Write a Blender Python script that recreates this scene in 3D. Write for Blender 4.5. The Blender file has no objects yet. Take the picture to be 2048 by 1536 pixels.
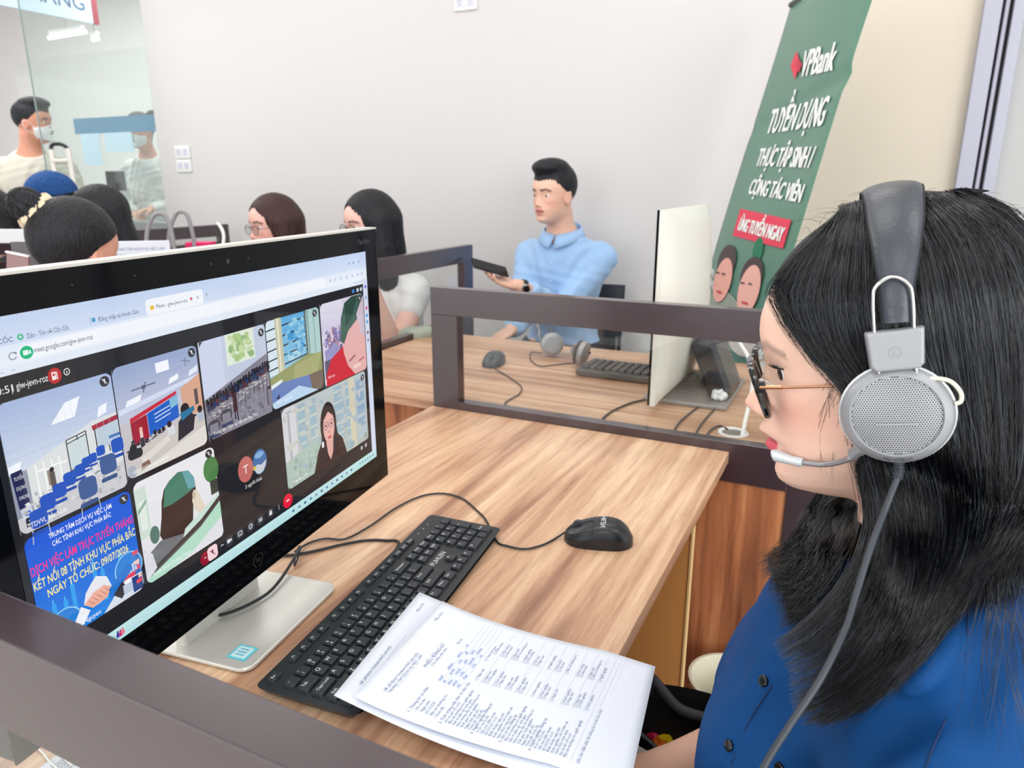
import bpy, bmesh, math, random
import numpy as np
from mathutils import Matrix, Vector

SC = bpy.context.scene
COL = SC.collection
rng = np.random.default_rng(7)
random.seed(7)

# ------------------------------------------------------------------ camera, light, exposure
CAM_H = 1.29
FPX = 1440.0
PITCH = math.atan(407.0 / FPX)
YAW = math.radians(26.0)
cd = bpy.data.cameras.new('camera'); cam = bpy.data.objects.new('camera', cd); COL.objects.link(cam)
cd.sensor_width = 36.0; cd.lens = FPX / 2048 * 36.0; cd.clip_start = 0.02
cam.location = (0, 0, CAM_H); cam.rotation_euler = (math.pi/2 - PITCH, 0, YAW)
cd.dof.use_dof = True; cd.dof.focus_distance = 0.72; cd.dof.aperture_fstop = 10.0
SC.camera = cam

w = bpy.data.worlds.new('world'); SC.world = w; w.use_nodes = True
w.node_tree.nodes['Background'].inputs[0].default_value = (0.97, 0.985, 1.0, 1)
w.node_tree.nodes['Background'].inputs[1].default_value = 1.3

def area(name, loc, rot, sx, sy, power, col=(1, 1, 1)):
    d = bpy.data.lights.new(name, 'AREA'); d.shape = 'RECTANGLE'; d.size = sx; d.size_y = sy
    d.energy = power; d.color = col
    o = bpy.data.objects.new(name, d); COL.objects.link(o); o.location = loc; o.rotation_euler = rot
    return o
LAMP = 8.0
# LED panels under the ceiling (rows over the desks)
for i, (lx, ly) in enumerate([(-0.75, 0.9), (1.0, 0.9), (-2.6, 0.9), (-0.75, 2.3), (-2.6, 2.3), (-4.6, 2.0), (-4.9, 4.2), (-6.6, 3.4), (0.2, -0.9), (-1.8, -0.9)]):
    area('ceiling_lamp', (lx, ly, 2.98), (0, 0, 0), 1.2, 0.6, LAMP*(4.0 if lx < -4 else 1), (1.0, 0.985, 0.965))
area('daylight_fill', (-1.6, -2.6, 1.7), (math.radians(82), 0, math.radians(-24)), 2.4, 1.6, 24, (0.97, 0.985, 1.0))  # added fill light, unseen, aimed at the woman's face
# daylight from the window side behind the camera, raised as side fill
area('daylight_fill', (2.6, -1.6, 1.9), (math.radians(78), 0, math.radians(55)), 2.4, 1.8, 66, (0.95, 0.98, 1.0))

SC.view_settings.view_transform = 'Standard'; SC.view_settings.look = 'None'
SC.view_settings.exposure = 0.20; SC.view_settings.gamma = 1.0
SC.view_settings.use_curve_mapping = False

# ------------------------------------------------------------------ geometry of the view (to measure positions)
_h = np.array([-math.sin(YAW), math.cos(YAW), 0]); CR = np.array([math.cos(YAW), math.sin(YAW), 0])
CF = _h*math.cos(PITCH) + np.array([0, 0, -math.sin(PITCH)]); CU = np.cross(CR, CF)
C0 = np.array([0, 0, CAM_H])
def ray(u, v): return CF*FPX + CR*(u-1024) - CU*(v-768)
def at_d(u, v, d): return C0 + ray(u, v)/FPX*d
def at_z(u, v, z): r = ray(u, v); return C0 + r*((z-CAM_H)/r[2])
def at_y(u, v, y): r = ray(u, v); return C0 + r*(y/r[1])
def at_x(u, v, x): r = ray(u, v); return C0 + r*(x/r[0])
def at_plane(u, v, n, p): r = ray(u, v); n = np.asarray(n, float); return C0 + r*((n @ (np.asarray(p)-C0))/(n @ r))

# ------------------------------------------------------------------ materials
def srgb(r, g, b):
    f = lambda c: (c/255/12.92) if c/255 <= 0.04045 else ((c/255+0.055)/1.055)**2.4
    return (f(r), f(g), f(b), 1.0)
MATS = {}
def mat(name, rgb=(200, 200, 200), rough=0.5, metal=0.0, coat=0.0, emit=0.0, spec=0.5, vcol=False, bump=None, sss=0.0, sheen=0.0):
    if name in MATS: return MATS[name]
    m = bpy.data.materials.new(name); m.use_nodes = True
    nt = m.node_tree; b = nt.nodes['Principled BSDF']
    b.inputs['Base Color'].default_value = srgb(*rgb)
    b.inputs['Roughness'].default_value = rough; b.inputs['Metallic'].default_value = metal
    b.inputs['Specular IOR Level'].default_value = spec
    if coat: b.inputs['Coat Weight'].default_value = coat; b.inputs['Coat Roughness'].default_value = 0.08
    if sheen: b.inputs['Sheen Weight'].default_value = sheen
    if sss:
        b.inputs['Subsurface Weight'].default_value = sss
        b.inputs['Subsurface Radius'].default_value = (0.012, 0.005, 0.003)
        b.inputs['Subsurface Scale'].default_value = 0.6
    if vcol:
        a = nt.nodes.new('ShaderNodeAttribute'); a.attribute_name = 'Col'
        if emit:
            nt.links.new(a.outputs['Color'], b.inputs['Emission Color'])
            b.inputs['Emission Strength'].default_value = emit
            b.inputs['Base Color'].default_value = (0.004, 0.004, 0.005, 1)
        else:
            nt.links.new(a.outputs['Color'], b.inputs['Base Color'])
    elif emit:
        b.inputs['Emission Color'].default_value = srgb(*rgb); b.inputs['Emission Strength'].default_value = emit
    if bump:
        sc, st, dist = bump
        tc = nt.nodes.new('ShaderNodeTexCoord'); n = nt.nodes.new('ShaderNodeTexNoise'); bp = nt.nodes.new('ShaderNodeBump')
        n.inputs['Scale'].default_value = sc; n.inputs['Detail'].default_value = 4
        bp.inputs['Strength'].default_value = st; bp.inputs['Distance'].default_value = dist
        nt.links.new(tc.outputs['Object'], n.inputs['Vector']); nt.links.new(n.outputs['Fac'], bp.inputs['Height'])
        nt.links.new(bp.outputs['Normal'], b.inputs['Normal'])
    MATS[name] = m; return m

def wood(name, axis, cols, rough=0.38, scale=1.0):
    """laminate with long streaks along one world axis (0 x, 1 y, 2 z)"""
    m = bpy.data.materials.new(name); m.use_nodes = True
    nt = m.node_tree; b = nt.nodes['Principled BSDF']; L = nt.links
    g = nt.nodes.new('ShaderNodeNewGeometry')
    mp = nt.nodes.new('ShaderNodeMapping')
    s = [9.0*scale]*3; s[axis] = 0.55*scale
    mp.inputs['Scale'].default_value = s
    L.new(g.outputs['Position'], mp.inputs['Vector'])
    n1 = nt.nodes.new('ShaderNodeTexNoise'); n1.inputs['Scale'].default_value = 2.2; n1.inputs['Detail'].default_value = 5; n1.inputs['Distortion'].default_value = 0.5
    n2 = nt.nodes.new('ShaderNodeTexNoise'); n2.inputs['Scale'].default_value = 11; n2.inputs['Detail'].default_value = 7; n2.inputs['Roughness'].default_value = 0.7
    L.new(mp.outputs[0], n1.inputs['Vector']); L.new(mp.outputs[0], n2.inputs['Vector'])
    r1 = nt.nodes.new('ShaderNodeValToRGB')
    r1.color_ramp.elements[0].position = 0.30; r1.color_ramp.elements[0].color = srgb(*cols[0])
    r1.color_ramp.elements[1].position = 0.66; r1.color_ramp.elements[1].color = srgb(*cols[2])
    e = r1.color_ramp.elements.new(0.47); e.color = srgb(*cols[1])
    L.new(n1.outputs['Fac'], r1.inputs['Fac'])
    r2 = nt.nodes.new('ShaderNodeValToRGB')
    r2.color_ramp.elements[0].position = 0.36; r2.color_ramp.elements[0].color = (0.66, 0.58, 0.54, 1)
    r2.color_ramp.elements[1].position = 0.56; r2.color_ramp.elements[1].color = (1, 1, 1, 1)
    L.new(n2.outputs['Fac'], r2.inputs['Fac'])
    mx = nt.nodes.new('ShaderNodeMix'); mx.data_type = 'RGBA'; mx.blend_type = 'MULTIPLY'; mx.inputs['Factor'].default_value = 0.75
    L.new(r1.outputs['Color'], mx.inputs['A']); L.new(r2.outputs['Color'], mx.inputs['B'])
    L.new(mx.outputs['Result'], b.inputs['Base Color'])
    b.inputs['Roughness'].default_value = rough
    MATS[name] = m; return m

def glass(name, tint=(1, 1, 1), refl=1.0, rough=0.0):
    m = bpy.data.materials.new(name); m.use_nodes = True; nt = m.node_tree
    for n in list(nt.nodes):
        if n.type != 'OUTPUT_MATERIAL': nt.nodes.remove(n)
    out = [n for n in nt.nodes if n.type == 'OUTPUT_MATERIAL'][0]
    t = nt.nodes.new('ShaderNodeBsdfTransparent'); t.inputs[0].default_value = (*tint, 1)
    g = nt.nodes.new('ShaderNodeBsdfGlossy'); g.inputs['Roughness'].default_value = rough; g.inputs[0].default_value = (1, 1, 1, 1)
    lw = nt.nodes.new('ShaderNodeLayerWeight'); lw.inputs['Blend'].default_value = 0.5
    fr = nt.nodes.new('ShaderNodeMath'); fr.operation = 'POWER'; fr.inputs[1].default_value = 5.0
    nt.links.new(lw.outputs['Facing'], fr.inputs[0])
    mu = nt.nodes.new('ShaderNodeMath'); mu.operation = 'MULTIPLY_ADD'; mu.inputs[1].default_value = .9*refl; mu.inputs[2].default_value = .04*refl
    x = nt.nodes.new('ShaderNodeMixShader')
    nt.links.new(fr.outputs[0], mu.inputs[0]); nt.links.new(mu.outputs[0], x.inputs[0])
    nt.links.new(t.outputs[0], x.inputs[1]); nt.links.new(g.outputs[0], x.inputs[2]); nt.links.new(x.outputs[0], out.inputs[0])
    MATS[name] = m; return m

WALL = mat('wall_paint', (214, 211, 211), 0.8)
DESK = wood('desk_laminate', 1, [(160, 116, 92), (208, 165, 132), (236, 202, 168)], 0.35)
DESKX = wood('desk_laminate_cross', 0, [(158, 116, 92), (198, 155, 124), (222, 184, 152)], 0.4)
PANELW = wood('panel_laminate', 2, [(128, 76, 50), (184, 116, 76), (216, 152, 104)], 0.42)
FRAME = mat('partition_brown', (58, 43, 49), 0.27, spec=0.9, coat=.25, bump=(900, 0.08, 0.0006))
GLASS = glass('clear_glass', (0.96, 0.975, 0.97), 0.8)
GREENGLASS = glass('green_glass', (0.90, 0.945, 0.93), 1.6)
BLACKP = mat('black_plastic', (32, 36, 40), 0.42)
BLACKG = mat('black_gloss', (6, 7, 9), 0.06, spec=0.16)
CABLE = mat('cable_rubber', (38, 40, 44), 0.5)
SILVER = mat('silver_plastic', (158, 160, 164), 0.38, metal=0.3)
CHROME = mat('chrome', (205, 205, 205), 0.18, metal=1.0)
ALU = mat('satin_aluminium', (214, 212, 206), 0.36, metal=0.35)
GOLD = mat('rose_gold', (214, 166, 130), 0.22, metal=1.0)
WHITEP = mat('white_plastic', (238, 238, 236), 0.4)
PAINT = mat('printed', vcol=True, rough=0.6)
PAPER = mat('printed_paper', vcol=True, rough=0.75)
SCREEN = mat('screen_glass', vcol=True, rough=0.035, emit=0.84, spec=0.3)
SKIN = mat('skin', vcol=True, rough=0.45, sss=0.12, spec=0.4)
EYE = mat('eye_surface', vcol=True, rough=0.1)
HAIRB = mat('black_hair', (9, 12, 17), 0.27, spec=0.75)
HAIRG = mat('black_hair_glint', (58, 64, 74), 0.3, spec=0.7)  # lighter colour on some strands paints in the glints
HAIRBASE = mat('black_hair_mass', (10, 11, 14), 0.55, spec=0.4)
def hair_mass(name, rgb, rgb2):
    m = mat(name, rgb, .5, spec=.35); nt = m.node_tree; b = nt.nodes['Principled BSDF']
    tc = nt.nodes.new('ShaderNodeNewGeometry'); mp = nt.nodes.new('ShaderNodeMapping'); mp.inputs['Scale'].default_value = (230, 230, 16)
    n = nt.nodes.new('ShaderNodeTexNoise'); n.inputs['Scale'].default_value = 1.0; n.inputs['Detail'].default_value = 3
    bp = nt.nodes.new('ShaderNodeBump'); bp.inputs['Strength'].default_value = .8; bp.inputs['Distance'].default_value = .004
    r = nt.nodes.new('ShaderNodeValToRGB'); r.color_ramp.elements[0].position = .35; r.color_ramp.elements[0].color = srgb(*rgb); r.color_ramp.elements[1].position = .7; r.color_ramp.elements[1].color = srgb(*rgb2)
    nt.links.new(tc.outputs['Position'], mp.inputs[0]); nt.links.new(mp.outputs[0], n.inputs['Vector']); nt.links.new(n.outputs['Fac'], bp.inputs['Height']); nt.links.new(bp.outputs['Normal'], b.inputs['Normal'])
    nt.links.new(n.outputs['Fac'], r.inputs[0]); nt.links.new(r.outputs[0], b.inputs['Base Color']); return m
HAIRM = hair_mass('black_hair_smooth', (12, 13, 17), (34, 36, 44))
HAIRBR = hair_mass('dark_brown_hair', (44, 24, 24), (78, 50, 46))
# ------------------------------------------------------------------ object helpers
def tag(o, label=None, cat=None, group=None, kind=None):
    if label: o['label'] = label
    if cat: o['category'] = cat
    if group: o['group'] = group
    if kind: o['kind'] = kind
    return o
def thing(name, label, cat, loc=(0, 0, 0), rz=0.0, group=None):
    o = bpy.data.objects.new(name, None); COL.objects.link(o); o.location = loc; o.rotation_euler = (0, 0, rz)
    o.empty_display_size = 0.05
    return tag(o, label, cat, group)
def link_mesh(name, me, parent=None, world=True):
    o = bpy.data.objects.new(name, me); COL.objects.link(o)
    if parent is not None:
        o.parent = parent
        if world:   # geometry is given in world coordinates: keep it where it is
            chain = []; p = parent
            while p is not None: chain.append(p.matrix_basis.copy()); p = p.parent
            M = Matrix.Identity(4)
            for mm in reversed(chain): M = M @ mm
            me.transform(M.inverted())
    return o

_tx = {}
def text_geo(s, bold=0.0):
    """(verts Nx2, faces) of a line of text of size 1, left-aligned on its baseline"""
    k_ = (s, bold)
    if k_ in _tx: return _tx[k_]
    cu = bpy.data.curves.new('t', 'FONT'); cu.body = s; cu.size = 1.0; cu.resolution_u = 3; cu.offset = bold
    o = bpy.data.objects.new('t', cu); me = o.to_mesh()
    v = np.array([p.co[:2] for p in me.vertices]).reshape(-1, 2); f = [tuple(p.vertices) for p in me.polygons]
    o.to_mesh_clear(); bpy.data.objects.remove(o); bpy.data.curves.remove(cu)
    _tx[k_] = (v, f); return _tx[k_]

class MB:
    """collects shapes; build() links them as ONE mesh object"""
    def __init__(s): s.v = []; s.f = []; s.c = []; s.m = []; s.col = (1, 1, 1, 1); s.mi = 0; s.M = None
    def add(s, V, F, col=None, mi=None):
        n = len(s.v); V = np.asarray(V, float)
        if s.M is not None: V = V @ s.M[0] + s.M[1]
        s.v.extend(V.tolist())
        c = col or s.col; mi = s.mi if mi is None else mi
        for f in F: s.f.append(tuple(n+i for i in f)); s.c.append(c); s.m.append(mi)
        return s
    def quad(s, a, b, c, d, col=None, mi=None): return s.add([a, b, c, d], [(0, 1, 2, 3)], col, mi)
    def box(s, lo, hi, col=None, mi=None):
        x0, y0, z0 = lo; x1, y1, z1 = hi
        V = [(x0,y0,z0),(x1,y0,z0),(x1,y1,z0),(x0,y1,z0),(x0,y0,z1),(x1,y0,z1),(x1,y1,z1),(x0,y1,z1)]
        return s.add(V, [(0,3,2,1),(4,5,6,7),(0,1,5,4),(1,2,6,5),(2,3,7,6),(3,0,4,7)], col, mi)
    def obox(s, c, ax, half, col=None, mi=None, taper=1.0):
        """oriented box: centre c, axes rows ax, half sizes; taper scales the +z face"""
        ax = np.asarray(ax, float); c = np.asarray(c, float); V = []
        for k in (-1, 1):
            t = taper if k > 0 else 1.0
            for i, j in ((-1,-1),(1,-1),(1,1),(-1,1)): V.append(c + ax[0]*half[0]*i*t + ax[1]*half[1]*j*t + ax[2]*half[2]*k)
        return s.add(V, [(0,3,2,1),(4,5,6,7),(0,1,5,4),(1,2,6,5),(2,3,7,6),(3,0,4,7)], col, mi)
    def tube(s, pts, r, n=8, col=None, mi=None, closed=False, flat=None):
        """round tube along pts; r number or list"""
        P = np.asarray(pts, float); k = len(P); r = np.broadcast_to(np.asarray(r, float), (k,))
        T = np.gradient(P, axis=0)
        if closed: T = np.roll(P, -1, 0) - np.roll(P, 1, 0)
        T /= np.linalg.norm(T, axis=1)[:, None] + 1e-12
        up = np.array([0, 0, 1.0]) if abs(T[0][2]) < 0.9 else np.array([1.0, 0, 0])
        V = []; a = np.cross(T[0], up); a /= np.linalg.norm(a)
        for i in range(k):
            a = a - T[i]*(a @ T[i]); a /= np.linalg.norm(a) + 1e-12; b = np.cross(T[i], a)
            for j in range(n):
                t = 2*math.pi*j/n; V.append(P[i] + r[i]*(a*math.cos(t)*(flat or 1) + b*math.sin(t)))
        F = []
        for i in range(k if closed else k-1):
            i2 = (i+1) % k
            for j in range(n): F.append((i*n+j, i*n+(j+1) % n, i2*n+(j+1) % n, i2*n+j))
        if not closed: F += [tuple(range(n-1, -1, -1)), tuple((k-1)*n+j for j in range(n))]
        return s.add(V, F, col, mi)
    def lathe(s, c, axis, prof, n=32, col=None, mi=None, sx=1.0, ref=None, cap=True):
        """profile [(radius, height)] around axis; sx stretches the first radial axis"""
        ax = np.asarray(axis, float); ax /= np.linalg.norm(ax)
        rf = np.array(ref if ref is not None else ([0, 0, 1.0] if abs(ax[2]) < 0.9 else [1.0, 0, 0]), float)
        b = rf - ax*(rf @ ax); b /= np.linalg.norm(b); a = np.cross(b, ax); c = np.asarray(c, float); V = []
        for r, h in prof:
            for j in range(n):
                t = 2*math.pi*j/n; V.append(c + ax*h + a*math.cos(t)*r*sx + b*math.sin(t)*r)
        F = [(i*n+j, i*n+(j+1) % n, (i+1)*n+(j+1) % n, (i+1)*n+j) for i in range(len(prof)-1) for j in range(n)]
        if cap: F += [tuple(range(n-1, -1, -1)), tuple((len(prof)-1)*n+j for j in range(n))]
        return s.add(V, F, col, mi)
    def grid(s, fn, nu, nv, col=None, mi=None):
        V = [fn(i/nu, j/nv) for i in range(nu+1) for j in range(nv+1)]
        F = [(i*(nv+1)+j, (i+1)*(nv+1)+j, (i+1)*(nv+1)+j+1, i*(nv+1)+j+1) for i in range(nu) for j in range(nv)]
        return s.add(V, F, col, mi)
    def text(s, t, fn, x, y, size, col=None, mi=None, align='l', sx=1.0, rot=0.0, maxw=None, bold=0.0):
        v, f = text_geo(t, bold)
        if len(v) == 0: return s
        q = v*size; q = q*np.array([sx, 1.0]); wd = q[:, 0].max()
        if maxw and wd > maxw: q = q*np.array([maxw/wd, 1.0]); wd = maxw
        if align == 'c': q = q - [wd/2, 0]
        if align == 'r': q = q - [wd, 0]
        if rot: cr, sr = math.cos(rot), math.sin(rot); q = q @ np.array([[cr, sr], [-sr, cr]])
        return s.add([fn(x+a, y+b) for a, b in q], f, col, mi)
    def poly(s, pts, fn=None, col=None, mi=None):
        return s.add([fn(*p) if fn else p for p in pts], [tuple(range(len(pts)))], col, mi)
    def build(s, name, mats, parent=None, smooth=False, bevel=0.0, seg=2, world=True, angle=40, solid=None, kind=None, sub=0):
        me = bpy.data.meshes.new(name); me.from_pydata(s.v, [], s.f)
        if not isinstance(mats, (list, tuple)): mats = [mats]
        for m in mats: me.materials.append(m)
        if len(mats) > 1: me.polygons.foreach_set('material_index', s.m)
        if any(c != (1, 1, 1, 1) for c in s.c):
            ca = me.color_attributes.new('Col', 'FLOAT_COLOR', 'CORNER')
            arr = np.concatenate([np.tile(np.array(c, np.float32), len(f)) for c, f in zip(s.c, s.f)])
            ca.data.foreach_set('color', arr)
        me.update()
        o = link_mesh(name, me, parent, world)
        if smooth:
            me.polygons.foreach_set('use_smooth', [True]*len(me.polygons))
            try: me.set_sharp_from_angle(angle=math.radians(angle))
            except Exception: pass
        if solid: md = o.modifiers.new('solid', 'SOLIDIFY'); md.thickness = solid; md.offset = -1
        if bevel:
            md = o.modifiers.new('bevel', 'BEVEL'); md.width = bevel; md.segments = seg; md.limit_method = 'ANGLE'; md.angle_limit = math.radians(50)
        if sub: md = o.modifiers.new('sub', 'SUBSURF'); md.levels = sub; md.render_levels = sub
        if kind: o['kind'] = kind
        return o

def smooth_path(pts, n=40):
    """Catmull-Rom through points"""
    P = np.asarray(pts, float); P = np.vstack([2*P[0]-P[1], P, 2*P[-1]-P[-2]]); m = len(P)-3; out = []
    for t in np.linspace(0, m-1e-6, n):
        i = int(t); u = t-i; a, b, c, d = P[i:i+4]
        out.append(0.5*((2*b)+(-a+c)*u+(2*a-5*b+4*c-d)*u*u+(-a+3*b-3*c+d)*u**3))
    return np.array(out)

# ------------------------------------------------------------------ implicit bodies (surface nets)
def smin(a, b, k):
    h = np.clip(0.5+0.5*(b-a)/k, 0, 1); return b*(1-h)+a*h-k*h*(1-h)
def sd_cap(P, a, b, ra, rb):
    a = np.asarray(a, float); b = np.asarray(b, float); d = b-a; t = np.clip((P-a) @ d/(d @ d+1e-12), 0, 1)
    return np.linalg.norm(P-a-t[:, None]*d, axis=1)-(ra+(rb-ra)*t)
def sd_ell(P, c, r, M=None):
    q = P-np.asarray(c, float)
    if M is not None: q = q @ np.asarray(M).T
    r = np.asarray(r, float); k0 = np.linalg.norm(q/r, axis=1); k1 = np.linalg.norm(q/(r*r), axis=1)
    return np.where(k1 > 1e-9, k0*(k0-1)/np.maximum(k1, 1e-9), -r.min())
def sd_box(P, c, hf, rd, M=None):
    q = P-np.asarray(c, float)
    if M is not None: q = q @ np.asarray(M).T
    q = np.abs(q)-(np.asarray(hf, float)-rd)
    return np.linalg.norm(np.maximum(q, 0), axis=1)+np.minimum(q.max(1), 0)-rd
def sd_prims(P, prims, k=0.03, inf=0.0):
    d = None
    for p in prims:
        if p[0] == 'c': e = sd_cap(P, p[1], p[2], p[3]+inf, p[4]+inf)
        elif p[0] == 'e': e = sd_ell(P, p[1], np.asarray(p[2])+inf, p[3] if len(p) > 3 else None)
        else: e = sd_box(P, p[1], np.asarray(p[2])+inf, p[3]+inf*0.5, p[4] if len(p) > 4 else None)
        d = e if d is None else smin(d, e, k)
    return d
def sdf_geo(fn, lo, hi, step):
    B = 8; lo = np.asarray(lo, float); hi = np.asarray(hi, float)
    nb = np.maximum(1, np.ceil((hi-lo)/(step*B)).astype(int)); N = nb*B
    g = np.stack(np.meshgrid(*[np.arange(n) for n in nb], indexing='ij'), -1).reshape(-1, 3)
    cen = lo+(g*B+(B-1)/2)*step; d = fn(cen)
    act = np.abs(d) < B*step*0.90*1.45
    F = np.repeat(np.repeat(np.repeat(np.where(d > 0, 1.0, -1.0).astype(np.float32).reshape(nb), B, 0), B, 1), B, 2)
    off = np.stack(np.meshgrid(*[np.arange(B)]*3, indexing='ij'), -1).reshape(-1, 3)
    ga = g[act]
    for i in range(0, len(ga), 700):
        idx = (ga[i:i+700, None, :]*B+off[None]).reshape(-1, 3)
        F[idx[:, 0], idx[:, 1], idx[:, 2]] = fn(lo+idx*step)
    S = F < 0
    ncell = N-1
    def sl(a, o): return a[o[0]:o[0]+ncell[0], o[1]:o[1]+ncell[1], o[2]:o[2]+ncell[2]]
    cnt = np.zeros(ncell, np.int8); cs = [(i, j, k) for i in (0, 1) for j in (0, 1) for k in (0, 1)]
    for o in cs: cnt += sl(S, o)
    m = (cnt > 0) & (cnt < 8); I = np.argwhere(m)
    vid = -np.ones(ncell, np.int32); vid[m] = np.arange(len(I))
    acc = np.zeros((len(I), 3)); num = np.zeros(len(I))
    edges = [(a, b) for a in cs for b in cs if a < b and sum(abs(x-y) for x, y in zip(a, b)) == 1]
    for a, b in edges:
        fa = F[I[:, 0]+a[0], I[:, 1]+a[1], I[:, 2]+a[2]]; fb = F[I[:, 0]+b[0], I[:, 1]+b[1], I[:, 2]+b[2]]
        x = (fa < 0) != (fb < 0); t = np.where(x, fa/np.where(x, fa-fb, 1), 0)
        pa = np.array(a, float); pb = np.array(b, float)
        acc += np.where(x[:, None], pa+t[:, None]*(pb-pa), 0); num += x
    V = lo+(I+acc/num[:, None])*step
    Q = []
    for ax in range(3):
        o1 = [0, 0, 0]; o1[ax] = 1; u, v_ = (ax+1) % 3, (ax+2) % 3
        sh = [ncell[0], ncell[1], ncell[2]]
        A = S[tuple(slice(1 if k != ax else 0, (ncell[k]) if k != ax else ncell[k]) for k in range(3))]
        Bq = S[tuple(slice(1 if k != ax else 1, (ncell[k]) if k != ax else ncell[k]+1) for k in range(3))]
        E = np.argwhere(A != Bq)
        if len(E) == 0: continue
        flip = A[E[:, 0], E[:, 1], E[:, 2]]
        E = E.copy()
        for k in range(3):
            if k != ax: E[:, k] += 1
        def gv(du, dv):
            e = E.copy(); e[:, u] += du; e[:, v_] += dv; return vid[e[:, 0], e[:, 1], e[:, 2]]
        q = np.stack([gv(-1, -1), gv(0, -1), gv(0, 0), gv(-1, 0)], 1)
        q[~flip] = q[~flip][:, ::-1]; Q.append(q)
    Q = np.concatenate(Q); Q = Q[(Q >= 0).all(1)]
    return V, Q
def np_mesh(name, V, Q, mats, parent=None, col=None, world=True, mi=None, smooth=True):
    me = bpy.data.meshes.new(name); k = Q.shape[1]
    me.vertices.add(len(V)); me.vertices.foreach_set('co', np.asarray(V, np.float32).ravel())
    me.loops.add(Q.size); me.loops.foreach_set('vertex_index', Q.astype(np.int32).ravel())
    me.polygons.add(len(Q)); me.polygons.foreach_set('loop_start', np.arange(0, Q.size, k, dtype=np.int32))
    for m in (mats if isinstance(mats, (list, tuple)) else [mats]): me.materials.append(m)
    if mi is not None: me.polygons.foreach_set('material_index', np.asarray(mi, np.int32))
    me.update(calc_edges=True); me.validate()
    if smooth: me.polygons.foreach_set('use_smooth', np.ones(len(me.polygons), bool))
    if col is not None:
        ca = me.color_attributes.new('Col', 'FLOAT_COLOR', 'POINT')
        c = np.ones((len(V), 4), np.float32); c[:, :3] = col; ca.data.foreach_set('color', c.ravel())
    return link_mesh(name, me, parent, world)
def lap(V, Q, it=2, lam=0.5):
    """a little smoothing of a quad mesh"""
    for _ in range(it):
        A = np.zeros_like(V); n = np.zeros(len(V))
        for a, b in ((0, 1), (1, 2), (2, 3), (3, 0)):
            np.add.at(A, Q[:, a], V[Q[:, b]]); np.add.at(n, Q[:, a], 1)
            np.add.at(A, Q[:, b], V[Q[:, a]]); np.add.at(n, Q[:, b], 1)
        V = V+lam*(A/np.maximum(n, 1)[:, None]-V)
    return V
def sdf_obj(name, fn, lo, hi, step, mats, parent=None, colfn=None, it=1):
    V, Q = sdf_geo(fn, lo, hi, step); V = lap(V, Q, it) if it else V
    return np_mesh(name, V, Q, mats, parent, colfn(V) if colfn else None)
# ------------------------------------------------------------------ heads and people
FACE_Z = np.array([-.099, -.093, -.088, -.081, -.073, -.062, -.055, -.040, -.026, -.015, 0, .02, .030, .042, .052, .064, .080, .10])
FACE_X = np.array([.040, .066, .083, .0905, .0925, .0885, .0895, .0905, .0895, .0865, .086, .0865, .0885, .0905, .0915, .089, .080, .06])
FACE_Y = np.array([.014, .024, .030, .037, .0425, .050, .0535, .0595, .0635, .065, .067, .067, .066, .066, .0655, .064, .061, .05])
NOSE_Z = np.array([-.032, -.028, -.024, -.020, -.015, -.011, -.006, .002, .010, .018, .026, .034, .042])
NOSE_A = np.array([0, .004, .012, .0215, .0275, .0280, .0245, .0175, .0115, .0065, .003, .001, 0])
NOSE_W = np.array([.012, .013, .013, .0125, .0105, .0095, .0085, .008, .008, .0085, .010, .012, .012])
def gs(x, s): return np.exp(-(x/s)**2)
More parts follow.
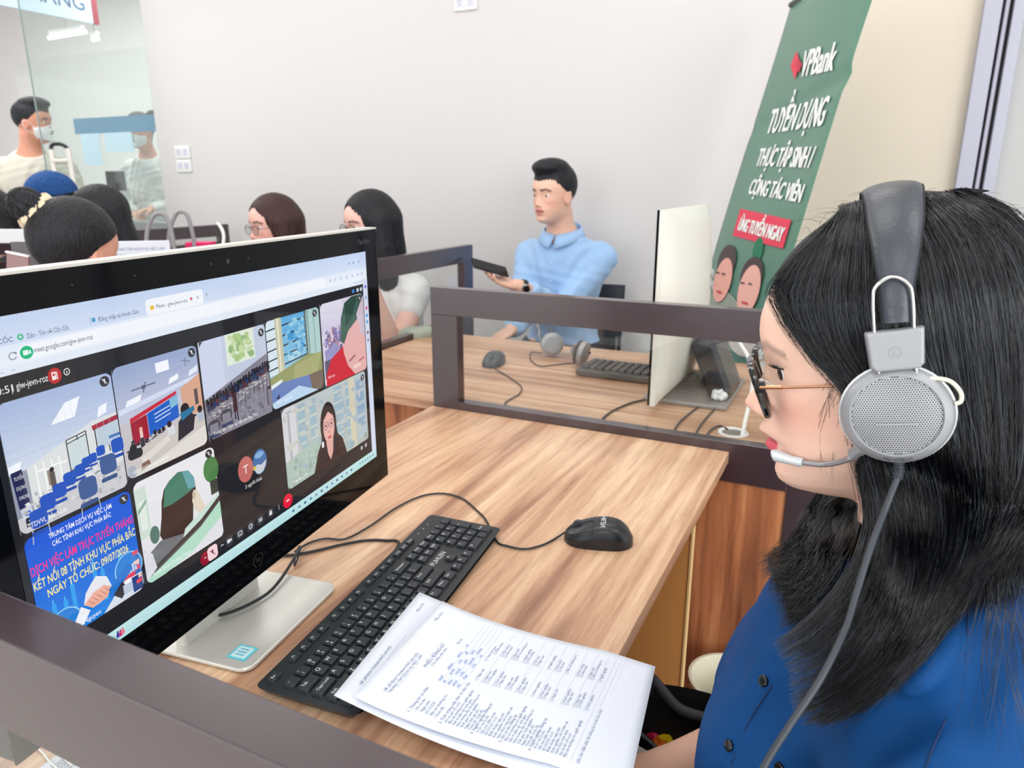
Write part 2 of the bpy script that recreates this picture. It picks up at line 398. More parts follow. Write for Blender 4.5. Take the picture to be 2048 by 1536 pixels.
def head_sdf(q, nose=1.0, jaw=1.0, lips=1.0, ears=True):
    """head in its own frame: x forward, y to its left, z up, origin between the ear canals"""
    x, y, z = q[:, 0]-0.012, q[:, 1], q[:, 2]
    xf = np.interp(z, FACE_Z, FACE_X)-0.012; yy = np.interp(z, FACE_Z, FACE_Y)
    lowm = np.clip((-.02-z)/.05, 0, 1); yy = yy*(1+(jaw-1)*lowm)
    xb = np.interp(z, [-.099, -.06, .0, .1], [.012, .05, .075, .07])
    rho = np.sqrt(x*x+y*y)+1e-9; c = x/rho; s = np.abs(y)/rho
    ex = np.where(c > 0, xf, xb); p = 2.35
    R = ((np.abs(c)/ex)**p+(s/yy)**p)**(-1/p)
    fr = np.clip((c-0.1)/0.2, 0, 1); ay = np.abs(y)
    b = nose*np.interp(z, NOSE_Z, NOSE_A, 0, 0)*gs(y, np.interp(z, NOSE_Z, NOSE_W))
    b += nose*.0085*gs(ay-.0125, .0055)*gs(z+.0175, .0075)
    b -= .004*gs(ay-.0065, .0035)*gs(z+.0255, .003)
    b += lips*(.0125*gs(z+.0355, .0078)*gs(y, .019)+.0085*gs(z+.0515, .0068)*gs(y, .0165))
    b -= .0065*gs(z+.0445, .0020)*gs(y, .021)
    b -= .002*gs(y, .004)*gs(z+.028, .006)
    b -= .0105*gs(ay-.031, .015)*gs(z-.021, .011)
    b += .0065*gs(ay-.032, .0115)*gs(z-.0195, .0075)
    b -= .0022*gs(z-.0245-.10*(0), .0016)*gs(ay-.032, .013)
    b += .0025*gs(ay-.035, .02)*gs(z-.043, .008)
    b += .0035*gs(ay-.046, .016)*gs(z+.004, .016)
    R = R+b*fr
    fz = np.maximum(-.0985-z, z-.09)
    f = np.maximum((rho-R)*.72, fz)
    cr = sd_ell(q, (-.010, 0, .050), (.097, .0745, .0885))
    f = smin(f, cr, .022)
    if ears:
        m = np.array([[.95, 0, .25], [0, 1, 0], [-.25, 0, .95]])
        for sg in (1, -1):
            e = sd_ell(q, (-.006, sg*.0745, .004), (.017, .0075, .030), m @ np.array([[1, 0, 0], [0, 1, 0], [0, 0, 1]]))
            h = sd_ell(q, (-.001, sg*.0825, .007), (.0095, .0055, .018), m)
            f = smin(f, np.maximum(e, -h), .004)
    return f
def head_col(q, skin, lip, brow=(40, 34, 32), browamp=1.0, lipamp=1.0, blush=0.35, lipc=-.0435, liph=.0125):
    x, y, z = q.T; ay = np.abs(y); fm = (x > .05)
    skin = np.array(srgb(*skin)[:3]); lip = np.array(srgb(*lip)[:3]); brow = np.array(srgb(*brow)[:3])
    c = np.tile(skin, (len(q), 1))
    red = np.array(srgb(232, 140, 124)[:3])
    k = blush*np.clip(gs(ay-.045, .022)*gs(z+.012, .018)+.8*gs(y, .014)*gs(z+.014, .010)+.5*(ay > .068)*gs(z, .04), 0, 1)
    c = c*(1-k[:, None])+red*k[:, None]
    wy = .0215
    lipm = np.clip(1.25-(ay/wy)**2-((z-lipc)/liph)**2, 0, 1)*fm; lipm = np.clip(lipm*4, 0, 1)*lipamp
    c = c*(1-lipm[:, None])+lip*lipm[:, None]
    k = gs(z+.0445, .0016)*(ay < .02)*fm*.7
    c = c*(1-k[:, None])+np.array(srgb(120, 40, 44)[:3])*k[:, None]
    bz = .0405+.004*np.clip((ay-.016)/.02, 0, 1)-.007*np.clip((ay-.036)/.014, 0, 1)
    k = np.clip(gs(z-bz, .0042)*1.5-.3, 0, 1)*((ay > .011) & (ay < .052))*fm*browamp
    c = c*(1-k[:, None])+brow*k[:, None]
    return np.clip(c, 0, 1)
def hframe(yaw, pitch=0.0, roll=0.0):
    """rows: forward, left, up of a head turned to world angle yaw, bowed by pitch"""
    fw = np.array([math.cos(yaw), math.sin(yaw), 0]); lf = np.array([-math.sin(yaw), math.cos(yaw), 0]); up = np.array([0, 0, 1.])
    f2 = fw*math.cos(pitch)-up*math.sin(pitch); u2 = up*math.cos(pitch)+fw*math.sin(pitch)
    l2 = lf*math.cos(roll)+u2*math.sin(roll); u3 = u2*math.cos(roll)-lf*math.sin(roll)
    return np.array([f2, l2, u3])
def eyeballs(H, M, s=1.0, gaze=(1, 0, 0), parent=None):
    for sg in (1, -1):
        n = 24; V = []; F = []; C = []
        c = np.array([.0715, sg*.0318, .0195]); r = .0118; g = np.asarray(gaze, float); g = g/np.linalg.norm(g)
        mb = MB(); a = np.cross(g, [0, 0, 1.0]); a /= np.linalg.norm(a); b = np.cross(a, g)
        rings = [0, .10, .20, .30, .42, .50, .6, .8, 1.1, 1.4]
        cols = [(5, 5, 6), (5, 5, 6), (34, 22, 18), (48, 32, 24), (30, 22, 20), (232, 226, 224), (238, 232, 230), (236, 226, 222), (230, 205, 195)]
        pts = [[c+r*(g*math.cos(t)+(a*math.cos(2*math.pi*j/n)+b*math.sin(2*math.pi*j/n))*math.sin(t)) for j in range(n)] for t in rings]
        for i in range(len(rings)-1):
            for j in range(n):
                q = [pts[i][j], pts[i][(j+1) % n], pts[i+1][(j+1) % n], pts[i+1][j]]
                mb.add([H+s*(p @ M) for p in q], [(3, 2, 1, 0)], srgb(*cols[i]))
        mb.build('eye', EYE, parent, smooth=True)
def hand_prims(w, f, n, curl=0.35, thumb=1, s=1.0, spread=0.09, curls=None, tcurl=0.4):
    """w wrist, f direction of the fingers, n direction the palm faces, thumb=+1/-1 side; five separate fingers"""
    w = np.asarray(w, float); f = np.asarray(f, float); f = f/np.linalg.norm(f); n = np.asarray(n, float); n = n-f*(n @ f); n /= np.linalg.norm(n)
    t = np.cross(n, f)*thumb
    P = [('e', w+f*.046*s, np.array([.050, .040, .0155])*s, np.array([f, t, n])),
         ('c', w-f*.035*s, w+f*.012*s, .025*s, .026*s)]
    L = [.072, .080, .074, .058]; off = [.029, .0095, -.010, -.0285]
    for i in range(4):
        b = w+f*(.084-.004*abs(i-1.3))*s+t*off[i]*s
        d = f*math.cos(spread*(1.5-i)*.6)+t*math.sin(spread*(1.5-i)*.6); cu = curls[i] if curls else curl*(1+.12*i)
        p = b; ang = cu*.5; r = .0092*s*(1-.04*i)
        P.append(('c', w+f*.055*s+t*off[i]*s*.8, b, r*1.05, r))
        for k, fr in enumerate((.45, .31, .24)):
            dd = d*math.cos(ang)+n*math.sin(ang); q = p+dd*L[i]*fr*s
            P.append(('c', p, q, r*(1-.08*k), r*(.92-.09*k))); p = q; ang += cu
    b = w+f*.022*s+t*.026*s; ang = .75; p = b
    for k, ln in enumerate((.038, .032, .025)):
        dd = f*math.cos(ang)+t*math.sin(ang)*.9+n*(.25+.25*tcurl*k); dd /= np.linalg.norm(dd)
        q = p+dd*ln*s; P.append(('c', p, q, (.0125-.0015*k)*s, (.0112-.0015*k)*s)); p = q; ang -= tcurl*.55
    return P
def cloth_noise(P, a=.004, f=1.0):
    x, y, z = P.T
    return a*(np.sin(38*f*z+9*np.sin(17*f*x+3)+6*np.sin(13*f*y))*.5+np.sin(27*f*(x+y)+8*np.sin(21*f*z))*.3+np.sin(70*f*(x-y+.6*z)+5*np.sin(30*f*y))*.2)

def person(label, head, yaw, pitch=0.1, tyaw=None, lean=0.0, scale=1.0, skin=(226, 180, 158), lip=(196, 96, 100), male=False,
           shirt=(200, 200, 200), sleeve='short', collar=False, trousers=(40, 44, 54), legs=False, stand=False, arms=None,
           hair=None, hair_mat=None, eyes=True, hands=True, step=.0048, roll=0.0, gaze=(1, 0, 0), neckcut=None, group=None, shirt_noise=.004, brow=1.0, wrist_world=None, slv_len=.62):
    """arms: [(elbow, wrist, fingers dir, palm dir, curl)] for left, right, in the torso frame, from the shoulder; hair(q, P) -> sdf"""
    head = np.asarray(head, float); M = hframe(yaw, pitch, roll); ty = yaw if tyaw is None else tyaw; T = hframe(ty, lean); s = scale
    neck0 = head+s*(np.array([-.028, 0, -.055]) @ M)
    nb = head+s*(np.array([-.045, 0, -.05]) @ M)+s*(np.array([-.02, 0, -.115]) @ T)
    def tp(v): return nb+s*(np.asarray(v, float) @ T)
    sw = .172 if male else .156
    root = thing('person', label, 'person', (nb[0], nb[1], 0 if stand else nb[2]-.55*s), 0, group)
    tw = 1.08 if male else .96
    torso = [('e', tp((.012, 0, -.17)), np.array([.108, .155*tw, .20])*s, T), ('e', tp((.0, 0, -.36)), np.array([.102, .135*tw, .20])*s, T), ('e', tp((.0, 0, -.50)), np.array([.115, .16*tw, .13])*s, T),
             ('c', tp((-.02, sw-.035, -.075)), tp((-.02, -sw+.035, -.075)), .052*s, .052*s), ('c', tp((0.0, 0, .0)), tp((-.01, 0, -.10)), .062*s, .10*s)]
    if not male: torso += [('e', tp((.075, .062, -.235)), np.array([.055, .062, .062])*s, T), ('e', tp((.075, -.062, -.235)), np.array([.055, .062, .062])*s, T)]
    A = []; HND = []; ends = []
    arms = arms or [((.06, .05, -.27), (.27, -.04, -.29), None, None, .4), ((.06, -.05, -.27), (.27, .04, -.29), None, None, .4)]
    for sg, (el, wr, fd, pd, cu) in zip((1, -1), arms):
        sh = np.array([-.02, sg*sw, -.085]); e = tp(sh+np.asarray(el)); wv = tp(sh+np.asarray(wr)); shp = tp(sh)
        if wrist_world and wrist_world.get(sg) is not None: wv = np.asarray(wrist_world[sg], float); mid = (shp+wv)/2; dd = np.linalg.norm(wv-shp); e = mid+np.array([0, 0, -1.0])*math.sqrt(max(.0, (.275*s)**2-(dd/2)**2)) if dd < .55*s else mid
        A += [('c', shp, e, .049*s*tw, .039*s*tw), ('c', e, wv, .039*s*tw, .026*s*tw)]; ends.append((shp, e, wv))
        if hands:
            f = np.asarray(fd, float) if fd is not None else (wv-e)
            n = np.asarray(pd, float) if pd is not None else np.array([0, 0, -1.0])
            HND += hand_prims(wv+f/np.linalg.norm(f)*.01, f, n, cu, thumb=(-1 if sg > 0 else 1)*(1), s=s*(1.0 if male else .92))
    LG = []
    if legs:
        hz = tp((0, 0, -.54))
        for sg in (1, -1):
            if stand:
                hp = tp((0, sg*.09, -.52)); kn = hp+np.array([0, 0, -.42*s])+T[0]*.01; an = np.array([kn[0], kn[1], .08])
                LG += [('c', hp, kn, .088*s, .06*s), ('c', kn, an, .058*s, .042*s), ('e', an+T[0]*.05-np.array([0, 0, .04]), np.array([.12, .045, .04]), T)]
            else:
                hp = tp((.02, sg*.10, -.53)); kn = hp+(np.array([.40, sg*.05, .02]) @ T)*s; an = np.array([kn[0], kn[1], .09])-T[0]*.02
                LG += [('c', hp, kn, .088*s, .064*s), ('c', kn, an, .06*s, .042*s), ('e', an+T[0]*.06-np.array([0, 0, .045]), np.array([.12, .045, .045]), T)]
    nk = [('c', neck0, tp((0, 0, -.04)), (.056 if male else .049)*s, (.062 if male else .054)*s)]
    def f_head(P):
        q = (P-head) @ M.T/s
        return head_sdf(q, nose=1.0 if male else .92, jaw=1.10 if male else 1.0)*s
    allp = torso+A
    def f_body(P):
        d = smin(f_head(P), sd_prims(P, nk), .018*s)
        d = smin(d, sd_prims(P, allp, .03), .03*s)
        if HND: d = smin(d, sd_prims(P, HND, .006), .010)
        if LG: d = smin(d, sd_prims(P, LG, .03), .04)
        return d
    pts = np.array([x for p in allp+HND+LG for x in (p[1], p[2] if p[0] == 'c' else p[1])])
    hi = np.maximum(pts.max(0), head)+.17*s; lo = np.minimum(pts.min(0), head)-.17*s
    hi[2] = head[2]+.19*s; lo[2] = max(lo[2], 0.0)
    def colf(V):
        q = (V-head) @ M.T/s; return head_col(q, skin, lip, browamp=brow)
    sdf_obj('body', f_body, lo, hi, step, SKIN, root, colf, it=1)
    if eyes: eyeballs(head, M, s, gaze, root)
    # shirt: the torso and sleeves, a little larger, open at the neck and ending at the cuffs
    if shirt is not None:
        inf = .011
        slv = []
        for (a, e, wv) in ends:
            if sleeve == 'long': slv += [('c', a, e, .052*s*tw, .044*s*tw), ('c', e, e+(wv-e)*.93, .044*s*tw, .034*s*tw)]
            else: slv += [('c', a, a+(e-a)*slv_len, .052*s*tw, .048*s*tw)]
        zc = tp((0, 0, -.005 if not collar else .012))
        def f_shirt(P):
            d = sd_prims(P, torso, .03, inf); d = smin(d, sd_prims(P, slv, .02, inf*.6), .028)
            d = d+cloth_noise(P, shirt_noise)
            nq = (P-tp((.02, 0, .0))) @ T.T
            d = np.maximum(d, nq[:, 2]*.9+nq[:, 0]*.5-.018*s)                   # neck opening, lower at the front
            d = np.maximum(d, -(sd_prims(P, nk, .01, .010)))
            return np.maximum(d, -((P-tp((0, 0, -.60))) @ T[2]))
        sm = mat('shirt_%d_%d_%d' % shirt, shirt, 0.85, sheen=.3)
        sdf_obj('shirt', f_shirt, lo, hi, max(step, .005), sm, root)
        if collar:
            mb = MB()
            for sg in (1, -1):
                ring = []
                for i in range(13):
                    a = math.pi*(i/12); rr = .080*s
                    ring.append(tp((0, 0, 0))+(np.array([-math.cos(a)*rr*1.02+.004, sg*math.sin(a)*rr*.98, 0]) @ T))
                # from the nape round to the front, folding down into a point
                top = [p+T[2]*(.064-.044*(i/12))*s for i, p in enumerate(ring)]
                low = [p+(p-tp((0, 0, 0)))*(.22+.25*(i/12)**3)+T[2]*(.018-.050*(i/12)**2)*s+T[1]*sg*.012*(i/12)**3 for i, p in enumerate(ring)]
                V = top+low; n = 13
                mb.add(V, [(i, i+1, n+i+1, n+i) for i in range(12)])
            mb.build('collar', sm, root, smooth=True, solid=.003)
            for k in range(4):
                bt = MB()
                p = tp((.0, 0, -.09-.075*k)); 
                d0 = T[0]; lo_, hi_ = 0.0, .25
                for _ in range(18):
                    md = (lo_+hi_)/2; v = f_shirt((p+d0*md)[None])[0]
                    if v < 0: lo_ = md
                    else: hi_ = md
                bt.lathe(p+d0*hi_, d0, [(.0001, .003), (.0045, .0025), (.0045, -.002)], 12)
                bt.build('button', mat('pale_button', (210, 222, 236), .3), root, smooth=True)
    if legs and trousers is not None:
        pel = [('e', tp((.0, 0, -.50)), np.array([.118, .165*tw, .12])*s, T)]
        cut = [p for p in LG if p[0] == 'c']
        def f_tr(P):
            d = sd_prims(P, pel+cut, .04, .010)+cloth_noise(P, .004)
            d = np.maximum(d, ((P-tp((0, 0, -.44))) @ T[2]))
            return np.maximum(d, .10-P[:, 2])
        sdf_obj('trousers', f_tr, lo, hi, .009, mat('trousers_%d_%d_%d' % trousers, trousers, .85), root)
    if hair is not None:
        hlo = head-np.array([.22, .22, .55])*s; hhi = head+np.array([.22, .22, .22])*s
        sdf_obj('hair', lambda P: hair((P-head) @ M.T/s, P)*s, hlo, hhi, .0042, hair_mat or HAIRM, root)
    return root, head, M, T, tp, f_body
def strandnoise(q, a=.003, f=1.0):
    """ridges running down the hair"""
    ang = np.arctan2(q[:, 1], q[:, 0]+.01)
    return a*(np.sin(ang*46*f+3*np.sin(q[:, 2]*22))*.6+np.sin(ang*91*f+5*np.sin(q[:, 2]*17+1))*.4)
def hair_under_cap(q, P=None):
    d = sd_ell(q, (-.012, 0, .057), (.103, .081, .095)); x, z = q[:, 0], q[:, 2]
    fr = np.interp(z, [-.05, -.02, .02, .045], [-.066, -.055, -.004, .020]); return np.maximum(np.maximum(np.maximum(d, (x-fr)*.8), -.055-z), z-.058)
def hair_short(q, P=None, male=True):
    cap = sd_ell(q, (-.012, 0, .057), (.103, .081, .095))
    top = sd_ell(q, (.022, 0, .128), (.080, .066, .036))
    d = smin(cap, top, .02)+strandnoise(q, .0016)
    line = np.minimum((q[:, 2]-.078)+.0*q[:, 0], 9)
    x, y, z = q.T
    fr = np.interp(z, [-.05, -.02, .02, .045, .06, .074, .16], [-.066, -.055, -.004, .030, .040, .110, .13])   # front limit of the hair
    return np.maximum(np.maximum(d, (x-fr)*.8), -.055-z)
def hair_long(q, P=None, length=.42, part=0.0, front=.055, spread=.0, bulge=0.0):
    x, y, z = q.T
    cap = sd_ell(q, (-.014, 0, .054), (.108, .085+bulge, .096))
    back = sd_box(q, (-.072, 0, -.13), (.040, .092+bulge, .20), .045)
    d = smin(cap, back, .05)
    for sg in (1, -1):
        side = sd_cap(q, (.0, sg*(.072+bulge), .03), (.005, sg*(.088+bulge+spread), -length*.55), .040, .042)
        d = smin(d, side, .035)
    d = d+strandnoise(q, .0022)
    carve = (np.hypot((y-part)/.060, np.where(z > 0, z/.100, 0))-1)*.058           # the face shows through an arched opening
    d = np.maximum(d, -np.maximum(carve, .012-x))
    return np.maximum(np.maximum(d, (x-.088)*.8), -length-z)
# ------------------------------------------------------------------ the room
def struct(o): o['kind'] = 'structure'; return o
MB().box((-14, -4, -.1), (5, 8, 0)).build('floor', mat('floor_tile', (205, 200, 194), .3))
struct(bpy.data.objects['floor'])
WY = 3.25
struct(MB().box((-4.02, WY, 0), (-.33, WY+.16, 3.1)).build('wall_far', WALL))
struct(MB().box((-.33, WY, 0), (.262, WY+.16, 3.1)).build('wall_far_warm_lit', mat('wall_warm_lit', (226, 214, 198), .8)))  # warm light on this stretch of wall is put into its colour
struct(MB().box((-14, 4.9, 0), (-3.4, 5.06, 3.1)).build('wall_back', WALL))
struct(MB().box((1.9, WY, 0), (5, WY+.16, 3.1)).build('wall_east', WALL))
struct(MB().box((-14, -4, 3.1), (5, 8, 3.2)).build('ceiling', mat('ceiling_white', (240, 240, 238), .9)))
# aluminium sliding window at the right end of the far wall
wf = MB()
AL = mat('window_aluminium', (176, 176, 190), .4, metal=.3)
x0 = .262
wf.box((x0, WY-.05, 0), (x0+.055, WY+.1, 3.0)); wf.box((x0+.066, WY-.02, 0), (x0+.080, WY+.1, 3.0)); wf.box((x0+.090, WY-.035, 0), (x0+.128, WY+.1, 3.0))
wf.box((x0+.128, WY-.0, .0), (1.9, WY+.1, .06)); wf.box((x0+.128, WY-.0, 2.94), (1.9, WY+.1, 3.0)); wf.box((1.82, WY-.03, 0), (1.9, WY+.1, 3.0))
wf.box((x0+.050, WY+.02, .0), (x0+.095, WY+.1, 3.0), mi=1)
win = struct(wf.build('window_1', [AL, mat('dark_gasket', (60, 60, 66), .5)], bevel=.003))
wp = MB().box((x0+.128, WY+.03, .06), (1.82, WY+.04, 2.94)).build('pane', mat('frosted_pane', (192, 194, 192), .3, spec=.5), win)
sc_ = MB().lathe((x0+.03, WY-.05, 2.05), (0, -1, 0), [(.0045, 0), (.0045, .003), (.003, .004)], 12); sc_.build('screw', CHROME, win)

# wall sockets
def socket(name, label, u, v, rows, cols=2):
    c = at_y(u, v, WY)
    r = thing(name, label, 'socket', (c[0], WY, c[2]))
    for k in range(rows):
        zc = c[2]+(.5*(rows-1)-k)*.079
        b = MB(); b.box((c[0]-.062, WY-.010, zc-.037), (c[0]+.062, WY, zc+.037)); b.build('face_plate', WHITEP, r, bevel=.004)
        h = MB()
        for i in range(cols):
            xx = c[0]+(-.028+.056*i)
            h.box((xx-.021, WY-.0125, zc-.021), (xx+.021, WY-.0095, zc+.021), mi=0)
            for dx, dz in ((-.007, .004), (.007, .004), (0, -.010)): h.box((xx+dx-.0018, WY-.0131, zc+dz-.004), (xx+dx+.0018, WY-.0121, zc+dz+.004), mi=1)
        h.build('socket_insert', [mat('socket_lilac', (218, 216, 230), .35), mat('slot_grey', (120, 120, 128), .6)], r)
    return r
socket('wall_socket', 'pair of stacked white double sockets low on the white wall above the brown haired woman', 368, 318, 2)
socket('wall_socket', 'white double socket plate high on the wall near the top edge of the photo', 932, 4, 1)

# ------------------------------------------------------------------ desks
d1 = thing('desk', 'walnut laminate desk with the monitor, keyboard and papers on it', 'desk', (-.57, .83, 0))
DX0, DX1, DY0, DY1, DZ = -.928, -.208, .216, 1.452, .75
MB().box((DX0, DY0, DZ-.025), (DX1, DY1, DZ)).build('desk_top', DESK, d1, bevel=.0015)
MB().box((DX0, DY0+.02, 0), (DX0+.02, DY1-.02, DZ-.025)).build('back_panel', PANELW, d1)
mdf = MB().box((DX0+.02, 1.132, .0), (DX1-.004, 1.148, DZ-.027), mi=0)
mdf.box((DX1-.004, 1.130, .0), (DX1-.001, 1.150, DZ-.03), mi=1)
mdf.build('side_board', [mat('raw_fibreboard', (218, 152, 84), .55, bump=(60, .15, .002)), mat('board_edge', (226, 190, 132), .7)], d1)
MB().box((DX0+.02, .236, 0), (DX1-.06, .252, DZ-.025)).build('side_board', PANELW, d1)
d2 = thing('desk', 'pale wood desk behind the glass divider with a headset, mouse and keyboard', 'desk', (-.7, 1.9, 0))
MB().box((-1.405, 1.487, DZ-.025), (.35, 2.235, DZ)).build('desk_top', DESKX, d2, bevel=.0015)
MB().box((-1.385, 1.53, .0), (.33, 1.548, DZ-.025)).build('front_panel', PANELW, d2)
for xx in (-1.38, .31): MB().box((xx, 1.55, 0), (xx+.02, 2.24, DZ-.025)).build('side_board', PANELW, d2)

# ------------------------------------------------------------------ desk dividers: brown frame, glass, lower panel
def divider(label, p0, p1, th, z0=0.0, zt=1.046, rail=.065, post0=.072, post1=.072, zr=DZ+.019, zl=.682, panel=PANELW, full=True):
    """p0, p1: ends on plan; the frame has posts at both ends, a top rail, a rail at desk height, glass above and a panel below"""
    p0 = np.array([*p0, 0.0]); p1 = np.array([*p1, 0.0]); L = np.linalg.norm(p1-p0); e = (p1-p0)/L; n = np.array([-e[1], e[0], 0])
    r = thing('desk_divider', label, 'desk divider', tuple(p0))
    def bx(mb, a, b, z_0, z_1, t, mi=0): mb.obox(p0+e*(a+b)/2+np.array([0, 0, (z_0+z_1)/2]), [e, n, [0, 0, 1]], ((b-a)/2, t/2, (z_1-z_0)/2), mi=mi)
    m = MB(); bx(m, 0, post0, z0, zt-rail, th); bx(m, L-post1, L, z0, zt-rail, th); bx(m, 0, L, zt-rail, zt, th)
    bx(m, post0, L-post1, zl, zr, th)
    m.build('frame', FRAME, r, bevel=.0012)
    g = MB(); bx(g, post0-.004, L-post1+.004, zr-.004, zt-rail+.004, .005); g.build('glass_pane', GLASS, r)
    if full: q = MB(); bx(q, post0-.004, L-post1+.004, 0.02, zl+.002, th*.6); q.build('lower_panel', panel, r)
    return r
divider('brown framed glass divider standing along the far end of the near desk', (-.926, 1.468), (-.018, 1.468), .030)
divider('brown framed glass divider crossing the lower left corner in front of the monitor', (-.926, .200), (-.018, .200), .030, zl=.70)
divider('brown framed glass divider at the left end of the second desk, below the seated man', (-1.425, 1.50), (-1.425, 2.535), .030)
# ------------------------------------------------------------------ monitor with the video call
MA = math.radians(7.5); Mm = np.array([-math.sin(MA), math.cos(MA), 0]); Mn = np.array([math.cos(MA), math.sin(MA), 0]); Mu = np.array([0, 0, 1.0])
MP = np.array([-0.62988, 0.68488, 0.75])
def scp(x, y, d=0.0):   # screen pixel (1920 wide) -> world
    return MP+Mm*(-.400+x/1920*.568)+Mu*(.436-y/1080*.297)+Mn*d
def ml(u, z, d): return MP+Mm*u+Mu*z+Mn*d
mon = thing('computer_monitor', 'large black all-in-one monitor showing a video call, on the near desk', 'monitor', tuple(MP-Mn*.09))
b = MB(); b.obox(ml(-.1145, .276, -.0195), [Mm, Mn, Mu], (.3195, .0185, .196)); b.build('housing', mat('monitor_back', (40, 42, 46), .4), mon, bevel=.006)
b = MB(); b.obox(ml(-.1145, .276, -.0015), [Mm, Mn, Mu], (.3195, .0015, .196)); b.build('front_bezel', BLACKG, mon, bevel=.0012)
b = MB(); b.obox(ml(-.1145, .4725, -.010), [Mm, Mn, Mu], (.3195, .010, .0012)); b.build('top_trim', ALU, mon)
for u in (945, 1057, 857, 300, 500, 90): pass
b = MB()
for u, r in ((945, .0028), (1057, .0013), (857, .0013), (520, .0010), (300, .0010)):
    b = MB(); b.lathe(scp(u, -75, .0001), Mn, [(r, 0), (r*.9, .0002)], 16, cap=True); b.build('webcam' if u == 945 else 'indicator', mat('webcam_glass', (40, 44, 52), .15), mon)
b = MB()                                                        # round maker's mark under the screen
hp = lambda x, y: ml(-.1235+x*.62, .102+y*.62, .0004)
for i in range(24):
    a0, a1 = 2*math.pi*i/24, 2*math.pi*(i+1)/24
    if i in (4, 5, 16, 17): continue
    b.quad(*[hp(r*math.cos(a), r*math.sin(a)) for r, a in ((.0145, a0), (.0145, a1), (.0125, a1), (.0125, a0))])
b.text('hp', hp, -.0075, -.004, .0150, rot=0)
b.build('logo', mat('dark_chrome', (58, 60, 64), .3, metal=.4), mon)
b = MB(); b.text('Pavilion', lambda x, y: ml(x, y, .0004), .150, .4525, .011); b.build('lettering', mat('dark_lettering', (70, 72, 76), .5), mon)
# stand
sb = MB(); c = MP+Mn*(-.075); 
def rrect(w, h, r, n=6):
    o = []
    for cx, cy, a0 in ((w-r, h-r, 0), (-w+r, h-r, 90), (-w+r, -h+r, 180), (w-r, -h+r, 270)):
        o += [(cx+r*math.cos(math.radians(a0+90*i/n)), cy+r*math.sin(math.radians(a0+90*i/n))) for i in range(n+1)]
    return o
B1 = at_z(668, 1170, DZ+.007); B2 = at_z(492, 1337, DZ+.007); bw = np.linalg.norm(B1-B2)/2+.004; be = (B1-B2)/np.linalg.norm(B1-B2); bn = np.array([be[1], -be[0], 0]); bc = (B1+B2)/2-bn*.105
rr = rrect(bw, .11, .016)
V = [bc+be*x+bn*y+Mu*(-.005) for x, y in rr]+[bc+be*x+bn*y for x, y in rr]; n = len(rr)
sb.add(V, [tuple(range(n-1, -1, -1)), tuple(range(n, 2*n))]+[(i, (i+1) % n, n+(i+1) % n, n+i) for i in range(n)])
sb.build('stand_base', mat('champagne_metal', (214, 213, 207), .34, metal=.35), mon, bevel=.0015)
b = MB(); b.obox(ml(-.1145, .10, -.075), [Mm, Mn, Mu], (.07, .007, .10)); b.obox(ml(-.1145, .19, -.055), [Mm, Mn, Mu], (.06, .022, .05)); b.build('stand_neck', mat('champagne_metal', ), mon, bevel=.004)
b = MB(); e1 = at_z(497, 1318, DZ+.0075); 
for k, (hw, hh, cc) in enumerate(((.0125, .0125, (96, 200, 216)), (.0095, .0095, (206, 232, 236)))):
    cen = B2+be*.022-bn*.022+Mu*(.0008+.0003*k); b.obox(cen, [be, bn, Mu], (hw, hh, .0002), srgb(*cc))
for k in range(3): b.obox(B2+be*(.017+.005*k)-bn*.022+Mu*.0016, [be, bn, Mu], (.0012, .006, .0001), srgb(120, 186, 206))
b.build('sticker', PAINT, mon)

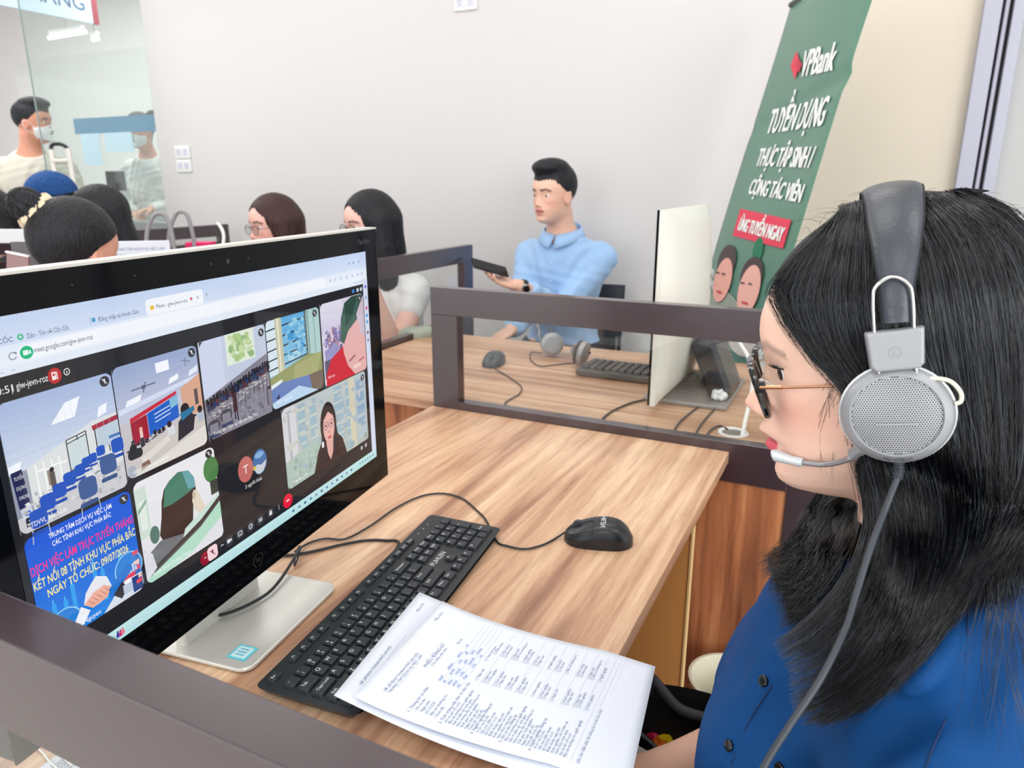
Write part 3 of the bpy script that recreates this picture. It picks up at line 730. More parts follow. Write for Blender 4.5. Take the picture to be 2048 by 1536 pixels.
# ---- the picture on the screen
LZ = [0.0]
class Scr(MB):
    def lay(s): LZ[0] += .000003
    def rect(s, x0, y0, x1, y1, col, r=0, clip=None):
        s.lay(); d = .0003+LZ[0]; c = srgb(*col)
        if r: pts = [((x0+x1)/2+a, (y0+y1)/2+b_) for a, b_ in rrect((x1-x0)/2, (y1-y0)/2, min(r, (x1-x0)/2, (y1-y0)/2), 5)]
        else: pts = [(x0, y0), (x0, y1), (x1, y1), (x1, y0)]
        s.add([scp(a, b_, d) for a, b_ in pts], [tuple(range(len(pts)))[::1]], c)
    def pg(s, pts, col): s.lay(); d = .0003+LZ[0]; s.add([scp(a, b_, d) for a, b_ in pts], [tuple(range(len(pts)))], srgb(*col))
    def el(s, cx, cy, rx, ry, col, n=28, a0=0, a1=360):
        s.pg([(cx+rx*math.cos(math.radians(a0+(a1-a0)*i/n)), cy+ry*math.sin(math.radians(a0+(a1-a0)*i/n))) for i in range(n if a1-a0 == 360 else n+1)], col)
    def ln(s, x0, y0, x1, y1, w, col):
        dx, dy = x1-x0, y1-y0; L = math.hypot(dx, dy)+1e-9; nx, ny = -dy/L*w/2, dx/L*w/2
        s.pg([(x0+nx, y0+ny), (x1+nx, y1+ny), (x1-nx, y1-ny), (x0-nx, y0-ny)], col)
    def tx(s, t, x, y, size, col, align='l', sx=1.0, rot=0.0, maxw=None, bold=0.0):
        s.lay(); d = .0003+LZ[0]; k = size*1.33
        s.text(t, lambda a, b_: scp(x+a, y-b_, d), 0, 0, k, srgb(*col), align=align, sx=sx, rot=rot, maxw=maxw, bold=bold)
    def grad(s, x0, y0, x1, y1, c0, c1, n=14, vert=True):
        for i in range(n):
            t = (i+.5)/n; c = tuple(c0[k]*(1-t)+c1[k]*t for k in range(3))
            if vert: s.rect(x0, y0+(y1-y0)*i/n, x1, y0+(y1-y0)*(i+1)/n+.5, c)
            else: s.rect(x0+(x1-x0)*i/n, y0, x0+(x1-x0)*(i+1)/n+.5, y1, c)
    def corners(s, x0, y0, x1, y1, r, col=(34, 34, 38)):
        for cx, cy, sx_, sy_ in ((x0, y0, 1, 1), (x1, y0, -1, 1), (x1, y1, -1, -1), (x0, y1, 1, -1)):
            arc = [(cx+sx_*(r-r*math.cos(a)), cy+sy_*(r-r*math.sin(a))) for a in np.linspace(0, math.pi/2, 7)]
            s.pg([(cx-sx_, cy-sy_)]+arc, col)
    def speck(s, x0, y0, x1, y1, cols, n, r=9, amp=10):
        for _ in range(n):
            c = cols[R_.randrange(len(cols))]; j = R_.uniform(-amp, amp); a, b_ = R_.uniform(r*.3, r), R_.uniform(r*.25, r*.7)
            x, y = R_.uniform(x0+a, x1-a), R_.uniform(y0+b_, y1-b_); s.pg([(x-a, y-b_*.6), (x-a*.3, y+b_), (x+a, y+b_*.5), (x+a*.4, y-b_)], tuple(min(255, max(0, k+j)) for k in c))
    def mute(s, x, y):
        s.el(x, y, 17, 17, (52, 54, 60)); s.rect(x-3, y-9, x+3, y+3, (214, 216, 220), r=3); s.ln(x-8, y-9, x+8, y+9, 2.4, (240, 240, 244)); s.ln(x, y+3, x, y+8, 2, (214, 216, 220))
R_ = random.Random(3)
scrn = None
s = Scr(); s.rect(0, -20, 1925, 1130, (30, 32, 37))
# browser: tabs and address bar
s.grad(0, -20, 1925, 62, (196, 212, 240), (210, 223, 246), 5); s.grad(0, 62, 1925, 122, (226, 235, 250), (238, 242, 250), 4); s.rect(0, 120, 1925, 146, (228, 236, 248))
s.rect(545, 10, 800, 66, (243, 246, 252), r=14); s.rect(108, 70, 1560, 114, (244, 247, 253), r=20)
s.tx('CỐC', 60, 54, 15, (70, 84, 108)); s.tx('Zalo - Tìm với Cốc Cốc', 140, 54, 15, (74, 84, 104), maxw=128); s.tx('Đăng nhập tài khoản Zalo', 366, 50, 15, (84, 96, 120), maxw=150)
s.tx('Meet - giw-jevn-roz', 586, 47, 15, (70, 80, 110), maxw=138)
s.el(123, 46, 9, 9, (70, 190, 140)); s.el(123, 46, 4, 4, (214, 224, 246)); s.rect(344, 34, 356, 48, (70, 160, 200), r=3); s.rect(562, 34, 578, 48, (240, 190, 60), r=4); s.ln(338, 30, 338, 56, 1.5, (150, 165, 195))
s.el(742, 38, 6, 6, (220, 110, 130)); s.ln(768, 33, 778, 43, 1.8, (120, 130, 150)); s.ln(778, 33, 768, 43, 1.8, (120, 130, 150)); s.ln(812, 34, 822, 34, 2, (110, 120, 140)); s.ln(817, 29, 817, 39, 2, (110, 120, 140))
s.tx('meet.google.com/giw-jevn-roz', 152, 99, 17, (64, 76, 98), maxw=186)
s.el(132, 93, 19, 19, (24, 186, 130)); s.rect(122, 86, 137, 100, (236, 250, 244), r=2); s.pg([(138, 91), (138, 96), (144, 100), (144, 87)], (236, 250, 244))
for a in range(20, 330, 20): s.ln(93+10*math.cos(math.radians(a)), 94+10*math.sin(math.radians(a)), 93+10*math.cos(math.radians(a+20)), 94+10*math.sin(math.radians(a+20)), 2.4, (96, 104, 122))
s.ln(99, 84, 105, 90, 2.4, (96, 104, 122)); s.ln(44, 96, 58, 96, 2.2, (150, 158, 176)); s.ln(30, 134, 62, 134, 2, (170, 182, 205)); s.ln(84, 133, 92, 133, 3, (180, 190, 210))
for x in (1600, 1640, 1690, 1740, 1790, 1840, 1880): s.el(x, 90, 7, 7, (150, 165, 200)); s.el(x, 90, 4, 4, (222, 232, 250))
for x in (1760, 1800, 1850): s.rect(x, 22, x+12, 30, (130, 145, 180))
for x in range(1800, 1900, 22): s.rect(x, 128, x+14, 132, (160, 172, 205))
# meeting header
s.rect(0, 144, 1882, 1096, (32, 33, 38))
s.rect(0, 146, 260, 222, (40, 38, 38))
s.tx('10:51', 16, 192, 23, (238, 238, 240)); s.tx('|', 70, 192, 22, (200, 200, 204)); s.tx('giw-jevn-roz', 86, 190, 23, (240, 240, 242), maxw=92)
s.el(199, 180, 21, 24, (190, 44, 44)); s.rect(190, 168, 203, 192, (250, 235, 235)); s.rect(193, 173, 200, 180, (190, 44, 44)); s.ln(206, 170, 206, 192, 3, (250, 235, 235))
s.el(237, 178, 10, 11, (236, 236, 238)); s.el(237, 178, 7.5, 8.5, (40, 38, 38)); s.ln(237, 175, 237, 184, 2.5, (236, 236, 238))
for x, c in ((1790, (60, 140, 220)), (1830, (200, 210, 230)), (1862, (210, 214, 224))): s.rect(x-10, 160, x+10, 178, c, r=4)
# right-hand strip
s.rect(1882, 120, 1925, 1096, (212, 220, 240))
for y, c in ((162, (90, 90, 220)), (220, (150, 170, 220)), (276, (220, 60, 110)), (316, (40, 140, 210)), (351, (60, 150, 210)), (409, (140, 80, 60)), (450, (150, 130, 170))): s.el(1905, y, 9, 9, c)
# taskbar
s.rect(0, 1082, 1925, 1130, (178, 224, 224)); s.grad(0, 1082, 1925, 1128, (196, 232, 234), (182, 222, 226), 3)
for k, (dx, dy, c) in enumerate(((-9, 4, (60, 60, 160)), (1, 5, (200, 50, 110)), (10, 3, (230, 120, 140)))): s.el(265+dx, 1106+dy, 7, 9, c); s.el(265+dx, 1094+dy, 4, 4, c)
for i in range(12): s.rect(1180+i*44, 1100, 1196+i*44, 1112, ((70, 120, 160), (110, 140, 170), (60, 90, 130))[i % 3], r=4)
for i in range(6): s.rect(1750+i*26, 1100, 1762+i*26, 1110, (90, 130, 150))
# control row
for x, ic in ((745, 'c'), (786, 'D'), (848, 's'), (911, 'e'), (973, 'g'), (1038, 'h'), (1094, 'd')):
    y = 1042
    if ic not in 'cd': s.el(x, y, 25, 25, (52, 54, 60))
    w_ = (226, 228, 232)
    if ic == 'c': s.ln(738, 1044, 746, 1037, 3, w_); s.ln(746, 1037, 753, 1044, 3, w_)
    if ic == 'D': s.rect(x-12, y-8, x+5, y+8, w_, r=3); s.pg([(x+6, y-3), (x+6, y+3), (x+13, y+8), (x+13, y-8)], w_)
    if ic == 's': s.rect(x-13, y-10, x+13, y+10, w_, r=3); s.rect(x-10, y-7, x+10, y+7, (52, 54, 60), r=2); s.tx('cc', x, y+5, 10, w_, 'c')
    if ic == 'e': s.el(x, y, 12, 12, w_); s.el(x, y, 9, 9, (52, 54, 60)); s.el(x-4, y-3, 2, 2, w_); s.el(x+4, y-3, 2, 2, w_); s.ln(x-5, y+4, x+5, y+4, 2, w_)
    if ic == 'g': [s.ln(x-10+6*i, y-9, x-10+6*i, y+9, 3, w_) for i in range(4)]
    if ic == 'h': s.rect(x-9, y-4, x+9, y+11, w_, r=5); [s.ln(x-6+4*i, y-12, x-6+4*i, y, 3, w_) for i in range(4)]
    if ic == 'd': [s.el(x, y+dy, 2.4, 2.4, w_) for dy in (-9, 0, 9)]
s.el(656, 1047, 26, 28, (150, 18, 48)); s.ln(650, 1048, 656, 1042, 3, (240, 200, 210)); s.ln(656, 1042, 662, 1048, 3, (240, 200, 210))
s.rect(668, 1014, 720, 1072, (246, 214, 222), r=14); s.rect(690, 1030, 698, 1048, (110, 40, 60), r=4); s.ln(682, 1030, 706, 1058, 3, (110, 40, 60))
s.el(1156, 1040, 33, 33, (232, 20, 58)); s.el(1156, 1040, 13, 6, (255, 240, 242)); s.rect(1143, 1041, 1169, 1047, (232, 20, 58))
for i in range(40): x = 200+11*i; s.rect(x, 1000+R_.random()*12, x+3, 1003+R_.random()*12, (50, 50, 56))
s.tx('3 người khác', 955, 866, 17, (235, 232, 232), 'c', maxw=104)
s.el(917, 783, 44, 56, (196, 108, 102)); s.tx('T', 917, 802, 40, (250, 240, 238), 'c')
s.el(1003, 783, 43, 56, (60, 110, 168)); s.pg([(962, 800), (985, 790), (1010, 800), (1044, 788), (1036, 812), (1018, 832), (998, 837), (980, 830)], (200, 206, 214)); s.el(1003, 752, 28, 14, (130, 176, 220)); s.el(968, 800, 9, 9, (214, 196, 70))
for x in (1770, 1812): s.rect(x, 1012, x+18, 1032, (190, 190, 196), r=6)
scrn = s.build('screen', SCREEN, mon); base_z = LZ[0]
def tile(draw, x0, y0, x1, y1, name='video_tile'):
    LZ[0] = base_z; t = Scr(); draw(t); t.corners(x0, y0, x1, y1, 24); t.build('video_tile', SCREEN, scrn)
def chair(t, x, y, w_, c, back=True):
    t.rect(x-w_/2, y-w_, x+w_/2, y+w_*.1, c, r=w_*.28); t.ln(x-w_*.45, y+w_*.1, x-w_*.55, y+w_*.95, 3, (190, 196, 206)); t.ln(x+w_*.45, y+w_*.1, x+w_*.5, y+w_*.95, 3, (190, 196, 206))
    t.rect(x-w_*.55, y+w_*.25, x+w_*.45, y+w_*.5, tuple(int(k*.9) for k in c), r=w_*.12)
def t1(t):
    t.grad(20, 216, 376, 430, (166, 184, 222), (212, 222, 238), 10); t.rect(20, 430, 376, 612, (206, 206, 210))
    for i in range(6): t.ln(20, 235+i*30, 376, 240+i*26, 1, (170, 186, 214))
    t.pg([(212, 268), (262, 262), (236, 320), (160, 322)], (246, 250, 255)); t.pg([(318, 316), (348, 310), (340, 340), (308, 348)], (246, 250, 255)); t.pg([(22, 400), (60, 395), (52, 420), (20, 426)], (246, 250, 255))
    t.pg([(20, 440), (290, 352), (376, 352), (376, 520), (20, 560)], (222, 226, 226)); t.rect(20, 425, 70, 560, (150, 156, 172))
    t.pg([(284, 368), (376, 360), (376, 376), (286, 384)], (170, 44, 64)); t.rect(290, 380, 294, 470, (46, 50, 60)); t.rect(332, 374, 336, 470, (46, 50, 60)); t.pg([(296, 384), (374, 376), (374, 440), (296, 458)], (190, 206, 220)); t.rect(336, 420, 376, 430, (70, 120, 190))
    for a, b_, c, d in ((196, 384, 196, 492), (196, 384, 262, 376), (196, 396, 262, 386), (232, 380, 232, 480), (262, 374, 262, 470)): t.ln(a, b_, c, d, 3.4, (44, 48, 58))
    t.pg([(200, 400), (258, 390), (258, 466), (200, 480)], (206, 220, 224))
    for x in (92, 116, 140, 164): t.rect(x, 420, x+5, 540, (246, 246, 244)); t.rect(x, 440+x % 7, x+24, 446+x % 7, (246, 246, 244))
    t.rect(124, 452, 136, 500, (150, 140, 120)); t.rect(130, 460, 146, 520, (96, 84, 84), r=6); t.el(139, 454, 7, 8, (40, 34, 36))
    t.pg([(24, 420), (56, 418), (62, 530), (30, 534)], (38, 40, 84)); [t.tx(q, 30+k*2, 446+k*30, 12, (236, 236, 244), maxw=28) for k, q in enumerate(('TUYỂN', 'DỤNG', 'ONLINE'))]
    t.pg([(32, 536), (62, 530), (66, 566), (36, 572)], (206, 214, 234)); t.el(49, 552, 10, 8, (70, 110, 210))
    t.rect(40, 566, 92, 596, (40, 44, 56), r=4); t.rect(170, 500, 210, 520, (120, 120, 132)); t.rect(196, 480, 216, 500, (100, 100, 110))
    t.speck(24, 500, 374, 610, [(196, 194, 196), (222, 222, 226), (176, 178, 190), (150, 152, 168)], 90, 10)
    for i in range(14): t.ln(24+i*25, 216, 60+i*22, 420, .8, (190, 202, 226))
    for x, y, q in ((300, 470, 30), (248, 490, 32), (270, 482, 28), (222, 506, 34), (360, 480, 44), (186, 522, 40), (150, 545, 42), (110, 566, 46), (318, 536, 58), (76, 604, 52), (238, 585, 62)): chair(t, x, y, q, (26, 82, 190) if q < 55 else (62, 92, 150))
    t.tx('TTDVVL Bắc Ninh', 40, 600, 17, (250, 250, 250), maxw=120); t.mute(350, 240)
def t2(t):
    t.grad(380, 208, 734, 420, (150, 168, 206), (204, 206, 224), 9); t.rect(380, 400, 734, 596, (200, 196, 200))
    t.rect(548, 232, 604, 268, (245, 248, 255)); t.pg([(420, 330), (478, 322), (470, 344), (410, 352)], (245, 248, 255)); t.pg([(600, 300), (640, 292), (636, 312), (592, 320)], (245, 248, 255)); t.pg([(690, 296), (730, 284), (728, 306), (684, 316)], (230, 238, 250))
    t.ln(442, 300, 540, 298, 5, (104, 116, 140)); t.ln(486, 318, 500, 284, 5, (104, 116, 140)); t.el(490, 300, 10, 7, (90, 100, 124)); t.ln(660, 250, 700, 262, 4, (120, 134, 160)); t.ln(678, 240, 676, 276, 4, (120, 134, 160))
    t.pg([(384, 352), (734, 316), (734, 330), (384, 372)], (214, 222, 244))
    t.pg([(640, 350), (734, 316), (734, 470), (640, 450)], (216, 168, 142)); t.rect(700, 370, 716, 430, (90, 80, 84))
    t.pg([(420, 392), (620, 352), (620, 364), (420, 408)], (200, 44, 64)); t.pg([(420, 408), (486, 396), (486, 480), (420, 490)], (160, 24, 52)); t.pg([(488, 396), (622, 366), (620, 450), (488, 476)], (24, 96, 200)); t.pg([(586, 376), (622, 368), (620, 402), (588, 410)], (130, 190, 220))
    for k in range(3): t.ln(516, 408+k*14, 586, 396+k*14, 3.4, (220, 236, 250))
    t.rect(450, 446, 462, 482, (236, 206, 200)); t.el(456, 440, 7, 8, (230, 180, 160))
    for i in range(16): x = 420+i*18; t.el(x, 470+R_.random()*26, 8, 9, (44, 44, 52)); t.rect(x-9, 480+R_.random()*20, x+9, 512, ((90, 130, 150), (200, 206, 214), (50, 52, 60))[i % 3], r=5)
    t.speck(384, 470, 732, 520, [(90, 96, 110), (190, 186, 196), (60, 64, 80), (150, 120, 120)], 60, 9)
    t.pg([(400, 520), (520, 484), (734, 470), (734, 596), (384, 596)], (206, 200, 196))
    t.pg([(440, 540), (560, 500), (570, 520), (450, 566)], (226, 220, 214)); t.pg([(440, 560), (470, 556), (480, 596), (430, 596)], (130, 100, 84)); t.rect(392, 500, 450, 534, (36, 38, 46), r=14); t.el(416, 496, 14, 16, (30, 32, 40))
    t.pg([(612, 470), (660, 430), (690, 470), (676, 520), (600, 540)], (40, 44, 56)); t.el(648, 430, 20, 22, (34, 34, 42)); t.pg([(622, 440), (690, 430), (690, 448), (630, 470)], (34, 120, 160))
    t.rect(560, 470, 594, 506, (214, 218, 226), r=8); t.el(572, 462, 10, 12, (36, 36, 44)); t.rect(702, 460, 734, 500, (180, 190, 204), r=6); t.el(716, 452, 12, 14, (40, 40, 46))
    t.pg([(384, 596), (734, 520), (734, 596)], (226, 222, 216)); t.rect(384, 552, 414, 596, (170, 178, 192), r=12)
    t.tx('maytinhbaitap nhóm', 402, 584, 16, (250, 250, 250), maxw=150); t.mute(710, 232)
def t3(t):
    t.grad(22, 628, 378, 1002, (16, 84, 214), (20, 130, 226), 12)
    for x, h_ in ((40, 60), (64, 90), (100, 80), (128, 120), (206, 150), (232, 110), (300, 130), (344, 100)): t.rect(x, 960-h_, x+14, 960, (44, 160, 238)); t.rect(x+4, 945-h_, x+9, 960-h_, (60, 180, 244))
    W = (250, 252, 255); Yc = (252, 238, 150)
    def big(q, y, sz, c, mw, edge=None):
        t.tx(q, 200, y, sz, c, 'c', maxw=mw, bold=.012)
    big('TRUNG TÂM DỊCH VỤ VIỆC LÀM', 660, 17, W, 212); big('CÁC TỈNH KHU VỰC PHÍA BẮC', 688, 17, W, 200)
    big('DỊCH VIỆC LÀM TRỰC TUYẾN THÁNG', 748, 30, (255, 40, 130), 352); big('KẾT NỐI 08 TỈNH KHU VỰC PHÍA BẮC', 796, 30, Yc, 352); big('NGÀY TỔ CHỨC: 09/07/2026', 838, 28, Yc, 282)
    for cx, cy, r in ((95, 960, 56), (332, 896, 54)): 
        t.el(cx, cy, r, r*1.05, (150, 210, 246)); t.el(cx, cy, r-4, r*1.05-4, (34, 128, 214)); [t.rect(cx-r*.7+i*10, cy+8-(i % 3)*7, cx-r*.7+i*10+7, cy+26, (206, 220, 240)) for i in range(8)]
        t.pg([(cx-r*.75, cy+26), (cx+r*.8, cy+22), (cx+r*.5, cy+40), (cx-r*.5, cy+44)], (226, 70, 96))
    t.pg([(196, 872), (214, 858), (250, 880), (262, 924), (240, 952), (188, 956), (160, 930), (172, 896)], (232, 232, 240)); t.pg([(160, 930), (196, 908), (236, 904), (262, 924), (240, 952), (188, 958)], (236, 176, 156))
    for i in range(5): t.ln(176+i*15, 926-i*3, 196+i*14, 948-i*3, 3, (206, 132, 112))
    t.pg([(250, 930), (330, 876), (346, 906), (256, 968)], (30, 116, 206)); t.pg([(100, 1002), (150, 930), (178, 960), (140, 1002)], (240, 244, 250))
    t.pg([(220, 1002), (300, 936), (378, 936), (378, 1002)], (216, 224, 236)); t.pg([(262, 960), (300, 930), (316, 964), (290, 990)], (46, 40, 48)); t.rect(300, 948, 336, 984, (190, 200, 220)); t.rect(336, 940, 376, 996, (26, 60, 130)); t.rect(310, 934, 332, 950, (245, 245, 245))
    for i in range(7): t.rect(352+(i % 2)*10, 850+i*18, 374, 864+i*18, ((226, 70, 90), (60, 110, 190), (240, 200, 190))[i % 3])
    t.tx('Nguyen', 150, 992, 17, W, maxw=60); t.mute(353, 652)
def t4(t):
    t.grad(393, 618, 760, 1000, (236, 236, 240), (224, 226, 232), 4); t.rect(393, 640, 440, 830, (208, 224, 214)); t.rect(404, 690, 430, 800, (226, 236, 230)); t.pg([(396, 720), (436, 690), (436, 704), (396, 736)], (150, 184, 160))
    t.pg([(512, 690), (540, 668), (580, 652), (626, 664), (650, 700), (652, 750), (632, 800), (622, 860), (596, 900), (540, 906), (486, 890), (470, 850), (486, 790), (496, 730)], (60, 42, 40))
    t.pg([(516, 688), (545, 666), (582, 652), (626, 664), (650, 700), (650, 740), (600, 752), (540, 760), (500, 756)], (70, 128, 108)); t.pg([(600, 660), (628, 664), (650, 700), (650, 740), (618, 736)], (104, 166, 172))
    t.pg([(640, 750), (660, 756), (672, 800), (690, 850), (664, 862), (636, 830), (628, 790)], (226, 214, 196)); t.el(640, 770, 8, 16, (200, 190, 160))
    t.el(735, 706, 38, 52, (76, 130, 74)); t.rect(722, 752, 760, 810, (70, 70, 64)); t.el(450, 836, 20, 34, (86, 120, 112))
    t.pg([(393, 905), (470, 870), (600, 902), (760, 820), (760, 900), (560, 990), (393, 1000)], (116, 118, 122)); t.pg([(580, 880), (660, 850), (760, 812), (760, 850), (640, 900), (560, 925)], (204, 226, 218)); t.pg([(393, 985), (520, 950), (650, 910), (760, 850), (760, 918), (600, 985), (470, 1003), (393, 1003)], (178, 222, 200)); t.pg([(420, 955), (520, 925), (660, 880), (760, 826), (760, 850), (650, 905), (520, 945), (420, 975)], (70, 62, 62))
    t.pg([(393, 860), (430, 900), (440, 960), (393, 990)], (220, 220, 228)); t.tx('Ninh Bình Quảng Ninh', 420, 985, 16, (236, 246, 240), maxw=170, rot=.0); t.mute(733, 640)
def t5(t):
    t.rect(744, 204, 1109, 592, (196, 206, 226)); t.rect(744, 204, 860, 420, (206, 214, 238)); t.rect(880, 204, 1040, 330, (226, 236, 220))
    for i in range(50): x = 900+R_.random()*120; t.el(x, 220+R_.random()*95, 8+R_.random()*10, 7+R_.random()*9, ((176, 204, 140), (200, 220, 170), (150, 186, 130))[i % 3])
    t.pg([(744, 430), (1109, 330), (1109, 592), (744, 592)], (132, 130, 144)); t.pg([(744, 500), (1109, 420), (1109, 592), (744, 592)], (142, 138, 150))
    t.speck(746, 470, 1107, 590, [(132, 130, 146), (150, 146, 158), (112, 112, 128)], 120, 14)
    for r_ in range(7):
        for i in range(22):
            x = 752+i*16.5+R_.random()*8; y = 452-r_*15+r_*r_*2.2-(i*3.2)+(r_ % 2)*8+R_.random()*10
            t.el(x, y, 5.5, 6.5, (30, 32, 40)); t.rect(x-7, y+5, x+7, y+22, ((30, 36, 54), (60, 66, 84), (90, 52, 60), (40, 60, 110))[R_.randrange(4)], r=3)
    for i in range(34): x = 760+R_.random()*330; y = 470+R_.random()*40-(x-760)*.18; t.rect(x, y, x+24, y+4, (210, 206, 200)); t.ln(x+3, y, x, y+34, 2, (60, 62, 72)); t.ln(x+22, y, x+24, y+32, 2, (60, 62, 72))
    t.rect(880, 440, 902, 520, (70, 40, 50)); t.el(891, 430, 9, 11, (40, 34, 38)); t.ln(886, 520, 886, 552, 6, (40, 40, 52)); t.ln(898, 520, 900, 556, 6, (40, 40, 52))
    for x, y in ((770, 560), (838, 538)): t.rect(x-32, y-44, x+32, y+6, (70, 72, 84), r=22); t.rect(x-22, y-30, x+22, y+6, (134, 132, 146)); t.ln(x-30, y, x-30, y+40, 3, (80, 80, 92)); t.ln(x+30, y, x+34, y+40, 3, (80, 80, 92)); t.rect(x-30, y+10, x+30, y+26, (56, 70, 104))
    t.rect(1078, 470, 1109, 560, (70, 66, 78), r=20); t.rect(1084, 486, 1109, 560, (134, 130, 144))
    t.tx('Trung tâm Dịch vụ việc làm Phú Thọ', 762, 576, 15, (250, 250, 252), maxw=250); t.mute(1078, 234)
def t6(t):
    t.rect(1114, 198, 1486, 590, (150, 164, 140)); t.grad(1114, 198, 1440, 448, (90, 170, 220), (150, 200, 224), 8)
    for k in range(14): t.el(1270+R_.random()*140, 240+R_.random()*170, 30, 22, ((60, 150, 214), (176, 214, 230))[k % 2])
    t.rect(1114, 198, 1172, 440, (214, 230, 240)); t.rect(1172, 196, 1216, 460, (198, 196, 170)); t.rect(1186, 196, 1196, 460, (230, 228, 206))
    for y in (240, 285, 330, 372, 414): t.ln(1114, y, 1172, y-4, 6, (34, 38, 46)); t.ln(1216, y-6, 1384, y-16, 6, (34, 38, 46))
    t.rect(1384, 196, 1486, 590, (176, 206, 206)); t.rect(1394, 198, 1404, 420, (120, 160, 160)); t.rect(1440, 198, 1448, 420, (140, 176, 176)); t.rect(1376, 196, 1388, 420, (86, 100, 96))
    t.pg([(1114, 448), (1384, 400), (1486, 420), (1486, 590), (1114, 590)], (150, 158, 106)); t.pg([(1280, 430), (1486, 410), (1440, 520), (1260, 520)], (168, 172, 120))
    t.speck(1220, 210, 1380, 400, [(120, 190, 226), (96, 170, 214), (150, 204, 230)], 50, 22, 4)
    t.pg([(1114, 480), (1190, 468), (1190, 482), (1114, 500)], (226, 236, 234)); t.pg([(1114, 498), (1190, 484), (1380, 500), (1400, 560), (1114, 588)], (106, 132, 190)); t.pg([(1380, 500), (1486, 500), (1486, 590), (1400, 590)], (120, 104, 92)); t.pg([(1114, 560), (1300, 530), (1440, 590), (1114, 590)], (190, 216, 240)); t.pg([(1140, 545), (1166, 530), (1160, 552)], (40, 44, 56))
    t.tx('Minh Nguyễn', 1140, 572, 15, (240, 246, 250), maxw=120); t.mute(1455, 222)
def t7(t):
    t.rect(1498, 190, 1872, 600, (214, 210, 226)); t.grad(1498, 190, 1680, 340, (226, 222, 236), (206, 200, 224), 4)
    for i in range(26): x = 1520+R_.random()*140; y = 330+R_.random()*110; t.el(x, y, 12, 22, ((130, 116, 176), (190, 130, 140), (150, 150, 200), (90, 84, 130))[i % 4])
    for x in (1592, 1640): t.rect(x, 316, x+10, 380, (120, 110, 170), r=4)
    t.speck(1504, 320, 1668, 480, [(130, 116, 176), (190, 150, 160), (160, 150, 196), (96, 90, 130), (206, 200, 220)], 80, 12)
    t.pg([(1510, 420), (1620, 400), (1640, 470), (1520, 490)], (150, 146, 196)); t.pg([(1505, 470), (1600, 470), (1560, 560), (1505, 560)], (90, 84, 110))
    t.pg([(1508, 600), (1512, 540), (1560, 470), (1660, 430), (1720, 470), (1760, 600)], (206, 32, 56))
    t.pg([(1660, 400), (1666, 300), (1700, 220), (1770, 192), (1872, 192), (1872, 600), (1760, 600), (1700, 540), (1670, 470)], (228, 176, 174)); t.pg([(1646, 400), (1660, 290), (1700, 214), (1764, 192), (1872, 192), (1872, 250), (1800, 320), (1720, 360), (1676, 420)], (62, 96, 84)); t.pg([(1700, 214), (1764, 192), (1820, 192), (1760, 300), (1700, 340)], (44, 74, 66)); t.pg([(1800, 290), (1872, 200), (1872, 420), (1836, 400)], (206, 190, 204))
    t.ln(1712, 520, 1770, 500, 12, (170, 100, 104)); t.ln(1800, 540, 1850, 530, 9, (190, 90, 100)); t.el(1780, 560, 40, 10, (240, 208, 206)); t.mute(1842, 216)
    t.tx('Hà Lan', 1524, 562, 15, (245, 235, 240), maxw=60)
def t8(t):
    t.grad(1165, 606, 1850, 992, (192, 200, 202), (178, 188, 180), 6); t.rect(1165, 606, 1260, 992, (214, 214, 218)); t.rect(1200, 640, 1216, 992, (180, 180, 190))
    for x, w_ in ((1270, 60), (1360, 50), (1560, 70), (1660, 60)): t.rect(x, 620, x+w_, 980, (158, 186, 200)); [t.rect(x, 640+k*56, x+w_, 652+k*56, (200, 208, 200)) for k in range(6)]
    t.rect(1690, 606, 1740, 992, (212, 206, 184)); t.rect(1750, 610, 1840, 960, (182, 196, 206)); [t.rect(1756, 640+k*70, 1830, 690+k*70, (146, 172, 196)) for k in range(4)]
    t.pg([(1165, 860), (1420, 820), (1440, 992), (1165, 992)], (176, 196, 186))
    t.speck(1170, 612, 1846, 988, [(190, 198, 196), (170, 186, 196), (202, 204, 196), (160, 180, 190)], 70, 30, 3); t.speck(1170, 860, 1430, 990, [(176, 196, 186), (160, 180, 172)], 40, 20)
    t.pg([(1360, 992), (1400, 900), (1440, 850), (1500, 840), (1560, 850), (1610, 900), (1640, 992)], (58, 42, 42))
    t.el(1498, 790, 66, 118, (44, 36, 40)); t.pg([(1440, 780), (1430, 900), (1400, 960), (1460, 970), (1560, 960), (1570, 860), (1556, 770)], (44, 36, 40))
    t.el(1500, 800, 46, 84, (232, 178, 170)); t.pg([(1470, 870), (1530, 870), (1520, 940), (1498, 975), (1480, 940)], (226, 172, 164)); t.pg([(1456, 760), (1470, 716), (1500, 700), (1532, 716), (1546, 760), (1500, 722)], (44, 36, 40))
    for x in (1478, 1522): t.el(x, 790, 19, 22, (120, 100, 110)); t.el(x, 790, 16, 19, (224, 178, 176)); t.el(x, 790, 6, 6, (50, 36, 40))
    t.ln(1497, 788, 1503, 788, 3, (120, 100, 110)); t.el(1500, 856, 15, 7, (206, 70, 90)); t.el(1500, 828, 8, 6, (210, 146, 142)); t.rect(1434, 860, 1450, 890, (240, 240, 244), r=5)
    t.mute(1822, 636); t.el(1822, 962, 14, 14, (150, 160, 156))
    t.tx('Trung tâm DVVL', 1200, 976, 14, (246, 248, 248), maxw=110)
for d, q in ((t1, (20, 216, 376, 612)), (t2, (380, 208, 734, 596)), (t3, (22, 628, 378, 1002)), (t4, (393, 618, 760, 1003)), (t5, (744, 204, 1109, 592)), (t6, (1114, 196, 1486, 590)), (t7, (1498, 190, 1872, 600)), (t8, (1165, 606, 1850, 992))): tile(d, *q)
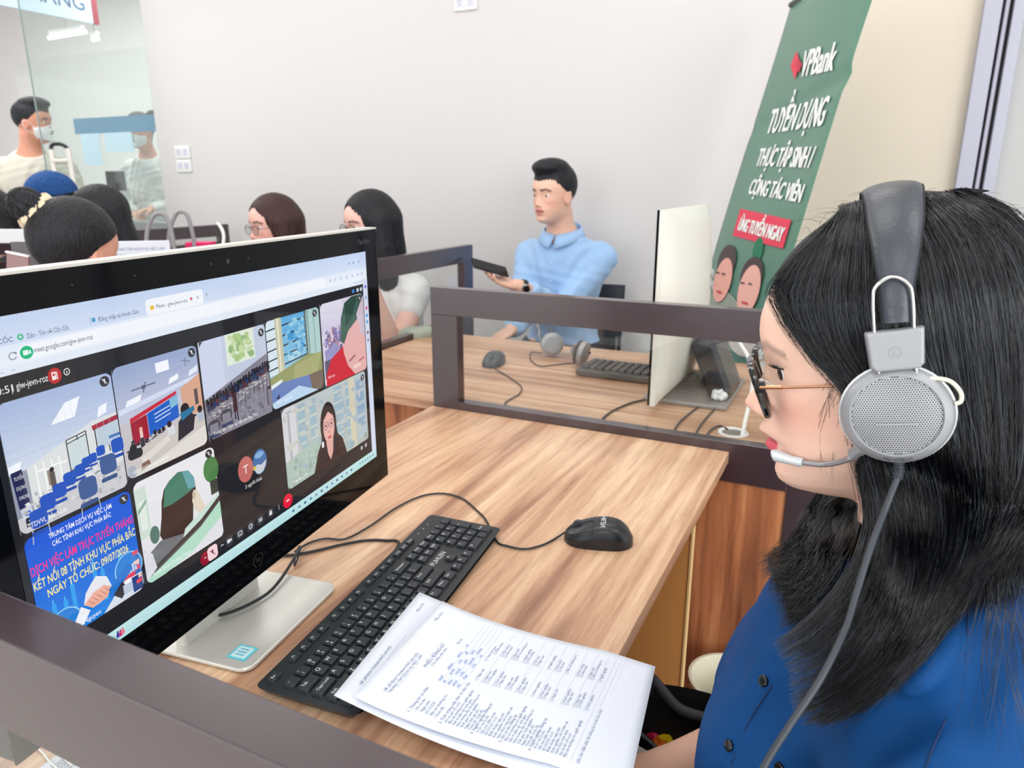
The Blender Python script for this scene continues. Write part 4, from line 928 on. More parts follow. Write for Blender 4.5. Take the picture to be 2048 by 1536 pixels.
# ------------------------------------------------------------------ keyboard
KA = at_z(519, 1360, .770); KB = at_z(866, 1020, .770); KC = at_z(700, 1435, .770); KD = at_z(999, 1055, .770)
kx = (KB+KD-KA-KC); kx[2] = 0; kx /= np.linalg.norm(kx); ky = np.array([-kx[1], kx[0], 0])
KW = ((KB-KA) @ kx+(KD-KC) @ kx)/2; KH = abs(((KA-KC) @ ky+(KB-KD) @ ky)/2); KO = (KA+KB+KC+KD)/4
def kp(x, y, z): return np.array([KO[0], KO[1], DZ])+kx*x+ky*y+Mu*(z+.0045*(y+KH/2)/KH)
kb = thing('keyboard', 'black wired full size keyboard with white legends lying in front of the monitor', 'keyboard', (KO[0], KO[1], DZ))
def kslab(mb, w, h, r, z0, z1, ins=0.0, mi=0):
    a = rrect(w, h, r); n = len(a); c = rrect(w-ins, h-ins, r)
    mb.add([kp(x, y, z0) for x, y in c]+[kp(x, y, z1) for x, y in a], [tuple(range(n-1, -1, -1)), tuple(range(n, 2*n))]+[(i, (i+1) % n, n+(i+1) % n, n+i) for i in range(n)], mi=mi)
b = MB(); kslab(b, KW/2, KH/2, .008, .004, .0135, .006); b.build('case', BLACKP, kb, bevel=.002, smooth=False)
b = MB(); kslab(b, KW/2-.012, KH/2-.003, .008, .0, .004, .004); b.build('foot', mat('rubber_black', (20, 20, 22), .7), kb)
u = KW*.957/22.5; ux0 = -u*11.25
vr = KH/2-.0125
rows_y = [vr, vr-1.28*u*.94, vr-2.28*u*.94, vr-3.28*u*.94, vr-4.28*u*.94, vr-5.28*u*.94]
KEYS = []
def row(ry, x, items):
    for it in items:
        if isinstance(it, (int, float)): x += it; continue
        t, wd = it if isinstance(it, tuple) else (it, 1)
        KEYS.append((t, x+wd/2, ry, wd, 1)); x += wd
row(0, 0, ['Esc', 1, 'F1', 'F2', 'F3', 'F4', .5, 'F5', 'F6', 'F7', 'F8', .5, 'F9', 'F10', 'F11', 'F12', .25, 'PrtSc', 'ScrLk', 'Pause'])
row(1, 0, ['~ `', '! 1', '@ 2', '# 3', '$ 4', '% 5', '^ 6', '& 7', '* 8', '( 9', ') 0', '_ -', '+ =', ('Backspace', 2), .25, 'Ins', 'Home', 'PgUp', .25, 'Num', '/', '*', '-'])
row(2, 0, [('Tab', 1.5)]+list('QWERTYUIOP')+['{ [', '} ]', ('| \\', 1.5), .25, 'Del', 'End', 'PgDn', .25, '7', '8', '9'])
row(3, 0, [('Caps Lock', 1.75)]+list('ASDFGHJKL')+[': ;', '" \'', ('Enter', 2.25), 3.5, '4', '5', '6'])
row(4, 0, [('Shift', 2.25)]+list('ZXCVBNM')+['< ,', '> .', '? /', ('Shift', 2.75), 1.25, '\u2191', 1.25, '1', '2', '3'])
row(5, 0, [('Ctrl', 1.25), ('Win', 1.25), ('Alt', 1.25), ('', 6.25), ('Alt', 1.25), ('Fn', 1.25), ('Menu', 1.25), ('Ctrl', 1.25), .25, '\u2190', '\u2193', '\u2192', .25, ('0', 2), '.'])
KEYS += [('+', 22, 2.5, 1, 2), ('Enter', 22, 4.5, 1, 2)]
KEYMAT = mat('key_black', (40, 44, 49), .38); LEG = mat('key_legend', (226, 228, 230), .5)
def keymesh(mb, t, xu, ry, wd, hu):
    i = int(ry); y = rows_y[i] if hu == 1 else (rows_y[i]+rows_y[i+1])/2
    x = ux0+xu*u; hw = u*wd/2-.0013; hh = (u*.94)*hu/2-.0013 if hu == 1 else u*.94-.0013
    if ry == 0: hh *= .72
    z0, z1 = .0132, .0178; tp_ = .0012
    V = []
    for z, q in ((z0, 0), (z1-.0008, tp_*.6), (z1, tp_*1.3)):
        r = .0022; rr_ = rrect(hw-q, hh-q, r, 2); V += [kp(x+a, y+b_, z) for a, b_ in rr_]
    n = len(rr_); F = [(i_, (i_+1) % n, n+(i_+1) % n, n+i_) for i_ in range(n)]+[(n+i_, n+(i_+1) % n, 2*n+(i_+1) % n, 2*n+i_) for i_ in range(n)]+[tuple(2*n+i_ for i_ in range(n))]
    mb.add(V, F, mi=0)
    sz = .0070 if len(t) == 1 else .0052
    fn = lambda a, b_: kp(a, b_, z1+.00012)
    if ' ' in t and len(t) == 3:
        mb.text(t[0], fn, x-hw*.62, y+hh*.08, .0046, mi=1); mb.text(t[2], fn, x-hw*.62, y-hh*.72, .0052, mi=1)
    elif t: mb.text(t, fn, x-hw*.70, y+(hh*.0 if ry else -.0015), sz if ry else .0046, mi=1, maxw=hw*1.45)
order = sorted(range(len(KEYS)), key=lambda i: KEYS[i][1])
rest = MB()
for k, i in enumerate(order):
    if k < 98:
        m = MB(); keymesh(m, *KEYS[i]); m.build('key', [KEYMAT, LEG], kb)
    else: keymesh(rest, *KEYS[i])
rest.build('far_keys', [KEYMAT, LEG], kb, kind='stuff')
b = MB(); b.text('FUHLEN', lambda a, c: kp(a, c, .0138), ux0+15.3*u, rows_y[3]-.004, .0115, maxw=3*u*.92); b.build('logo', LEG, kb)
b = MB()
for k in range(3): b.obox(kp(ux0+(19.4+k*.9)*u, rows_y[0]+.001, .0138), [kx, ky, Mu], (.002, .0009, .0002))
b.build('indicator_lights', mat('lamp_grey', (150, 154, 158), .4), kb)

# ------------------------------------------------------------------ mouse
MT = np.linspace(0, 1, 41); MZ = np.array([np.interp(x, [0, .03, .12, .3, .5, .62, .78, .90, .97, 1], [.26, .42, .58, .80, .96, 1.0, .93, .70, .42, .22]) for x in MT]); MZ = np.convolve(np.pad(MZ, 2, 'edge'), [.1, .2, .4, .2, .1], 'valid')
def mouse(label, c, yaw, L=.112, W=.062, H=.037, logo=None, m=None, z=DZ):
    r = thing('computer_mouse', label, 'mouse', (c[0], c[1], z))
    f = np.array([math.cos(yaw), math.sin(yaw), 0]); l = np.array([-f[1], f[0], 0])
    C = np.array([c[0], c[1], z])
    def surf(t, a):       # t 0 front .. 1 back, a around
        x = L*(.5-t); e = (1-abs(2*t-1)**5)**.5 if 0 < t < 1 else .0; hw = W/2*(.82+.18*math.sin(math.pi*(.15+.75*t)))*max(e, .30)
        hz = H*float(np.interp(t, MT, MZ))
        y = hw*math.copysign(abs(math.cos(a))**.72, math.cos(a)); zz = hz*max(0, math.sin(a))**.62
        return C+f*x+l*y+Mu*(zz+.001)
    n1, n2 = 34, 22; b = MB(); V = []; F = []
    for i in range(n1+1):
        for j in range(n2+1): V.append(surf(i/n1, math.pi*j/n2))
    for i in range(n1):
        for j in range(n2): F.append((i*(n2+1)+j, i*(n2+1)+j+1, (i+1)*(n2+1)+j+1, (i+1)*(n2+1)+j))
        F.append((i*(n2+1), (i+1)*(n2+1), (i+1)*(n2+1)+n2, i*(n2+1)+n2))
    F += [tuple(range(n2, -1, -1)), tuple(n1*(n2+1)+j for j in range(n2+1))]
    b.add(V, F); b.build('shell', m or mat('mouse_black', (30, 34, 38), .3), r, smooth=True, angle=60)
    w = MB(); p = surf(.20, math.pi/2); w.lathe(p-l*.004-Mu*.003, l, [(.0085, 0), (.0095, .001), (.0095, .007), (.0085, .008)], 20); w.build('scroll_wheel', mat('rubber_grey', (60, 64, 70), .6), r, smooth=True)
    g = MB(); g.tube([surf(t, math.pi/2)+Mu*.0002 for t in np.linspace(.03, .42, 10)], .0007, 5); g.tube([surf(.42, a)+Mu*.0001 for a in np.linspace(.35, math.pi-.35, 12)], .0006, 5)
    g.build('button_gap', mat('gap_black', (8, 8, 9), .6), r)
    if logo:
        t_ = MB(); t_.text(logo, lambda a, c_: surf(.60-c_/L, math.pi/2-a/(W*.5)*.9)+Mu*.0010, 0, 0, .011, align='c', rot=0); t_.build('logo', LEG, r)
    return r, C+f*(L/2)+Mu*.010, f
M1 = (at_z(1127, 1068, DZ+.008)+at_z(1264, 1082, DZ+.010))/2
mfront = at_z(1127, 1068, DZ+.01); mback = at_z(1264, 1080, DZ+.01); dv = mfront-mback
mo1, mtip, mf = mouse('black wired mouse on the near desk to the right of the keyboard', M1+np.array([0, .006, 0]), math.atan2(dv[1], dv[0]), L=np.linalg.norm(dv)*1.0, logo='FUHLEN')

def cord(name, label, pts, r, m=CABLE, cat='cable', group=None, n=60):
    o = MB().tube(smooth_path(pts, n), r, 7).build(name, m, smooth=True)
    return tag(o, label, cat, group)
zc_ = DZ+.0028
def dz(u_, v_, h=.0028): return at_z(u_, v_, DZ+h)
cord('mouse_cable', 'thin black mouse cable looping over the desk behind the keyboard to the mouse', [at_z(590, 1103, DZ+.006), dz(618, 1086), dz(652, 1077), dz(690, 1078), dz(740, 1052), dz(790, 1017), dz(840, 993), dz(885, 987), dz(925, 997), dz(955, 1022), dz(972, 1040), dz(993, 1082), dz(1015, 1092), dz(1050, 1098), dz(1085, 1090), dz(1112, 1076), mtip], .0017)
cord('keyboard_cable', 'black keyboard cable running from the keyboard back edge under the monitor', [kp(.06, KH/2-.004, .008), dz(798, 1086), dz(770, 1081), dz(730, 1081), dz(680, 1090), dz(630, 1102), dz(585, 1110), dz(560, 1110)], .0022)
tie = [dz(588, 1125, .004), dz(592, 1105, .010), dz(600, 1092, .014), dz(597, 1112, .010), dz(589, 1131, .004), dz(590, 1118, .006), dz(597, 1098, .012), dz(604, 1094, .006)]
cord('cable_tie', 'black twist tie bunching the cables beside the monitor stand', tie, .0013, cat='cable tie')
cord('power_cable', 'black cable draped across the silver monitor stand', [dz(600, 1098, .012), dz(585, 1122, .016), dz(560, 1160, .013), dz(535, 1187, .0115), dz(500, 1208, .0115), dz(460, 1225, .0115), dz(425, 1233, .0115), dz(405, 1237, .012)], .0022)

# ------------------------------------------------------------------ forms on the desk
def form(label, TL, TR, BR, BL, lines, z_lift, curl=0.0, seed=1, hand=False, hdr=True):
    TL, TR, BR, BL = [np.asarray(p, float) for p in (TL, TR, BR, BL)]
    rr_ = random.Random(seed)
    def P(a, b_, d=0.0):   # a across 0..1, b_ down the page 0..1
        p = (TL*(1-a)+TR*a)*(1-b_)+(BL*(1-a)+BR*a)*b_
        up = z_lift(a, b_); return p+Mu*(up+d)
    m = MB(); m.grid(lambda i, j: P(j, i), 28, 20, srgb(236, 238, 248)); sh = m.build('sheet', PAINT if False else mat('paper_sheet', (226, 231, 242), .8), None, smooth=True, solid=.0009)
    r = sh; r.name = 'paper_form'; tag(r, label, 'paper', 'forms on the near desk')
    t = MB(); W = np.linalg.norm(TR-TL); Hh = np.linalg.norm(BL-TL)
    def tx(s_, x, y, sz, c=(132, 140, 170), al='l', mw=None): t.text(s_, lambda a, b_: P(a/W, -b_/Hh, .0004), x*W, -y*Hh, sz, srgb(*c), align=al, maxw=mw*W if mw else None)
    def ln(x0, x1, y, c=(176, 182, 208)): 
        n = 6
        for k in range(n):
            a, b_ = x0+(x1-x0)*k/n, x0+(x1-x0)*(k+1)/n
            t.add([P(a, y, .0004), P(b_, y, .0004), P(b_, y+.0011, .0004), P(a, y+.0011, .0004)], [(3, 2, 1, 0)], srgb(*c))
    lines(tx, ln, rr_)
    t.build('print', PAPER, r)
    return r
def page_main(tx, ln, q):
    tx('Mẫu số 01', .80, .05, .0042)
    tx('SỞ LĐTBXH THÀNH PHỐ HÀ NỘI', .30, .095, .0044, al='c', mw=.42); tx('TRUNG TÂM DỊCH VỤ VIỆC LÀM', .30, .115, .0044, al='c', mw=.40); ln(.18, .42, .122)
    tx('PHIẾU ĐĂNG KÝ', .52, .165, .0058, al='c'); tx('(Tìm kiếm việc làm)', .52, .185, .0040, al='c'); tx('Mã số:', .68, .215, .004)
    y = .235
    W = ['Họ và tên', 'Ngày sinh', 'Số CCCD', 'Địa chỉ thường trú', 'Trình độ', 'Điện thoại', 'Nơi ở hiện tại', 'Nghề nghiệp', 'Kinh nghiệm', 'Mức lương', 'Vị trí', 'Hình thức', 'Thời gian', 'Ghi chú']
    tx('1. Thông tin cá nhân', .05, y, .0048)
    for k in range(5):
        y += .0225; tx('- '+W[k]+':', .07, y, .0042); ln(.32, .94, y+.002, (190, 196, 222))
        x = .34
        for _ in range(4):
            n = 2+q.randrange(4); tx(''.join(q.choice('lnuemvrsoca') for _ in range(n)), x, y-.001, .0054, (126, 148, 208)); x += .045+.016*n
    y += .03; tx('2. Tình trạng việc làm và nhu cầu', .05, y, .0048); tx('[ ] Toàn thời gian', .62, y, .004)
    for k in range(30):
        y += .0178
        if k in (7, 14, 21): tx('%d. %s đăng ký' % (3+k//7, W[k % 14]), .05, y, .0047); continue
        tx('%s: %s' % (W[(k*3) % 14], W[(k*5+2) % 14].lower()), .07, y, .0040, mw=.32)
        if k % 3 != 1: tx('[ ] '+W[(k*7+1) % 14], .44, y, .0040); tx('[ ] '+W[(k*2+5) % 14], .70, y, .0040)
        else: ln(.42, .95, y+.002, (190, 196, 222))
    for k in range(4): y += .022; ln(.06, .95, y, (196, 202, 226))
    tx('(Ghi chú: điền đầy đủ thông tin trước khi nộp)', .06, min(y+.03, .97), .004)
def page_back(tx, ln, q):
    tx('Mẫu số 02', .82, .05, .0042); tx('SỞ LĐTBXH THÀNH PHỐ HÀ NỘI', .30, .055, .0044, al='c', mw=.5); ln(.05, .6, .07)
A0 = at_z(668, 1390, .793); A1 = at_z(839, 1184, .793); A2 = at_z(1311, 1333, .757); A3 = at_z(1238, 1536, .757); 
A3 = A2+(A0-A1)*1.0; A3[2] = .7565
B0 = at_z(706, 1392, .797); B1_ = at_z(884, 1202, .797); B2_ = at_z(1264, 1318, .760); B3 = B2_+(B0-B1_); B3[2] = .760
sag = lambda a, b_: -.010*math.sin(math.pi*min(1, b_*1.15))*(1.0)+.0
form('white printed form, lower of the two sheets, its corner showing beyond the upper one', A0, A1, A2, A3, page_back, sag, seed=2)
form('white printed form filled in with blue handwriting, upper of the two sheets', B0, B1_, B2_, B3, page_main, lambda a, b_: -.010*math.sin(math.pi*min(1, b_*1.15))+.0035*math.sin(math.pi*b_)**2, seed=5)
P0 = dz(80, 1536, .001); P1 = dz(146, 1487, .001); P2 = dz(300, 1545, .001); pe = P1-P0
form('white sheet of paper lying on the desk under the corner of the monitor', P0, P1, P2, P2-pe, lambda tx, ln, q: [tx('Trung tâm dịch vụ việc làm', .1, .12+.04*k, .005) for k in range(5)]+[ln(.1, .8, .36)], lambda a, b_: .0008, seed=8)
for k, (a, b_) in enumerate((((78, 1498), (98, 1522)), ((100, 1487), (118, 1508)))):
    cord('charging_cable', ('white charging cord crossing the desk left of the paper sheet', 'white charging cord crossing the desk nearer the monitor corner')[k], [dz(a[0]-70, a[1]-60), dz(*a), dz(*b_), dz(b_[0]+25, b_[1]+22, .004)], .0010, WHITEP, group='white cords under the monitor')

# ------------------------------------------------------------------ black bag beside her
bag = thing('tote_bag', 'open black bag with coloured wrappers inside, below the desk edge beside the woman', 'bag', (-.17, .93, .22))
bc_ = (at_z(1290, 1345, .55)+at_z(1450, 1395, .55))/2+np.array([-.005, -.055, -.02])
def bagpt(t, a, k=1.0):
    rx, ry = .115*(1-.18*(1-t))*k, .085*(1-.2*(1-t))*k
    return bc_+np.array([rx*math.cos(a)*(1+.05*math.sin(3*a)), ry*math.sin(a)*(1+.06*math.cos(2*a+1)), -.33*(1-t)+.012*math.sin(2*a+.5)*t])
b = MB()
b.grid(lambda i, j: bagpt(j, 2*math.pi*i), 36, 8); b.grid(lambda i, j: bagpt(1-j, 2*math.pi*i, .96), 36, 8)
b.poly([bagpt(0, 2*math.pi*i/36) for i in range(36)])
b.build('bag_body', mat('black_fabric', (22, 24, 28), .7, bump=(80, .3, .004)), bag, smooth=True)
for yy in (-1, 1):
    hd = MB(); hd.tube(smooth_path([bc_+np.array([-.05, .075*yy, -.03]), bc_+np.array([-.045, .06*yy, .01]), bc_+np.array([0, .05*yy, -.02]), bc_+np.array([.05, .06*yy, -.03])], 20), .004, 8, flat=2); hd.build('strap', mat('black_strap', (36, 38, 44), .6), bag, smooth=True)
for k, (uv, c, sz, lb) in enumerate((((1312, 1470), (206, 30, 74), .016, 'red and pink crumpled wrapper inside the black bag'), ((1335, 1478), (236, 200, 30), .020, 'yellow crumpled wrapper inside the black bag'), ((1322, 1492), (226, 120, 40), .014, 'orange wrapper scrap under the yellow wrapper in the bag'))):
    c0 = at_z(*uv, .42); b = MB(); R2 = random.Random(k)
    b.lathe(c0, (.2, .3, .9), [(sz*(.3+.9*math.sin(math.pi*i/6)), sz*(i/6-.5)*1.4) for i in range(7)], 9)
    b.v = [[p+R2.uniform(-.35, .35)*sz for p in v] for v in b.v]
    tag(b.build('snack_wrapper', mat('wrapper_%d' % k, c, .35)), lb, 'wrapper', 'wrappers in the bag')
c0 = at_z(1436, 1402, .30); bk = thing('bucket', 'white bucket standing on the floor just behind the black bag', 'bucket', (c0[0], c0[1]+.05, 0))
b = MB(); b.lathe((c0[0]+.01, c0[1]+.075, 0), (0, 0, 1), [(.062, 0), (.080, .296), (.084, .298), (.084, .303), (.078, .303), (.076, .298), (.060, .01)], 36); b.build('bucket_body', mat('cream_plastic', (232, 228, 206), .4), bk, smooth=True)
# ------------------------------------------------------------------ the woman with the headset
WH = np.array([.027, .65, 1.1305]); WM = hframe(math.pi+.053, .165, .02)
def hw(x, y, z): return WH+np.array([x, y, z]) @ WM
woman = thing('person', 'woman in a dark blue shirt with long black hair, wearing a headset and glasses', 'person', (.08, .65, .40))
shL = np.array([.092, .500, .962]); shR = np.array([.095, .80, .955]); nkb = np.array([.085, .655, .985])
elL = np.array([.06, .44, .72]); wrL = np.array([-.10, .56, .60])
elR = np.array([.03, .80, .70]); wrR = np.array([-.165, .745, .565])
W_torso = [('e', (.060, .655, .805), (.118, .148, .185)), ('e', (.055, .655, .64), (.115, .140, .20)), ('e', (.060, .655, .50), (.13, .165, .13)),
           ('c', shL+[.0, .025, 0], shR-[.0, .02, 0], .050, .050), ('e', (-.008, .590, .775), (.066, .066, .070)), ('e', (-.008, .715, .775), (.066, .066, .070)), ('c', nkb, (.09, .655, .93), .060, .085)]
W_arms = [('c', shL, elL, .036, .036), ('c', elL, wrL, .039, .027), ('c', shR, elR, .040, .038), ('c', elR, wrR, .040, .026)]
W_hand = hand_prims(wrR+[-.012, -.002, -.006], np.array([-.75, -.2, -.55]), np.array([-.3, .2, -.9]), .45, thumb=1, s=.9)+hand_prims(wrL, np.array([-.9, .3, -.3]), np.array([0, 0, -1.0]), .4, thumb=-1, s=.9)
W_neck = [('c', hw(-.030, 0, -.03), (.080, .655, .965), .051, .056)]
W_legs = [('c', (.06, .58, .47), (-.30, .56, .50), .085, .065), ('c', (.06, .73, .47), (-.30, .75, .50), .085, .065), ('c', (-.30, .56, .50), (-.26, .56, .09), .06, .042), ('c', (-.30, .75, .50), (-.26, .75, .09), .06, .042), ('e', (-.32, .56, .045), (.12, .045, .045)), ('e', (-.32, .75, .045), (.12, .045, .045))]
def f_woman(P):
    q = (P-WH) @ WM.T
    d = smin(head_sdf(q, nose=.97, lips=1.05), sd_prims(P, W_neck), .014)
    d = smin(d, sd_prims(P, W_torso, .04, -.016), .02)
    d = smin(d, sd_prims(P, W_arms, .02), .02)
    d = smin(d, sd_prims(P, W_hand, .006), .010)
    return smin(d, sd_prims(P, W_legs, .03), .03)
def c_woman(V):
    q = (V-WH) @ WM.T; return head_col(q, (247, 205, 184), (228, 84, 106), browamp=.42, blush=.36, lipamp=.95, lipc=-.048, liph=.0098)
# fine head, coarser body: one surface
def part_geo(fn, lo, hi, st): return sdf_geo(fn, lo, hi, st)
Vb, Qb = sdf_geo(f_woman, (-.50, .34, 0.0), (.24, .92, .975), .0058)
Vh, Qh = sdf_geo(f_woman, (-.12, .53, .965), (.18, .78, 1.29), .0021)
Vb = lap(Vb, Qb, 1); Vh = lap(Vh, Qh, 1, .4)
np_mesh('body', np.vstack([Vb, Vh]), np.vstack([Qb, Qh+len(Vb)]), SKIN, woman, np.vstack([np.full((len(Vb), 3), srgb(246, 202, 180)[:3]), c_woman(Vh)]))
eyeballs(WH-WM[0]*.0016, WM, 1.0, (1, .42, -.10), woman)
lb = MB()                                                        # lashes and lid line
for sg in (1, -1):
    lid = [hw(.0702+.0123*math.cos(t)*math.cos(.33), sg*.0318+.0123*math.sin(t), .0195+.0042+.0012*math.cos(t)) for t in np.linspace(-1.05, 1.05, 12)]
    lb.tube(lid, .0008, 5)
    for t in np.linspace(-.9, 1.0, 12):
        b0 = np.array([.0702+.0123*math.cos(t)*.95, sg*(.0318+.0123*math.sin(t)*sg*sg), .0240]); b1 = b0+np.array([.0065*math.cos(t*.6), sg*.0045*math.sin(t*.8), .003])
        lb.tube([hw(*b0), hw(*((b0+b1)/2-[0, 0, .0006])), hw(*b1)], [.0004, .0003, .0001], 4)
lb.build('eyelashes', mat('lash_black', (16, 14, 15), .6), woman)

# shirt
W_slv = [('c', shL, shL+(elL-shL)*.62, .058, .058), ('c', shR, shR+(elR-shR)*.70, .056, .058)]
def folds(P):
    x, y, z = P.T
    d = np.zeros(len(P))
    for (a, b_, wd, amp) in FOLDS:
        a = np.asarray(a); b_ = np.asarray(b_); e = b_-a; t = np.clip((P-a) @ e/(e @ e), 0, 1)
        r = np.linalg.norm(P-a-t[:, None]*e, axis=1); d += amp*np.exp(-(r/wd)**2)*np.sin(math.pi*np.clip(t*.9+.1, 0, 1))
    return d
FOLDS = []
def f_shirt0(P):
    d = sd_prims(P, W_torso, .05, .013); d = smin(d, sd_prims(P, W_slv, .02, .004), .022)
    return d
def march(u, v, fn, d0=.30, d1=.9, off=0.0):
    r = ray(u, v)/FPX; t = d0
    for _ in range(200):
        e = fn((C0+r*t)[None])[0]-off
        if e < .0006: return C0+r*t, t
        t += max(e*.6, .0008)
        if t > d1: break
    return None, None
for (p0, p1, wd, amp) in (((1925, 1360), (1700, 1536), .012, .024), ((1900, 1345), (1790, 1400), .012, -.012), ((1980, 1300), (1900, 1500), .012, .012), ((1935, 1205), (1922, 1372), .004, .004), ((1922, 1372), (1868, 1490), .004, .0035), ((1655, 1215), (1545, 1345), .006, .014), ((1545, 1365), (1470, 1536), .003, .0022), ((1590, 1360), (1510, 1500), .016, .006), ((1700, 1400), (1560, 1536), .020, -.012), ((1500, 1300), (1450, 1400), .012, .003)):
    a, _ = march(*p0, f_shirt0); b_, _ = march(*p1, f_shirt0)
    if a is not None and b_ is not None: FOLDS.append((a, b_, wd, amp))
def f_wshirt(P):
    d = f_shirt0(P)+folds(P)+cloth_noise(P, .0022, .8)
    g = (P-np.array([.050, .655, .995])) @ np.array([[.80, 0, .60], [0, 1, 0], [-.60, 0, .80]]).T   # round neck opening dipping at the front
    d = np.maximum(d, -np.maximum(np.hypot(g[:, 0]/1.15, g[:, 1])-.066, np.abs(g[:, 2])-.09))
    d = np.maximum(d, -sd_prims(P, W_neck, .01, .009))
    ar = (P-(shL+(elL-shL)*.66)) @ ((elL-shL)/np.linalg.norm(elL-shL)); nearL = (P[:, 1] < .535)
    d = np.where(nearL, np.maximum(d, ar), d)
    return np.maximum(d, .46-P[:, 2])
SH = mat('navy_shirt', (2, 66, 124), .7, spec=.22, bump=(420, .12, .001))
sdf_obj('shirt', f_wshirt, (-.16, .34, .44), (.26, .96, 1.06), .0036, SH, woman, it=1)
def f_trw(P):
    return np.maximum(np.maximum(sd_prims(P, W_legs[:4]+[('e', (.06, .655, .50), (.13, .165, .12))], .04, .011)+cloth_noise(P, .004), P[:, 2]-.585), .11-P[:, 2])
sdf_obj('trousers', f_trw, (-.44, .40, .06), (.26, .92, .68), .008, mat('grey_trousers', (150, 144, 142), .9), woman)
for uv in ((1527, 1362), (1458, 1491), (1560, 1536)):
    p, t = march(*uv, f_wshirt)
    if p is None: continue
    e = .001; n_ = np.array([f_wshirt((p+np.eye(3)[k]*e)[None])[0]-f_wshirt((p-np.eye(3)[k]*e)[None])[0] for k in range(3)]); n_ /= np.linalg.norm(n_)
    bm_ = MB(); bm_.lathe(p, n_, [(.0048, -.001), (.0048, .0013), (.0038, .0020), (.0025, .0015), (.0001, .0015)], 16)
    bm_.build('button', mat('button_black', (18, 20, 26), .18), woman, smooth=True)

for k, line in enumerate((((1938, 1196), (1936, 1250), (1930, 1320), (1922, 1375), (1896, 1430), (1868, 1490), (1850, 1540)), ((1590, 1300), (1545, 1370), (1500, 1440), (1462, 1530)))):
    sp_ = [march(u, v, f_wshirt)[0] for u, v in line]; sp_ = [p for p in sp_ if p is not None]
    if len(sp_) > 3: MB().tube(smooth_path(sp_, 40), .0007, 5).build('seam', mat('seam_navy', (2, 42, 88), .8), woman, smooth=True)
# hair: a cap over the skull and locks falling over the shoulders, laid out as guide lines and filled with strands
CAPC = np.array([-.012, 0, .054]); CAPR = np.array([.108, .0875, .0965])
def f_cap0(P):      # skull-shaped cap carried straight down below its widest level
    q = (P-WH) @ WM.T-CAPC; q[:, 2] = np.maximum(q[:, 2], 0); return sd_ell(q, (0, 0, 0), CAPR)
def cap_hit(u, v):
    r = ray(u, v)/FPX; t = np.arange(.30, .95, .002); e = f_cap0(C0+t[:, None]*r)
    k = np.argmax(e < 0) if (e < 0).any() else int(np.argmin(e))
    t0 = t[k]
    if (e < 0).any():
        a, b_ = t[max(k-1, 0)], t[k]
        for _ in range(14):
            m = (a+b_)/2
            if f_cap0((C0+m*r)[None])[0] < 0: b_ = m
            else: a = m
        t0 = b_
    return C0+t0*r
def gpt(g):
    if len(g) == 2: return cap_hit(*g)
    u, v, d = g
    p, t = march(u, v, f_wshirt, off=.010)
    if t is not None and t < d: return p
    return at_d(u, v, d)
GUIDES = [   # near side, front to back; (u, v) lies on the cap, (u, v, depth) falls free
 [(1700, 424), (1648, 466), (1592, 522), (1556, 574), (1572, 618), (1598, 668), (1638, 724), (1690, 775), (1705, 830), (1712, 885, .575), (1722, 950, .565), (1735, 1030, .555), (1715, 1110, .545), (1672, 1180, .535), (1612, 1245, .53), (1548, 1285, .53)],
 [(1706, 420), (1668, 472), (1636, 532), (1614, 590), (1622, 640), (1645, 690), (1685, 742), (1722, 800), (1730, 850), (1735, 900, .560), (1748, 960, .552), (1762, 1040, .54), (1750, 1130, .53), (1710, 1215, .52), (1650, 1285, .515), (1572, 1325, .515)],
 [(1716, 414), (1700, 474), (1686, 540), (1680, 600), (1688, 655), (1705, 705), (1735, 755), (1762, 805), (1770, 860), (1775, 920, .552), (1790, 990, .540), (1800, 1080, .527), (1780, 1190, .515), (1730, 1290, .505), (1665, 1365, .50), (1582, 1400, .50)],
 [(1760, 404), (1762, 470), (1764, 540), (1768, 600), (1778, 655), (1790, 705), (1806, 755), (1818, 805), (1824, 860), (1835, 930, .545), (1850, 1010, .532), (1852, 1110, .518), (1825, 1220, .506), (1765, 1325, .498), (1690, 1405, .493), (1600, 1445, .49)],
 [(1806, 412), (1826, 470), (1840, 540), (1850, 610), (1858, 670), (1868, 730), (1880, 790), (1890, 845), (1900, 900), (1910, 965, .540), (1912, 1040, .524), (1895, 1130, .508), (1850, 1230, .497), (1785, 1330, .489), (1720, 1400, .485), (1650, 1448, .484)],
 [(1850, 406), (1888, 466), (1912, 540), (1926, 615), (1936, 690), (1944, 760), (1950, 825), (1955, 885), (1960, 940), (1962, 1005, .530), (1950, 1080, .512), (1922, 1155, .500), (1872, 1240, .490), (1815, 1320, .483), (1765, 1380, .481), (1705, 1428, .480)],
 [(1890, 396), (1946, 456), (1980, 535), (1998, 620), (2008, 705), (2012, 785), (2012, 855), (2010, 915), (2006, 965), (1998, 1010, .528), (1980, 1060, .514), (1955, 1110, .504), (1925, 1170, .497), (1890, 1235, .489), (1850, 1300, .484), (1800, 1370, .481)],
 [(1915, 386), (1994, 448), (2046, 540), (2066, 640), (2074, 735), (2074, 815), (2070, 880), (2062, 930), (2052, 970), (2040, 1000, .538), (2024, 1030, .528), (2006, 1065, .519), (1988, 1100, .510), (1968, 1140, .503), (1945, 1180, .498), (1915, 1235, .49)],
 [(1935, 378), (2040, 440), (2106, 550), (2130, 660), (2138, 760), (2136, 840), (2130, 905), (2122, 950), (2112, 990), (2104, 1020, .56), (2094, 1050, .545), (2086, 1080, .53), (2078, 1105, .52), (2072, 1130, .51), (2066, 1155, .502), (2060, 1190, .492)],
]
NG = 17
def part_pt(p):      # the parting, along the crown
    q = (p-WH) @ WM.T; x = min(q[0], .085); z = CAPC[2]+CAPR[2]*math.sqrt(max(.02, 1-((x-CAPC[0])/CAPR[0])**2-.003)); return hw(x, .005, z)
